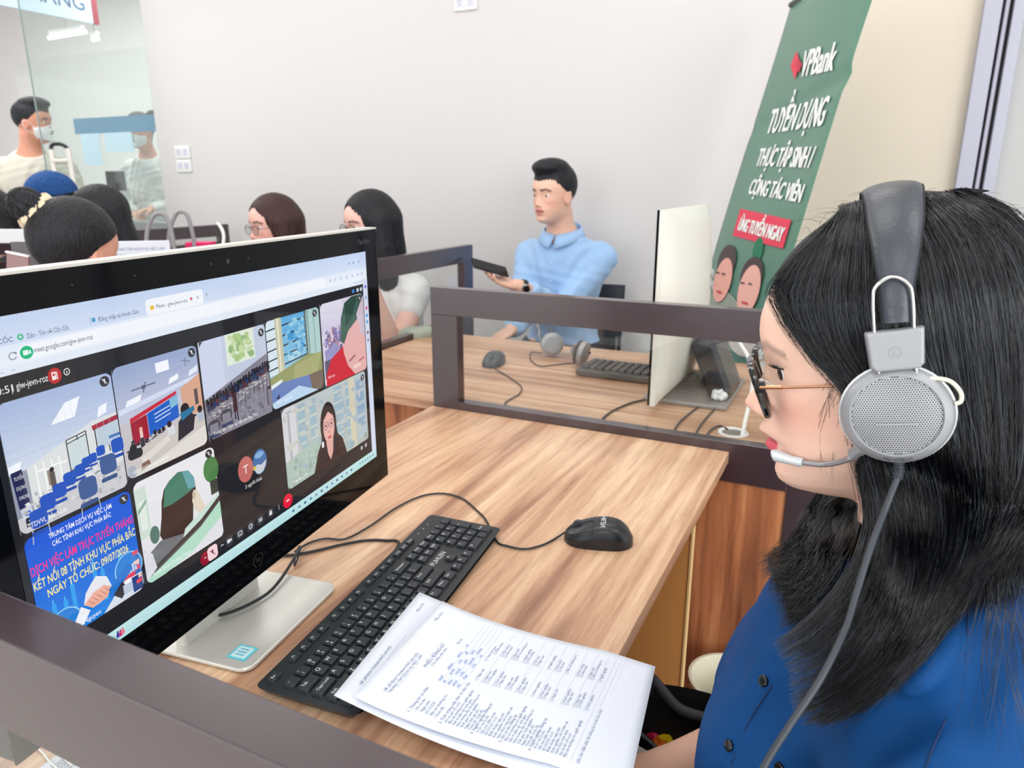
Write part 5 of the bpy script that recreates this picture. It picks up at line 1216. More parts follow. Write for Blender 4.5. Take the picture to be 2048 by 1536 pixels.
GP = [[gpt(p) for p in g] for g in GUIDES]
GP = np.array([[part_pt(g[0])]+g for g in GP])
def gsurf(sv, tv):
    """smooth bilinear look-up in the guide grid: sv 0..1 front to back, tv 0..1 root to tip"""
    s_ = sv*(len(GP)-1); i = np.clip(s_.astype(int), 0, len(GP)-2); fs = (s_-i)[:, None]
    t_ = tv*(NG-1); j = np.clip(t_.astype(int), 0, NG-2); ft = (t_-j)[:, None]
    def cr(i_):
        a = GP[i_, np.maximum(j-1, 0)]; b = GP[i_, j]; c = GP[i_, j+1]; d = GP[i_, np.minimum(j+2, NG-1)]
        return .5*((2*b)+(c-a)*ft+(2*a-5*b+4*c-d)*ft*ft+(-a+3*b-3*c+d)*ft**3)
    return cr(i)*(1-fs)+cr(i+1)*fs
def mirror(P):
    q = (P-WH) @ WM.T; q[:, 1] *= -1; return WH+q @ WM
# solid masses under the strands
hairV = []; hairQ = []; nv = 0
def add_grid(V, nu, nv_):
    global nv
    Q = np.array([(i*nv_+j, (i+1)*nv_+j, (i+1)*nv_+j+1, i*nv_+j+1) for i in range(nu-1) for j in range(nv_-1)])
    hairV.append(V); hairQ.append(Q+nv); nv += len(V)
nu, nt = 60, 60
ss, tt = np.meshgrid(np.linspace(0.012, 1, nu), np.linspace(0, .90, nt), indexing='ij')
S0 = gsurf(ss.ravel(), tt.ravel())
vdir = (S0-C0); vdir /= np.linalg.norm(vdir, axis=1)[:, None]
hc = np.array([.06, .655, 0]); inw = np.stack([hc[0]-S0[:, 0], hc[1]-S0[:, 1], np.zeros(len(S0))], 1); inw /= np.linalg.norm(inw, axis=1)[:, None]
S1 = S0+inw*.005; S2 = S0+inw*.024
add_grid(S1, nu, nt); add_grid(S2, nu, nt)
hm = sdf_geo(lambda P: (lambda q: np.maximum(np.maximum(sd_ell(q, CAPC, CAPR-.004), (q[:, 0]-np.interp(q[:, 2], [-.06, -.02, .03, .06, .085, .11, .16], [-.02, .005, .030, .052, .072, .10, .12]))*.8), -.07-q[:, 2]))((P-WH) @ WM.T), WH-.16, WH+.18, .004)
far = np.array([hw(x, y, z) for x, y, z in [(0, 0, 0)]])
def f_back(P):
    q = (P-WH) @ WM.T
    d = smin(sd_box(q, (-.072, .0, -.09), (.026, .052, .17), .026), sd_cap(q, (-.03, -.070, .02), (.0, -.080, -.20), .040, .036), .04)
    d = smin(d, sd_cap(q, (-.045, .030, .02), (-.05, .030, -.14), .026, .026), .03)
    return d+.0022*np.sin(P[:, 1]*420+5*np.sin(P[:, 2]*30))
hb = sdf_geo(f_back, WH-np.array([.1, .16, .36]), WH+np.array([.20, .18, .14]), .005)
# the lock on the far shoulder, seen under the chin
FAR = np.array([[gpt((u, v, float((at_y(u, v, y)-C0) @ CF))) for u, v, y in g] for g in [
 [(1668, 972, .715), (1640, 985, .735), (1618, 1020, .745), (1600, 1060, .745), (1575, 1090, .742), (1545, 1108, .740), (1524, 1116, .738)],
 [(1690, 985, .705), (1660, 1010, .725), (1632, 1060, .735), (1608, 1105, .735), (1580, 1135, .733), (1556, 1150, .731), (1535, 1160, .730)],
 [(1706, 1000, .700), (1680, 1040, .715), (1655, 1090, .722), (1630, 1135, .724), (1605, 1165, .723), (1580, 1185, .722), (1556, 1200, .721)],
 [(1722, 1030, .695), (1705, 1080, .705), (1680, 1135, .710), (1652, 1180, .712), (1626, 1212, .712), (1600, 1240, .711), (1560, 1255, .710)]]])
def fsurf(sv, tv):
    s_ = sv*3; i = np.clip(s_.astype(int), 0, 2); fs = (s_-i)[:, None]; t_ = tv*6; j = np.clip(t_.astype(int), 0, 5); ft = (t_-j)[:, None]
    g = lambda i_: FAR[i_, j]*(1-ft)+FAR[i_, j+1]*ft
    return g(i)*(1-fs)+g(i+1)*fs
ss, tt = np.meshgrid(np.linspace(0, 1, 12), np.linspace(0, .92, 16), indexing='ij')
F0 = fsurf(ss.ravel(), tt.ravel()); add_grid(F0, 12, 16); add_grid(F0+np.array([.004, .022, 0]), 12, 16)
Vm = np.vstack(hairV+[hm[0], hb[0]]); Qm = np.vstack(hairQ+[hm[1]+nv, hb[1]+nv+len(hm[0])])
# strands
SV = []; SQ = []; SM = []; sn = 0
def strands(C, r0, glint=.10):
    """C: (n, k, 3) centre lines -> three-sided tubes tapering to the tip"""
    global sn
    n, k, _ = C.shape; T = np.gradient(C, axis=1); T /= np.linalg.norm(T, axis=2)[..., None]+1e-9
    a = np.cross(T, np.array([.31, .77, .55])); a /= np.linalg.norm(a, axis=2)[..., None]+1e-9; b = np.cross(T, a)
    rad = (np.asarray(r0).reshape(-1, 1)*np.interp(np.linspace(0, 1, k), [0, .1, .7, 1], [.7, 1, .9, .25])[None])[..., None]
    V = np.stack([C+rad*(a*math.cos(2*math.pi*j/3)+b*math.sin(2*math.pi*j/3)) for j in range(3)], 2)   # n,k,3,3
    base = (np.arange(n)*k*3)[:, None, None]; kk = (np.arange(k-1)*3)[None, :, None]; j = np.arange(3)[None, None]; j2 = (np.arange(3)+1) % 3
    q = np.stack([base+kk+j, base+kk+j2[None, None], base+kk+3+j2[None, None], base+kk+3+j], -1).reshape(-1, 4)
    SV.append(V.reshape(-1, 3)); SQ.append(q+sn); sn += n*k*3
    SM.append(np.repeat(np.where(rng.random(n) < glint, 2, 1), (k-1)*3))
def gen(surf, n, k=22, t0=(0, .02), t1=(.93, 1.0), lift=.004, rad=(.00022, .00042), wig=.0016, s_rng=(0, 1), drift=.02, side=None):
    s0 = rng.uniform(*s_rng, n); ta = rng.uniform(*t0, n); tb = rng.uniform(*t1, n)
    t = ta[:, None]+(tb-ta)[:, None]*np.linspace(0, 1, k)[None]
    ph = rng.uniform(0, 6.28, (n, 3)); sv = s0[:, None]+drift*np.sin(t*3.1*rng.uniform(.5, 1.5, n)[:, None]+ph[:, :1])*np.linspace(.1, 1, k)[None]+rng.normal(0, drift*.5, n)[:, None]*np.linspace(0, 1, k)[None]**2
    C = surf(np.clip(sv, 0, 1).ravel(), np.clip(t, 0, 1).ravel()).reshape(n, k, 3)
    out = C-np.array([.06, .655, 0]); out[..., 2] *= .0; out /= np.linalg.norm(out, axis=2)[..., None]+1e-9
    lf = rng.uniform(-.3, 1, n)[:, None]*lift
    C = C+out*lf[..., None]+wig*np.stack([np.sin(t*rng.uniform(6, 16, n)[:, None]+ph[:, i:i+1]) for i in range(3)], -1)*np.linspace(.15, 1, k)[None, :, None]
    strands(C, rng.uniform(*rad, n))
gen(gsurf, 8200, t1=(.86, 1.0))
gen(gsurf, 700, lift=.010, wig=.004, drift=.07, t1=(.6, 1.0), rad=(.00014, .00026))
gen(fsurf, 900, k=14, t1=(.8, 1.0), lift=.002, wig=.003, drift=.05, s_rng=(0, 1))
gen(fsurf, 300, k=14, t1=(.9, 1.0), lift=.006, wig=.006, drift=.12, rad=(.00015, .00028))
gen(lambda a, b: mirror(gsurf(a, b*.55)), 2600, k=14)
# fine fringe hairs at the forehead and loose flyaways on the crown
n = 150; k = 14
s0 = rng.uniform(.0, .10, n); t = np.linspace(.14, .44, k)[None]+rng.uniform(-.04, .04, n)[:, None]
C = gsurf((s0[:, None]+0*t).ravel(), np.clip(t, 0, 1).ravel()).reshape(n, k, 3)
fwd = WM[0]; C = C+fwd*(rng.uniform(0, .012, n)[:, None]*np.sin(np.linspace(0, 3.1, k))[None])[..., None]-WM[1]*0+rng.normal(0, .0012, (n, 1, 3))*np.linspace(0, 1, k)[None, :, None]
strands(C, rng.uniform(.00010, .0002, n))
n = 44; a = rng.uniform(-.2, 1, n); x0 = rng.uniform(-.08, .07, n)
base = np.stack([hw(x, y_, CAPC[2]+CAPR[2]*math.sqrt(max(0.05, 1-((x-CAPC[0])/CAPR[0])**2-(y_/CAPR[1])**2))) for x, y_ in zip(x0, rng.uniform(-.03, .03, n))])
dirs = WM[0][None]*rng.uniform(-.5, .9, n)[:, None]+WM[1][None]*rng.uniform(-.3, .8, n)[:, None]
kk = np.linspace(0, 1, k)
C = base[:, None]+dirs[:, None]*(kk[None, :, None]*.030)+np.array([0, 0, 1.0])*(np.sin(kk*2.6)[None, :, None]*rng.uniform(.001, .006, n)[:, None, None])
strands(C, rng.uniform(.0001, .00018, n))
# side whiskers in front of the ear and on the cheek
n = 26; C = []
for i in range(n):
    u0 = rng.uniform(1655, 1712); v0 = rng.uniform(745, 800); L_ = rng.uniform(60, 190); bend = rng.uniform(-28, 26)
    C.append([at_y(u0+bend*math.sin(q*3)-L_*.12*q, v0+L_*q, .578+.022*q) for q in np.linspace(0, 1, k)])
strands(np.array(C), rng.uniform(.0001, .0002, n))
n = 70; C = []      # long hairs lying across the shoulder at the right
for i in range(n):
    u0 = rng.uniform(1965, 2050); v0 = rng.uniform(1090, 1150); u1 = u0+rng.uniform(-70, 120); v1 = v0+rng.uniform(150, 420); bend = rng.uniform(-25, 25)
    C.append([gpt((u0+(u1-u0)*q+bend*math.sin(q*3.1), v0+(v1-v0)*q, .52-.03*q)) for q in np.linspace(0, 1, k)])
strands(np.array(C), rng.uniform(.00012, .00022, n))
SVa = np.vstack(SV); SQa = np.vstack(SQ)
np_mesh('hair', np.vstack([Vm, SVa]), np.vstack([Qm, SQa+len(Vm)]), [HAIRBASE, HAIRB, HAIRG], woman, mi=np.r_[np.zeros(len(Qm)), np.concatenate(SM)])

sp_ = MB()                                                       # the pale line of the parting behind the headband
sx_ = np.linspace(-.030, -.075, 14)
pz = lambda x, y: hw(x, y, CAPC[2]+(CAPR[2]+.0016)*math.sqrt(max(.02, 1-((x-CAPC[0])/CAPR[0])**2-(y/CAPR[1])**2)))
for i in range(13): wd_ = .0016*math.sin(math.pi*(i+.5)/13)+.0004; sp_.quad(pz(sx_[i], .006-wd_), pz(sx_[i], .006+wd_), pz(sx_[i+1], .006+wd_), pz(sx_[i+1], .006-wd_))
sp_.build('hair_parting', mat('scalp', (206, 168, 150), .6), woman)

# ------------------------------------------------------------------ headset
hs = thing('headset', 'silver and black headset with a microphone worn by the woman in the dark blue shirt', 'headset', tuple(hw(0, 0, .15)))
bandc = smooth_path([hw(-.004, -.092, .062), hw(-.004, -.093, .085), hw(-.006, -.079, .120), hw(-.008, -.042, .146), hw(-.009, 0, .1535), hw(-.008, .040, .146), hw(-.006, .075, .120), hw(-.004, .0925, .090), hw(-.003, .0965, .064)], 60)
bw_ = np.interp(np.linspace(0, 1, 60), [0, .1, .3, .5, .7, .88, 1], [.0095, .011, .018, .0215, .018, .0108, .0095])
def bandpt(i, a):
    p = bandc[i]; cen = hw(0, 0, .05); o = p-cen; o -= WM[0]*(o @ WM[0]); o /= np.linalg.norm(o)
    tw = WM[0]*.985-WM[2]*0.0
    return p+tw*bw_[i]*math.cos(a)*1.0+o*(.0062*math.sin(a)*(1 if math.sin(a) > 0 else .5))
b = MB(); na = 20; V = [bandpt(i, 2*math.pi*j/na) for i in range(60) for j in range(na)]
b.add(V, [(i*na+j, i*na+(j+1) % na, (i+1)*na+(j+1) % na, (i+1)*na+j) for i in range(59) for j in range(na)]+[tuple(range(na)), tuple(59*na+j for j in range(na))])
b.build('headband', mat('padded_leather', (58, 62, 70), .34, bump=(260, .25, .0016)), hs, smooth=True)
b = MB()
for a in (0.0, math.pi):
    for i in range(1, 59):
        for f_ in (0, .34, .67):
            p = bandpt(i, a)*(1-f_)+bandpt(min(i+1, 59), a)*f_; b.lathe(p, bandc[min(i+1, 59)]-bandc[i-1], [(.0006, -.0011), (.0012, 0), (.0006, .0011)], 5)
b.build('stitching', mat('stitch_black', (26, 27, 30), .6), hs)
for sg in (1, -1):
    L_ = lambda x, y, z: hw(x, y*sg, z)
    arch = smooth_path([L_(.0115, .1005, .050), L_(.0115, .1010, .080), L_(.0092, .1010, .0905), L_(-.0005, .1000, .0960), L_(-.0100, .1010, .0905), L_(-.0125, .1010, .080), L_(-.0125, .1005, .050)], 40)
    MB().tube(arch, .0013, 10).build('wire_arch', CHROME, hs, smooth=True)
    pl = MB(); ax = [WM[0], WM[2], WM[1]*sg]
    pts = [(.0185, .0595), (-.0195, .0615), (-.0188, .035), (-.0155, .0315), (.0125, .030), (.0160, .0335)]
    z0, z1 = .0965, .1035
    V = [L_(x, z0, z) for x, z in pts]+[L_(x*.93-.0003, z1, (z-.045)*.93+.045) for x, z in pts]; n = len(pts)
    F = [tuple(range(n)), tuple(range(2*n-1, n-1, -1))]+[(i, n+i, n+(i+1) % n, (i+1) % n) for i in range(n)]
    pl.add(V, F); pl.build('yoke_plate', SILVER, hs, bevel=.0018, seg=3)
    if sg == 1:
        t_ = MB(); fnL = lambda a, c: L_(-.0005-a, .1038, .0445+c)
        for i in range(24):
            a0, a1 = 2*math.pi*i/24, 2*math.pi*(i+1)/24; t_.add([fnL(r*math.cos(a), r*math.sin(a)) for r, a in ((.0040, a0), (.0040, a1), (.0035, a1), (.0035, a0))], [(0, 1, 2, 3)])
        t_.text('L', fnL, -.0014, -.0021, .0058); t_.build('lettering', mat('engraved_grey', (150, 151, 156), .5), hs)
    cc = L_(-.001, .0, -.0290) if False else None
    cup0 = L_(-.0010, .0755, -.003); axc = WM[1]*sg*.985+WM[2]*.10+WM[0]*.05; axc /= np.linalg.norm(axc)
    MB().lathe(cup0, axc, [(.020, .0), (.0325, .001), (.0362, .006), (.0362, .013), (.033, .017)], 40, ref=WM[2]).build('ear_pad', mat('pad_leather', (24, 25, 28), .5), hs, smooth=True)
    c = MB(); c.lathe(cup0, axc, [(.028, .014), (.0340, .016), (.0350, .020), (.0346, .0235), (.0330, .0265), (.0305, .0292), (.0287, .0308), (.0280, .0308), (.0276, .0294)], 64, ref=WM[2], cap=False, sx=1.03)
    c.build('ear_cup', SILVER, hs, smooth=True, angle=30)
    ring = MB(); rp = [cup0+axc*.0205+(np.cross(axc, WM[2])*math.cos(t)*1.03+WM[2]*math.sin(t))*.0354 for t in np.linspace(0, 2*math.pi, 48, endpoint=False)]
    ring.tube(rp, .0011, 8, closed=True); ring.build('trim_ring', mat('translucent_trim', (206, 208, 210), .2, metal=.4), hs, smooth=True)
    # perforated grille: domed plate with round holes
    a1 = np.cross(axc, WM[2]); a1 /= np.linalg.norm(a1); a2 = np.cross(a1, axc)
    if a2 @ WM[2] < 0: a2 = -a2
    def gp(x, y, o=0.0): r2 = (x/.0290)**2+(y/.0282)**2; return cup0+axc*(.0288+.0034*(1-r2)+o)+a1*x+a2*y
    g = MB(); nr, ns = 8, 48; V = [gp(0, 0)]+[gp(.0290*r/nr*math.cos(2*math.pi*k_/ns), .0282*r/nr*math.sin(2*math.pi*k_/ns)) for r in range(1, nr+1) for k_ in range(ns)]
    F = [(0, 1+k_, 1+(k_+1) % ns) for k_ in range(ns)]+[(1+(r-1)*ns+k_, 1+r*ns+k_, 1+r*ns+(k_+1) % ns, 1+(r-1)*ns+(k_+1) % ns) for r in range(1, nr) for k_ in range(ns)]
    g.add(V, F, mi=0)
    if sg == 1:
        ph = .00172
        for i in range(-20, 21):
            for j in range(-22, 23):
                x = (i+.5*(j % 2))*ph; y = j*ph*.866
                if (x/.0282)**2+(y/.0274)**2 < .97 and not (abs(y+.0056) < .0009 and abs(x) < .0125):
                    g.add([gp(x+.00056*math.cos(a), y+.00056*math.sin(a), .00008) for a in np.linspace(0, 2*math.pi, 8, endpoint=False)], [tuple(range(8))], mi=1)
    g.build('grille', [mat('grille_metal', (172, 174, 178), .42, metal=.4), mat('hole_dark', (34, 36, 40), .7)], hs, smooth=False)
    if sg == 1:
        MB().tube([gp(x, -.0056, .0006) for x in np.linspace(-.0125, .0125, 10)], .0008, 6).build('grille_bar', SILVER, hs, smooth=True)
        t_ = MB()
        def rim(a, c): th = -math.pi/2+a/.032; r = .0315+c; return cup0+axc*(.0282+(.0315-r)*.6+.0012)+(a1*-1 if (a1 @ WM[0]) > 0 else a1)*r*math.cos(th)*1.03+a2*r*math.sin(th)
        t_.text('HP-928MV', lambda a, c: rim(a, c), 0, -.0012, .0042, align='c'); t_.build('model_lettering', mat('print_grey', (70, 72, 78), .5), hs)
        for xx, zz in ((.0105, 1), (-.0135, 1)):
            MB().tube(smooth_path([L_(xx, .0995, .034), L_(xx, .0995, .028), L_(xx+.006*np.sign(xx), .0970, .022), L_(xx+.016*np.sign(xx), .0910, .016)], 16), .0011, 8).build('yoke_wire', CHROME, hs, smooth=True)
        MB().tube(smooth_path([at_y(*p, .552) for p in ((1832, 750), (1848, 757), (1878, 757), (1903, 764), (1921, 784), (1922, 802), (1910, 808))], 40), .0015, 10).build('clear_wire', mat('clear_sleeve', (222, 218, 196), .2, spec=.8), hs, smooth=True)
        # microphone boom
        mj = [at_y(1728, 896, .566), at_y(1716, 908, .570), at_y(1700, 917, .577), at_y(1670, 926, .585), at_y(1640, 929, .592), at_y(1606, 925, .598)]
        MB().tube(smooth_path([at_y(1742, 885, .560), at_y(1724, 896, .567), at_y(1706, 908, .574)], 12), [.0058]*4+[.0052]*4+[.0045]*4, 14).build('boom_joint', SILVER, hs, smooth=True)
        bp_ = smooth_path(mj[1:], 70)
        MB().tube(bp_, [.0021+.0003*(i % 2) for i in range(70)], 10).build('mic_boom', mat('gooseneck', (168, 168, 172), .3, metal=.7), hs, smooth=True)
        MB().tube(smooth_path([at_y(1606, 925, .598), at_y(1590, 922, .600), at_y(1568, 916, .602), at_y(1551, 911, .603), at_y(1543, 912, .603)], 14), np.interp(np.linspace(0, 1, 14), [0, .1, .3, .55, .8, .95, 1], [.0034, .0042, .0038, .0046, .0054, .0044, .002]), 14).build('microphone', mat('mic_silver', (206, 212, 216), .3, metal=.2), hs, smooth=True)
        cb = smooth_path([at_y(1797, 922, .560), at_y(1798, 940, .557), at_y(1794, 958, .553)], 20)
        MB().tube(cb, [.0032+.0006*((i//2) % 2) for i in range(20)], 10).build('strain_relief', mat('cable_grey', (52, 58, 66), .5), hs)
        cpts = [at_y(1795, 955, .553)]+[(lambda p: p)(gpt((u, v, d))) for u, v, d in ((1770, 1020, .518), (1740, 1100, .503), (1712, 1190, .492), (1690, 1260, .485), (1640, 1360, .473), (1580, 1450, .468), (1530, 1530, .465), (1500, 1600, .46))]
        MB().tube(smooth_path(cpts, 80), .0023, 8).build('cable', mat('cable_grey', (52, 58, 66), .5), hs, smooth=True)

# ------------------------------------------------------------------ glasses
gl = thing('eyeglasses', 'black rimmed eyeglasses with thin rose gold arms on the woman with the headset', 'glasses', tuple(hw(.1, 0, .02)))
LX = .100
def rimpts(sg, k=1.0):
    o = []
    for i in range(32):
        a = 2*math.pi*i/32; ca, sa = math.cos(a), math.sin(a); p = 3.0
        r = (abs(ca/.0262)**p+abs(sa/.0225)**p)**(-1/p)*k
        o.append(hw(LX-.006*abs(sg*.0335+r*ca)/.06-.10*(r*sa)*-1*.9*0-.012*(-(r*sa))/.05, sg*.0335+r*ca, .0085+r*sa))
    return o
fr = MB()
for sg in (1, -1): fr.tube(rimpts(sg), .0030, 8, closed=True)
fr.tube(smooth_path([hw(LX+.001, .0085, .014), hw(LX+.004, 0, .0165), hw(LX+.001, -.0085, .014)], 10), .0018, 8)
for sg in (1, -1): fr.obox(hw(LX-.007, sg*.0625, .0155), WM, (.004, .0028, .0045)); 
fr.build('frame', mat('acetate_black', (14, 14, 16), .12, coat=.5), gl, smooth=True)
for sg in (1, -1):
    ln_ = MB(); rp = rimpts(sg); ln_.poly(rp); ln_.build('lens', GLASS, gl, solid=.0012)
    tm = MB(); tm.tube(smooth_path([hw(LX-.008, sg*.0640, .0155), hw(.070, sg*.0700, .0155), hw(.030, sg*.0760, .016), hw(.005, sg*.0790, .015)], 20), .0011, 8); tm.tube([hw(LX-.007, sg*.0640, .0155), hw(.076, sg*.0688, .0155)], .0017, 8)
    tm.build('temple', GOLD, gl, smooth=True)
    MB().tube(smooth_path([hw(LX-.002, sg*.010, .010), hw(LX-.010, sg*.011, .006), hw(LX-.012, sg*.0115, .000)], 8), .001, 6).build('nose_pad', GLASS if False else mat('pad_clear', (220, 216, 210), .2), gl, smooth=True)
# ------------------------------------------------------------------ the other people
def camyaw(p, turn): return math.atan2(-p[1], -p[0])+math.radians(turn)   # turn 0: looks at the camera, negative: towards the left of the photo
def round_glasses(label, head, M, s=1.0, m=None, r=.023):
    g = thing('eyeglasses', label, 'glasses', tuple(head+s*(np.array([.1, 0, .02]) @ M)))
    hp_ = lambda x, y, z: head+s*(np.array([x, y, z]) @ M)
    b = MB()
    for sg in (1, -1): b.tube([hp_(.098-.012*abs(math.cos(t)*r+.0)/.03*0, sg*.032+r*math.cos(t), .012+r*.92*math.sin(t)) for t in np.linspace(0, 2*math.pi, 24, endpoint=False)], .0013*s, 6, closed=True)
    b.tube([hp_(.098, .010, .018), hp_(.101, 0, .020), hp_(.098, -.010, .018)], .0012*s, 6)
    b.build('frame', m or mat('thin_metal', (120, 96, 92), .3, metal=.6), g, smooth=True)
    for sg in (1, -1): MB().poly([hp_(.098, sg*.032+r*math.cos(t), .012+r*.92*math.sin(t)) for t in np.linspace(0, 2*math.pi, 20, endpoint=False)]).build('lens', GLASS, g, solid=.001)
    for sg in (1, -1): MB().tube([hp_(.098, sg*.055, .018), hp_(.06, sg*.072, .018), hp_(.0, sg*.080, .014)], .0012*s, 6).build('temple', m or MATS['thin_metal'], g, smooth=True)
    return g
def mask(label, head, M, s=1.0):
    g = thing('face_mask', label, 'face mask', tuple(head+s*(np.array([.1, 0, -.04]) @ M)))
    def f(P):
        q = (P-head) @ M.T/s; d = head_sdf(q, nose=.8, lips=0)-.006
        top = .012-.020*np.clip(np.abs(q[:, 1])/.06, 0, 1)
        d = np.maximum(np.maximum(d, q[:, 2]-top), -.096-q[:, 2]+.03*np.clip(np.abs(q[:, 1])/.06, 0, 1)); d = np.maximum(d, .030-q[:, 0])
        return np.maximum(d, -(head_sdf(q, nose=.8, lips=0)-.0025))*s
    sdf_obj('mask_panel', f, head-.13*s, head+.13*s, .0035, mat('mask_white', (240, 240, 242), .8), g)
    for sg in (1, -1):
        MB().tube(smooth_path([head+s*(np.array(v) @ M) for v in ((.034, sg*.068, -.008), (.012, sg*.078, .018), (-.004, sg*.088, .026), (-.016, sg*.088, .004), (-.002, sg*.080, -.026), (.034, sg*.064, -.048))], 30), .0012*s, 6).build('ear_loop', MATS['mask_white'], g, smooth=True)
    return g

# man in the pale blue shirt, sitting by the wall with a phone
mh = at_y(1108, 398, 2.90); my = camyaw(mh, -42)
handL = at_y(1040, 574, 2.60); handR = at_y(1030, 655, 2.56)
fd = at_y(975, 556, 2.50)-handL
mr, _, mM, mT, mtp, mf_ = person('man in a pale blue long-sleeved shirt sitting against the wall, holding a phone', mh, my, .06, camyaw(mh, -24), .04, 1.02,
    (236, 190, 168), (206, 138, 128), True, (158, 194, 236), 'long', True, (34, 42, 58), True, False,
    [((0, 0, -.27), (.2, 0, -.2), tuple(fd), (.15, -.2, .97), .30), ((0, 0, -.27), (.2, 0, -.2), (-.4, -.6, -.35), (0, 0, -1), .5)], hair_short, step=.0046, wrist_world={1: handL, -1: handR}, gaze=(1, -.05, .0))
ph = thing('phone', 'black smartphone held in the hand of the man in pale blue', 'phone', tuple(handL+fd*.9))
pa = at_y(948, 533, 2.47); pb = at_y(1006, 549, 2.555); pe = (pb-pa)/np.linalg.norm(pb-pa); pn = np.array([.2, -.35, .9]); pn -= pe*(pn @ pe); pn /= np.linalg.norm(pn); ps = np.cross(pn, pe)
MB().obox((pa+pb)/2+pn*.014, [pe, ps, pn], (.075, .036, .0042)).build('phone_body', BLACKP, ph, bevel=.003)
MB().obox((pa+pb)/2+pn*.0184, [pe, ps, pn], (.070, .032, .0003)).build('phone_screen', BLACKG, ph)
wt = thing('wristwatch', 'dark wristwatch on the wrist of the man in pale blue', 'watch', tuple(handL))
wd = -fd/np.linalg.norm(fd); wc = handL+wd*.012
MB().lathe(wc, wd, [(.0315, -.010), (.0335, -.009), (.0335, .009), (.0315, .010)], 24, cap=False).build('strap', mat('watch_strap', (30, 28, 30), .5), wt, smooth=True)
cvw = C0-wc; cvw -= wd*(cvw @ wd); cvw /= np.linalg.norm(cvw)
MB().lathe(wc+cvw*.031, cvw, [(.017, 0), (.0185, .002), (.0175, .007), (.014, .008)], 20).build('watch_case', CHROME, wt, smooth=True)
MB().lathe(wc+cvw*.0395, cvw, [(.0001, .0004), (.0135, .0002), (.0135, -.001)], 20).build('dial', BLACKG, wt)
ch = thing('chair', 'dark chair behind the man in the pale blue shirt', 'chair', (mh[0]-.02, mh[1]+.03, 0), my+math.pi/2)
def chair_at(ch, p, yaw, m):
    T = hframe(yaw); o = np.array([p[0], p[1], 0]); q = lambda x, y, z: o+np.array([x, y, z]) @ T
    MB().obox(q(.02, 0, .44), T, (.20, .22, .022)).build('seat', m, ch, bevel=.012)
    b = MB(); b.grid(lambda i, j: q(-.215-.03*(j)+.03*math.cos((i-.5)*2.6), (i-.5)*.42, .54+.30*j), 10, 8); b.build('backrest', m, ch, smooth=True, solid=.02)
    for sx in (-.19, .2):
        for sy in (-.19, .19): MB().tube([q(sx, sy, .43), q(sx*1.1, sy*1.08, 0)], .011, 8).build('leg', CHROME, ch, smooth=True)
    for sy in (-.19, .19): MB().tube([q(-.19, sy, .43), q(-.235, sy*.98, .70)], .010, 8).build('back_post', CHROME, ch, smooth=True)
chair_at(ch, mh+np.array([.045, -.02, 0]), camyaw(mh, -24), mat('chair_dark', (44, 48, 56), .6))

# woman with dark brown hair and glasses
h1 = at_d(548, 460, 3.0); y1 = camyaw(h1, -62)
_, _, M1_, T1, _, _ = person('woman with long dark brown hair and glasses behind the top edge of the monitor', h1, y1, .08, None, .03, 1.0, (240, 190, 178), (206, 84, 96), False, (196, 186, 190), 'short', False, (60, 60, 70), True, False, None, lambda q, P: hair_long(q, P, .42), HAIRBR)
round_glasses('thin rimmed glasses on the woman with dark brown hair', h1, M1_)
# woman with black hair and glasses, bare arm, white blouse
h2 = at_d(740, 458, 2.8); y2 = camyaw(h2, -60)
_, _, M2_, T2, _, _ = person('woman with black hair, glasses and white blouse at the desk left of the seated man', h2, y2, .12, None, .06, 1.0, (240, 192, 178), (200, 84, 96), False, (232, 232, 234), 'short', False, (150, 158, 150), True, False, [((.10, .06, -.24), (.26, -.02, -.05), None, None, .6), ((.06, -.04, -.26), (.28, .03, -.27), None, None, .5)], lambda q, P: hair_long(q, P, .36), slv_len=.25, wrist_world={1: at_d(742, 572, 2.62)})
round_glasses('dark rimmed glasses on the black haired woman in the white blouse', h2, M2_, m=mat('dark_thin_rim', (70, 50, 56), .3))
# woman with her hair in a bun, seen from behind
h3 = at_d(154, 518, 1.80); y3 = camyaw(h3, 180-50)
BUN = np.array([-.098, .052, .116])
def hair_bun(q, P=None):
    x, y, z = q.T
    cap = sd_ell(q, (-.012, 0, .052), (.110, .086, .100))+.0012*np.sin(np.arctan2(y, z-.06+.0*x)*60+4*np.sin(x*40))
    lim = np.interp(z, [-.10, -.045, -.01, .03, .06, .085, .12, .17], [-.060, -.045, -.034, -.006, .040, .080, .11, .14])
    d = np.maximum(np.maximum(cap, (x-lim)*.8), -.075-z)
    bun = sd_ell(q, BUN, (.038, .041, .040))+.003*np.sin(np.arctan2(y-BUN[1], z-BUN[2])*9+x*160)
    return smin(d, bun, .010)
_, _, M3_, T3, _, _ = person('woman seen from behind with black hair tied in a high bun, above the monitor', h3, y3, .22, None, .05, 1.0, (226, 170, 146), (196, 96, 100), False, (214, 206, 204), 'short', False, (50, 52, 60), True, False, None, hair_bun)
scr = thing('scrunchie', 'cream patterned scrunchie around the black hair bun', 'hair tie', tuple(h3+np.array([-.09, .02, .11]) @ M3_))
ax = BUN-np.array([-.012, 0, .052]); ax /= np.linalg.norm(ax); a_ = np.cross(ax, [0, 1, 0]); a_ /= np.linalg.norm(a_); b_ = np.cross(ax, a_)
rp = [h3+(BUN-ax*.026+(a_*math.cos(t)+b_*math.sin(t))*(.036+.004*math.sin(9*t))+ax*.004*math.sin(7*t)) @ M3_ for t in np.linspace(0, 2*math.pi, 90, endpoint=False)]
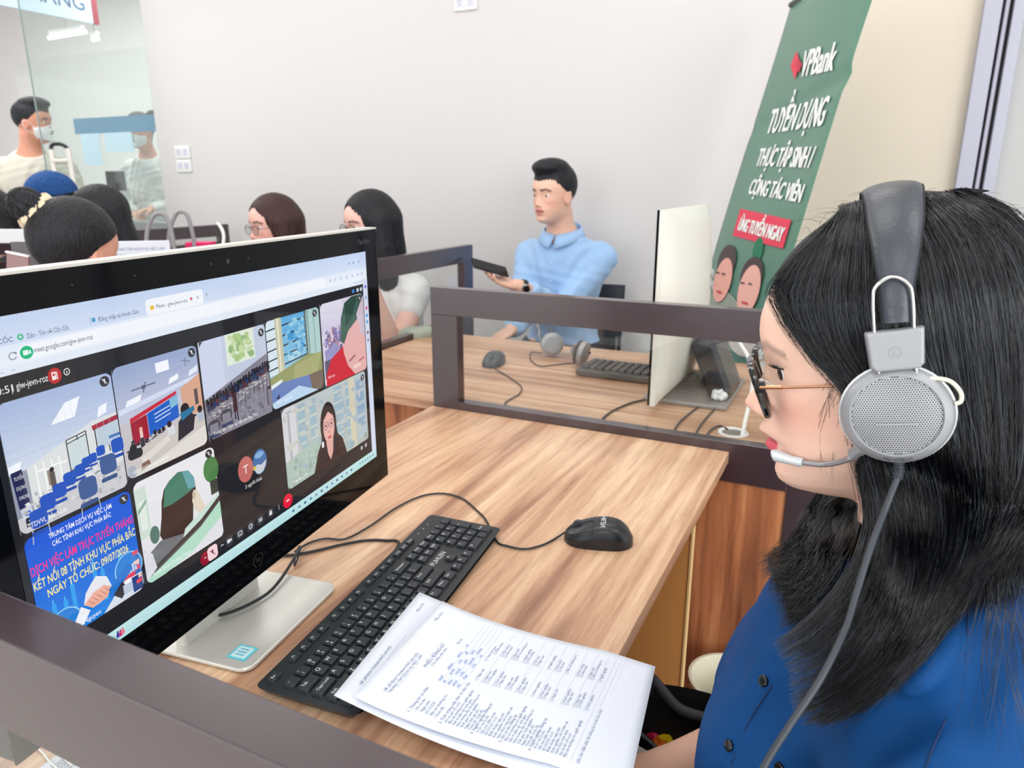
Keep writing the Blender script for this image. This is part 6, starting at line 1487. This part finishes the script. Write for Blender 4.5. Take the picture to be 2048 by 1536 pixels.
def scol():
    m = bpy.data.materials.new('scrunchie_cloth'); m.use_nodes = True; nt = m.node_tree; b = nt.nodes['Principled BSDF']; v = nt.nodes.new('ShaderNodeTexVoronoi'); v.inputs['Scale'].default_value = 70
    r = nt.nodes.new('ShaderNodeValToRGB'); r.color_ramp.elements[0].position = .22; r.color_ramp.elements[0].color = srgb(96, 70, 50); r.color_ramp.elements[1].position = .34; r.color_ramp.elements[1].color = srgb(232, 212, 182)
    nt.links.new(v.outputs['Distance'], r.inputs[0]); nt.links.new(r.outputs[0], b.inputs['Base Color']); b.inputs['Roughness'].default_value = .9; return m
MB().tube(rp, [.0115+.0018*math.sin(13*i*.21) for i in range(90)], 10, closed=True).build('band', scol(), scr, smooth=True)
# person with the blue cap
h4 = at_d(106, 414, 3.5); y4 = camyaw(h4, -78)
_, _, M4_, T4, _, _ = person('person in a blue baseball cap seated behind the woman with the bun', h4, y4, .10, None, 0, 1.0, (214, 160, 136), (190, 100, 96), True, (90, 100, 120), 'short', False, (50, 52, 60), True, False, None, hair_under_cap, step=.006)
cp = thing('baseball_cap', 'plain blue baseball cap with the brim pointing left', 'cap', tuple(h4+np.array([0, 0, .1]) @ M4_))
def f_cap(P):
    q = (P-h4) @ M4_.T; d = np.abs(sd_ell(q, (-.010, 0, .062), (.116, .096, .106)))-.002
    return np.maximum(d, .052+.10*np.clip(-.02-q[:, 0], 0, .1)-q[:, 2])
CAPB = mat('cap_blue', (20, 74, 138), .8)
sdf_obj('crown', f_cap, h4-.15, h4+np.array([.15, .15, .2]), .0042, CAPB, cp)
b = MB(); b.grid(lambda i, j: h4+np.array([.085+.085*j*math.cos((i-.5)*2.2)+.012*math.cos((i-.5)*3), (.090-.012*j)*2*(i-.5)*1.0, .066-.016*j-.018*(2*(i-.5))**2]) @ M4_, 14, 6); b.build('brim', CAPB, cp, smooth=True, solid=.003)
MB().lathe(h4+np.array([-.01, 0, .168]) @ M4_, M4_[2], [(.007, -.002), (.006, .003), (.001, .005)], 12).build('top_button', CAPB, cp, smooth=True)
# dark haired person between the cap and the lady in white
h5 = at_d(202, 442, 3.05); y5 = camyaw(h5, -95)
person('person with long black hair bent low, just right of the blue cap', h5, y5, .25, None, .05, 1.0, (232, 180, 160), (190, 100, 96), False, (70, 70, 78), 'short', False, (50, 52, 60), True, False, None, lambda q, P: hair_long(q, P, .30), step=.006)
# standing man with the white mask
h6 = at_d(68, 252, 4.25); y6 = camyaw(h6, 62)
_, _, M6_, T6, _, _ = person('standing man in a beige t-shirt and white face mask at the left edge', h6, y6, .04, camyaw(h6, -8), 0, 1.0, (206, 146, 122), (180, 96, 90), True, (198, 194, 182), 'short', False, (90, 92, 96), True, True, [((.05, .06, -.27), (.26, -.02, -.38), None, None, .5), ((.06, -.07, -.26), (.24, .10, -.40), None, None, .5)], hair_short, step=.0055)
mask('white face mask on the standing man in beige', h6, M6_)
# lady in white behind the glass counter
h7 = at_d(281, 268, 5.15); y7 = camyaw(h7, -38)
def hair_tied(q, P=None): return smin(hair_bun(q-np.array([0, 0, 0]), P), sd_cap(q, (-.095, .0, .03), (-.085, -.02, -.10), .030, .022), .03)
_, _, M7_, T7, _, _ = person('standing lady in a loose white blouse and white face mask behind the counter glass', h7, y7, .12, camyaw(h7, -20), 0, 1.0, (224, 170, 150), (190, 96, 96), False, (232, 230, 228), 'long', False, (54, 34, 46), True, True, [((.04, .07, -.24), (.22, -.10, -.27), None, None, .5), ((.04, -.07, -.24), (.22, .08, -.30), None, None, .5)], hair_tied, step=.006, shirt_noise=.012)
mask('white face mask on the lady behind the counter glass', h7, M7_)
# two people cut off by the left edge of the photo
h8 = at_d(-26, 440, 3.2); person('person with black hair cut off by the left edge, below the standing man', h8, camyaw(h8, -60), .2, None, 0, 1.0, (220, 170, 150), (190, 96, 96), False, (60, 62, 70), 'short', False, (50, 52, 60), True, False, None, lambda q, P: hair_long(q, P, .20), step=.0065)
h9 = at_d(-155, 376, 1.62); person('person in a pale shirt cut off by the left edge, beside the bun woman', h9, camyaw(h9, 100), .2, camyaw(h9, 60), .1, 1.0, (224, 172, 150), (190, 96, 96), True, (222, 226, 232), 'long', False, (50, 52, 60), True, False, [((-.02, .06, -.27), (.12, .02, -.40), None, None, .5), ((-.02, -.02, -.27), (.12, .02, -.40), None, None, .5)], hair_short, step=.0065)

bg = MB(); bgc = at_d(835, 690, 2.62); R2 = random.Random(4); bg.lathe((bgc[0], bgc[1], bgc[2]-.09), (0, 0, 1), [(.085+.025*math.sin(i), .026*i) for i in range(7)], 16)
bg.v = [[p[0]+R2.uniform(-.02, .02), p[1]+R2.uniform(-.02, .02), p[2]+R2.uniform(-.012, .012)] for p in bg.v]
tag(bg.build('cloth_bag', mat('bag_sage', (158, 166, 152), .9), smooth=True, sub=1), 'grey green cloth bag on the lap of the black haired woman', 'bag')
# ------------------------------------------------------------------ roll-up banner leaning by the wall
BH = _h; BN = np.cross(BH, CR*.225+Mu); BP = BH*2.883+CR*.869+Mu*1.29
def ban(d, z, o=0.0):      # d: distance along the view heading (2.72 left edge .. 2.02 right edge)
    a = (2.883-d)/.742
    w_ = .012*math.sin(z*9+1.2)*math.sin(a*3.1)+.010*math.sin(z*4.3+a*4)+.018*math.exp(-((z-1.47-.10*a)/.022)**2)*(.3+.7*a)-.03*a*(1-a)
    return BH*d+CR*(.869+.225*(z-1.29)+w_*.6)+Mu*z+CR*(-.0022-o)*1.0
def bpix(u, v): p = at_plane(u, v, BN, BP); return float(p @ BH), float(p[2])
bn = thing('rollup_banner', 'green recruitment roll-up banner leaning in the corner behind the second desk', 'banner', tuple(BH*2.51+CR*.6))
GRN = mat('banner_green', (84, 130, 110), .34, spec=.5)
b = MB(); b.grid(lambda i, j: ban(2.883-.742*i, .28+(1.90-.28-.10*i*(1-i))*j), 24, 70); b.build('printed_sheet', GRN, bn, smooth=True, solid=.0008)
class Ban(MB): pass
t = MB()
WHT = srgb(240, 244, 242)
def btext(s_, BLp, BRp, TLp):
    d0, z0 = bpix(*BLp); d1, z1 = bpix(*BRp); dT, zT = bpix(*TLp); hgt = zT-z0; wd = d0-d1
    v, f = text_geo(s_, .012); q = np.array(v); w_ = q[:, 0].max()
    t.add([ban(d0-x/w_*wd-(dT-d0)*0*y, z0+(z1-z0)*x/w_+y/.72*hgt, .004) for x, y in q], f, WHT)
    t.add([ban(d0-x/w_*wd-.006, z0+(z1-z0)*x/w_+y/.72*hgt, .0041) for x, y in q], f, WHT)
btext('VPBank', (1603, 154), (1672, 140), (1611, 104))
btext('TUYỂN DỤNG', (1531, 267), (1648, 250), (1541, 219)); btext('THỰC TẬP SINH /', (1512, 331), (1623, 335), (1519, 296)); btext('CỘNG TÁC VIÊN', (1500, 387), (1602, 404), (1506, 357))
t.build('lettering', PAINT, bn)
b = MB()
rb = [bpix(*p) for p in ((1488, 417), (1586, 440), (1569, 497), (1475, 471))]
b.grid(lambda i, j: ban(*((np.array(rb[0])*(1-i)+np.array(rb[1])*i)*(1-j)+(np.array(rb[3])*(1-i)+np.array(rb[2])*i)*j), .004), 10, 3, srgb(226, 58, 88))
dm = [bpix(*p) for p in ((1600, 102), (1608, 126), (1594, 158), (1586, 132))]; e_ = MB(); e_.poly(dm, lambda d, z: ban(d, z, .005), srgb(222, 60, 84))
dm = [bpix(*p) for p in ((1604, 116), (1612, 128), (1604, 146), (1598, 132))]; e_.poly(dm, lambda d, z: ban(d, z, .0055), srgb(196, 40, 70))
b.build('red_button', PAINT, bn); e_.build('red_emblem', PAINT, bn)
t = MB(); btext('ỨNG TUYỂN NGAY', (1484, 459), (1566, 483), (1489, 434)); t.v = [list(np.array(p)-CR*.002) for p in t.v]; t.build('button_lettering', PAINT, bn)
b = MB()       # printed people at the foot of the banner
def bell(u, v, ru, rv, ang, col, o): 
    n_ = 24; ca, sa = math.cos(ang), math.sin(ang)
    b.poly([bpix(u+ru*math.cos(t_)*ca-rv*math.sin(t_)*sa, v+ru*math.cos(t_)*sa+rv*math.sin(t_)*ca) for t_ in np.linspace(0, 2*math.pi, n_, endpoint=False)], lambda d, z: ban(d, z, o), srgb(*col))
bell(1440, 640, 40, 60, .35, (150, 160, 146), .004); bell(1463, 524, 18, 36, .28, (74, 60, 58), .0052); bell(1455, 560, 17, 46, .28, (236, 172, 156), .0064)
bell(1458, 548, 4, 2, .3, (90, 60, 60), .0076); bell(1446, 545, 4, 2, .3, (90, 60, 60), .0076); bell(1448, 584, 6, 3, .3, (200, 80, 90), .0076)
bell(1500, 665, 40, 50, .3, (206, 196, 190), .004); bell(1510, 552, 20, 40, .28, (70, 54, 54), .0052); bell(1504, 580, 19, 52, .28, (238, 180, 166), .0064)
bell(1508, 568, 4, 2, .3, (90, 60, 60), .0076); bell(1494, 566, 4, 2, .3, (90, 60, 60), .0076); bell(1496, 606, 7, 3, .3, (200, 80, 90), .0076); bell(1523, 500, 9, 26, .2, (20, 116, 80), .0042)
b.build('printed_people', PAINT, bn)
MB().tube([ban(2.50, .02)+CR*.06, ban(2.50, 1.93)+CR*.05], .009, 10).build('support_pole', mat('pole_dark', (40, 40, 44), .4), bn, smooth=True)
MB().tube([ban(2.883, 1.902), ban(2.141, 1.912)], .010, 10).build('top_rail', mat('rail_dark', (52, 60, 58), .4), bn, smooth=True)
p0 = ban(2.90, .30); p1 = ban(2.12, .30); bb = MB(); e = (p1-p0)/np.linalg.norm(p1-p0); bb.obox((p0+p1)/2-Mu*.15, [e, CR, Mu], (.38, .09, .15)); bb.build('base_case', ALU, bn, bevel=.02)

# ------------------------------------------------------------------ second computer and the things on the second desk
im = thing('computer_monitor', 'white all-in-one computer seen from behind on the second desk', 'monitor', (-.38, 1.85, DZ))
yN, yF = 1.640, 2.125
b = MB(); b.box((-.436, yN, .765), (-.430, yF, 1.226)); b.build('dark_screen', BLACKG, im)
b = MB(); nn = 14
b.grid(lambda i, j: np.array([-.430+.012+.052*(math.sin(math.pi*i)**.45)*(math.sin(math.pi*min(max(j, .0), 1))**.45), yN+(yF-yN)*i, .765+.461*j]), 22, 22)
b.add([(-.430, yN, .765), (-.430, yF, .765), (-.430, yF, 1.226), (-.430, yN, 1.226), (-.418, yN, .765), (-.418, yF, .765), (-.418, yF, 1.226), (-.418, yN, 1.226)], [(0, 3, 7, 4), (0, 4, 5, 1), (1, 5, 6, 2), (2, 6, 7, 3)])
b.build('white_housing', mat('cream_white', (224, 223, 214), .4), im, smooth=True, angle=50)
b = MB(); b.box((-.47, 1.72, DZ), (-.262, 2.02, DZ+.012)); b.build('stand_base', mat('stand_grey', (150, 148, 146), .4, metal=.4), im, bevel=.004)
b = MB(); b.obox((-.318, 1.87, .83), [[.92, 0, .38], [0, 1, 0], [-.38, 0, .92]], (.030, .085, .085)); b.build('stand_neck', mat('neck_dark', (44, 46, 50), .25), im, bevel=.02, seg=3)
b = MB(); b.obox((-.315, 1.90, .915), [[.92, 0, .38], [0, 1, 0], [-.38, 0, .92]], (.034, .10, .020)); b.build('hinge_cover', mat('hinge_grey', (120, 124, 128), .2, metal=.7), im, bevel=.012, seg=3)
b = MB()
for z_ in (1.02, 1.05): b.lathe((-.3675, 1.98, z_), (1, 0, 0), [(.012, -.01), (.012, .003), (.009, .004)], 16)
b.build('ports', mat('port_grey', (170, 172, 170), .4), im)
def lump(c, r, seed, m, name, label, cat, flat=.7):
    R2 = random.Random(seed); b = MB(); b.lathe(c, (0, 0, 1), [(r*math.sin(math.pi*i/7)+.0005, r*flat*(1-math.cos(math.pi*i/7))) for i in range(8)], 12)
    b.v = [[p[0]+R2.uniform(-.28, .28)*r, p[1]+R2.uniform(-.28, .28)*r, max(c[2], p[2]+R2.uniform(-.25, .2)*r)] for p in b.v]
    return tag(b.build(name, m), label, cat)
TIS = mat('tissue_white', (234, 238, 242), .7)
lump(at_z(1438, 800, DZ+.013), .018, 1, TIS, 'crumpled_tissue', 'crumpled white tissue on the grey stand base of the white computer, nearer the divider', 'tissue')
lump(at_z(1450, 780, DZ+.013), .020, 2, TIS, 'crumpled_tissue', 'crumpled white tissue behind the nearer one on the grey stand base', 'tissue', .9)
for k, pts in enumerate(([(1300, 797), (1262, 806), (1225, 822), (1205, 838), (1197, 850)], [(1430, 790), (1395, 815), (1362, 842), (1345, 866)], [(1445, 800), (1420, 828), (1402, 850), (1388, 874)], [(1455, 858), (1438, 852), (1420, 862), (1408, 882)])):
    cord('data_cable', ('black cable running from the white computer to the middle of the divider', 'black cable left of the pair beside the stand base, running to the divider', 'black cable right of the pair beside the stand base, running to the divider', 'short black cable curling out of the white grommet')[k], [at_z(u, v, DZ+.003) for u, v in pts], .0024, group='cables behind the divider')
gr = thing('desk_grommet', 'round white cable grommet in the second desk top', 'grommet', tuple(at_z(1466, 866, DZ)))
g0 = at_z(1466, 866, DZ)
MB().lathe(g0, (0, 0, 1), [(.024, .0005), (.026, .003), (.032, .0035), (.0335, .0005)], 32, cap=False).build('ring', WHITEP, gr, smooth=True)
MB().lathe(g0, (0, 0, 1), [(.0245, .0002), (.0001, .0006)], 32, cap=False).build('hole', mat('hole_grey', (120, 116, 112), .8), gr)
cord('white_power_cord', 'thick white cord rising out of the desk grommet', [at_z(1484, 872, DZ), at_y(1492, 835, 1.60), at_y(1500, 800, 1.64), at_y(1505, 760, 1.68), at_y(1496, 715, 1.72), at_y(1482, 690, 1.76), at_y(1470, 668, 1.80)], .0045, WHITEP)
mo2, tip2, f2 = mouse('dark wired mouse on the second desk behind the divider', at_z(988, 728, DZ), math.radians(-78), m=mat('mouse_grey', (56, 62, 70), .35))
cord('mouse_cable', 'thin dark cable curving from the mouse on the second desk to the divider', [tip2]+[at_z(u, v, DZ+.003) for u, v in ((1008, 748), (1030, 762), (1043, 775), (1038, 788), (1018, 800), (1010, 808), (1026, 818))], .0018)
# keyboard on the second desk
k2 = thing('keyboard', 'dark keyboard on the second desk in front of the white computer', 'keyboard', (-.5, 1.95, DZ))
ka = at_z(1150, 752, DZ); ka = np.array([ka[0], ka[1], DZ])
b = MB(); b.box((ka[0], ka[1], DZ+.003), (ka[0]+.435, ka[1]+.135, DZ+.020)); b.build('case', mat('keyboard_grey', (74, 76, 76), .45), k2, bevel=.004)
MB().box((ka[0]+.03, ka[1]+.02, DZ), (ka[0]+.405, ka[1]+.12, DZ+.004)).build('foot', MATS['rubber_black'], k2)
kmesh = None; K2M = mat('key_charcoal', (60, 62, 64), .4)
for i in range(19):
    for j in range(5):
        cx, cy = ka[0]+.012+.0218*(i+.5), ka[1]+.014+.0222*(j+.5)
        if kmesh is None:
            o = MB().obox((0, 0, 0), np.eye(3), (.0094, .0094, .0042), taper=.86).build('key', K2M, k2, world=False); kmesh = o
        else: o = kmesh.copy(); COL.objects.link(o)
        o.location = (cx+.5, cy-1.95, .0235)
# headset on the second desk
h2_ = thing('headset', 'silver headset lying on the second desk behind the divider', 'headset', tuple(at_z(1110, 712, DZ)))
cA = at_y(1104, 692, 2.06); axv = C0-cA; axv[2] *= .4; axv = axv/np.linalg.norm(axv); axv = axv+CR*.15; axv /= np.linalg.norm(axv)
def cup2(c, ax, s_):
    MB().lathe(c, ax, [(.001, .016), (.026, .015), (.029, .013), (.036, .009), (.0375, .002), (.036, -.006)], 36).build('ear_cup', SILVER, h2_, smooth=True, angle=30)
    MB().lathe(c-ax*.006, ax, [(.037, .0), (.036, -.010), (.026, -.014), (.018, -.010)], 28).build('ear_pad', MATS['pad_leather'], h2_, smooth=True)
cA[2] = max(cA[2], DZ+.041); cup2(cA, axv, 1)
cB = at_z(1165, 706, DZ+.040); cup2(cB, CR*.75-np.array([0, 0, .2])+axv*.4, 1)
MB().tube(smooth_path([cA+Mu*.03-axv*.01, cA+Mu*.045-axv*.05+CR*.0, (cA+cB)/2-axv*.13+Mu*.0, cB+Mu*.01-axv*.06, cB+CR*.02], 30), .0075, 8, flat=.5).build('headband', MATS['padded_leather'], h2_, smooth=True)
MB().obox(at_y(1150, 702, 2.06), [CR, axv, Mu], (.014, .004, .014)).build('yoke_plate', SILVER, h2_, bevel=.003)
MB().tube(smooth_path([cA-CR*.034+Mu*.01, cA-CR*.042+Mu*.03, at_y(1079, 662, 2.06), at_y(1073, 648, 2.06)], 16), [.0026]*12+[.0042]*4, 8).build('mic_boom', SILVER, h2_, smooth=True)
MB().tube(smooth_path([cA-CR*.03-Mu*.03, at_z(1062, 705, DZ+.004), at_z(1062, 720, DZ+.003), at_z(1080, 732, DZ+.003), at_z(1115, 729, DZ+.003), at_z(1150, 726, DZ+.003)], 40), .0018, 7).build('cable', CABLE, h2_, smooth=True)

# ------------------------------------------------------------------ dividers and desks further left
divider('solid brown divider behind the woman with the bun, its end right of the arched handles', (-3.38, 1.30), (-3.38, 3.13), .03, zr=.95, panel=FRAME, zl=.9)
MB_d = divider('solid brown divider at the left edge below the standing man', tuple(at_d(-60, 437, 3.55)[:2]), tuple(at_d(74, 437, 3.55)[:2]), .03, zr=.95, panel=FRAME, zl=.9, zt=float(at_d(30, 436, 3.55)[2]))
bq = at_d(95, 482, 2.05); bd = MB().obox((bq[0], bq[1], bq[2]/2), [CR, _h, Mu], (.10, .012, bq[2]/2)); tag(bd.build('room_screen', FRAME, bevel=.002), 'small brown screen between the pale shirt and the woman with the bun', 'screen')
# notice sheet, arched handles, box
CABZ = .93; cb = at_d(345, 520, 2.66); cab = thing('side_cabinet', 'low cabinet carrying the notice, the two grey bags and the pink box', 'cabinet', (cb[0], cb[1], 0))
MB().obox((cb[0], cb[1], CABZ/2-.01), [CR, _h, Mu], (.26, .11, CABZ/2-.01)).build('cabinet_body', FRAME, cab, bevel=.002); MB().obox((cb[0], cb[1], CABZ-.01), [CR, _h, Mu], (.27, .12, .0099)).build('cabinet_top', DESK, cab)
nt_ = thing('notice_sheet', 'white framed notice with three printed lines standing right of the bun', 'notice', tuple(at_d(284, 530, 2.55)))
c_ = at_d(284, 522, 2.55); nx_ = CR*.97+_h*.24; ny_ = np.cross(Mu, nx_)
MB().obox((c_[0], c_[1], (c_[2]+.07+CABZ)/2), [nx_, ny_, Mu], (.098, .004, (c_[2]+.07-CABZ)/2)).build('sheet', mat('notice_white', (232, 236, 248), .5), nt_, bevel=.002)
b = MB(); fnn = lambda x, y: c_+nx_*x+Mu*y-ny_*.0046
for k, q in enumerate(('TRUNG TÂM DỊCH VỤ VIỆC LÀM', 'BỘ PHẬN TƯ VẤN VÀ GIỚI THIỆU', 'Kính mời ngồi')): b.text(q, fnn, -.085, .038-.022*k-(.008 if k == 2 else 0), .013, srgb(110, 120, 165), maxw=(.165, .165, .10)[k])
b.build('print', PAINT, nt_)
for k, (u0, u1, vt, vb) in enumerate(((292, 346, 427, 510), (336, 388, 424, 520))):
    hb_ = thing('handbag', ('grey bag with an arched handle, left of the pair beside the notice', 'grey bag with an arched handle, right of the pair beside the notice')[k], 'bag', tuple(at_d((u0+u1)/2, 540, 2.62+.1*k)))
    d_ = 2.62+.1*k; pts = [at_d(u0, vb, d_), at_d(u0+3, (vt+vb)/2-8, d_), at_d(u0+15, vt+6, d_), at_d((u0+u1)/2, vt, d_), at_d(u1-13, vt+8, d_), at_d(u1-2, (vt+vb)/2, d_), at_d(u1+4, vb, d_)]
    MB().tube(smooth_path(pts, 40), .0075, 8).build('handle', mat('handle_grey', (140, 138, 142), .35), hb_, smooth=True)
    cbag = at_d((u0+u1)/2, vb-8, d_); MB().obox((cbag[0], cbag[1], (cbag[2]+CABZ)/2), [CR, _h, Mu], (.060, .03, (cbag[2]-CABZ)/2), taper=.85).build('bag_body', mat('bag_grey', (176, 172, 178), .6), hb_, bevel=.012)
bx_ = thing('gift_box', 'pink and white box with a white ribbon loop behind the monitor edge', 'box', tuple(at_d(405, 500, 2.75)))
MB().obox(at_d(402, 491, 2.75), [CR, _h, Mu], (.048, .03, .014)).build('lid', mat('box_pink', (222, 30, 104), .5), bx_, bevel=.003)
q_ = at_d(402, 498, 2.75); MB().obox((q_[0], q_[1], (q_[2]+CABZ)/2), [CR, _h, Mu], (.046, .029, (q_[2]-CABZ)/2)).build('box_body', mat('box_white', (232, 226, 228), .5), bx_, bevel=.003)
MB().tube(smooth_path([at_d(438, 515, 2.7), at_d(446, 490, 2.7), at_d(447, 468, 2.7), at_d(440, 452, 2.7), at_d(434, 446, 2.7)], 20), .006, 8).build('ribbon', WHITEP, bx_, smooth=True)
pp = MB().obox(at_d(28, 472, 2.9), [CR, _h, Mu], (.08, .02, .026)); tag(pp.build('paper_stack', mat('paper_grey', (226, 226, 230), .8)), 'short stack of white papers at the left edge under the brown divider', 'paper stack')
tb = thing('tablet', 'upright tablet with a white top edge and reddish cover beside the pale shirt', 'tablet', tuple(at_d(40, 560, 1.75)))
c_ = at_d(36, 546, 1.72); MB().obox(c_, [CR*.97+Mu*-.2, _h, Mu*.97+CR*.2], (.026, .004, .044)).build('cover', mat('cover_red', (150, 118, 120), .5), tb, bevel=.002)
MB().obox(c_+Mu*.045+CR*.008, [CR*.97+Mu*-.2, _h, Mu], (.027, .005, .002)).build('edge', WHITEP, tb)

# ------------------------------------------------------------------ glass partition, counter and sign on the left
GL0 = at_d(78, 250, 3.92); GL1 = np.array([-4.02, 3.26, 0]); e = GL1-GL0; e[2] = 0; Lg = np.linalg.norm(e); e /= Lg; nrm = np.array([-e[1], e[0], 0])
gp_ = thing('glass_partition', 'tall frameless greenish glass panel joining the left end of the white wall', 'glass panel', (GL0[0], GL0[1], 0))
MB().obox((GL0[0]+e[0]*Lg/2, GL0[1]+e[1]*Lg/2, 1.5), [e, nrm, Mu], (Lg/2, .005, 1.5)).build('pane', GREENGLASS, gp_)
MB().obox((GL0[0], GL0[1], 1.5), [e, nrm, Mu], (.002, .0052, 1.5)).build('edge', mat('glass_edge', (120, 140, 138), .2), gp_)
ct = thing('reception_counter', 'reception counter with a blue striped glass screen, in front of the lady in white', 'counter', (-4.7, 3.45, 0))
cy = 3.42
xl = at_y(148, 237, cy)[0]; zt = at_y(200, 235, cy)[2]; zb = at_y(200, 267, cy)[2]
MB().box((-5.6, cy-.005, 1.02), (-4.06, cy+.005, zt+.4)).build('glass_screen', GLASS, ct)
MB().box((xl, cy-.0085, zb), (-4.08, cy-.006, zt)).build('blue_stripe', mat('blue_film', (92, 138, 170), .4), ct)
MB().box((-5.6, cy-.06, .0), (-4.06, cy+.10, 1.02)).build('counter_body', mat('counter_grey', (150, 150, 154), .5), ct)
for k, (u0, v0, u1, v1, lb) in enumerate(((160, 268, 206, 330, 'pale blue notice taped on the counter glass, left and longer of the two'), (207, 266, 268, 303, 'pale blue notice taped on the counter glass, right and shorter of the two'))):
    a = at_y(u0, v0, cy-.011); c = at_y(u1, v1, cy-.011); o = MB().box((a[0], cy-.0115, c[2]), (c[0], cy-.0095, a[2])).build('notice_sheet', mat('notice_blue', (196, 220, 238), .7)); tag(o, lb, 'notice')
o = thing('computer_monitor', 'small black monitor edge left of the lady in white', 'monitor', tuple(at_d(222, 380, 5.3)))
MB().obox(at_d(232, 362, 4.95), [CR, _h, Mu], (.06, .015, .065)).build('housing', BLACKP, o, bevel=.004); MB().obox(at_d(232, 390, 4.95), [CR, _h, Mu], (.012, .012, .08)).build('stand', BLACKP, o)
sg_ = thing('hanging_sign', 'pale blue hanging sign with dark blue letters and a red end, top left corner', 'sign', tuple(X0 := at_x(120, 30, -5.3)))
xs = -5.3; q0 = at_x(197, 50, xs); q1 = at_x(-40, 2, xs); zl_ = q0[2]
MB().box((xs-.012, q1[1], zl_), (xs+.012, q0[1]-.02, zl_+.34)).build('board', mat('sign_blue', (196, 214, 230), .5), sg_)
MB().box((xs-.014, q0[1]-.045, zl_), (xs+.014, q0[1], zl_+.34)).build('red_end', mat('sign_red', (150, 40, 62), .5), sg_)
b = MB(); b.text('NGÂN HÀNG', lambda x, y: np.array([xs+.0135, q0[1]-.10+x, zl_+.075+y]), 0, 0, .14, srgb(46, 80, 126), align='r'); b.build('lettering', PAINT, sg_)
for yy in (q1[1]+.1, q0[1]-.15): MB().tube([(xs, yy, zl_+.34), (xs, yy, 3.1)], .006, 6).build('hanging_rod', CHROME, sg_)
for k, (u, v, L_, ua, va, ub, vb_) in enumerate(((134, 70, .28, 97, 76, 172, 63), (190, 78, .06, 184, 80, 197, 76))):  # added glowing tubes behind the panel imitate lamp reflections in its glass
    c = at_d(u, v, 5.4); o = thing('reflected_tube_lamp', ('long glowing tube added as a lamp reflection in the glass panel', 'short glowing tube added as a lamp reflection, right of the long one')[k], 'lamp reflection', tuple(c))
    MB().tube([at_d(ua, va, 5.4), at_d(ub, vb_, 5.4)], .014, 10).build('tube', mat('reflected_lamp_glow', (255, 255, 250), .4, emit=1.6), o, smooth=True)
    MB().obox(c+Mu*.035, [(lambda q: q/np.linalg.norm(q))(at_d(ub, vb_, 5.4)-at_d(ua, va, 5.4)), _h, Mu], (L_*.45, .02, .010)).build('reflected_lamp_body', WHITEP, o)
    MB().tube([c+Mu*.05, (c[0], c[1], 3.1)], .006, 6).build('hanging_rod', CHROME, o)
ld = thing('step_ladder', 'aluminium step ladder with a black curved top beside the standing man in beige', 'ladder', tuple(at_d(125, 400, 3.8)))
for k, (u0, v0, u1, v1) in enumerate(((102, 300, 116, 385), (136, 298, 153, 400))):
    a = at_d(u0, v0, 3.9); c = at_d(u1, v1, 3.9); dz_ = (c-a)/np.linalg.norm(c-a); MB().tube([a, a+dz_*((a[2])/-dz_[2])], .013, 8).build('leg', ALU, ld, smooth=True)
MB().tube([at_d(107, 323, 3.9), at_d(140, 322, 3.9)], .014, 8).build('step', ALU, ld, smooth=True)
MB().tube(smooth_path([at_d(102, 302, 3.9), at_d(104, 290, 3.9), at_d(118, 288, 3.9), at_d(131, 293, 3.9), at_d(137, 302, 3.9)], 20), .010, 8).build('top_handle', BLACKP, ld, smooth=True)
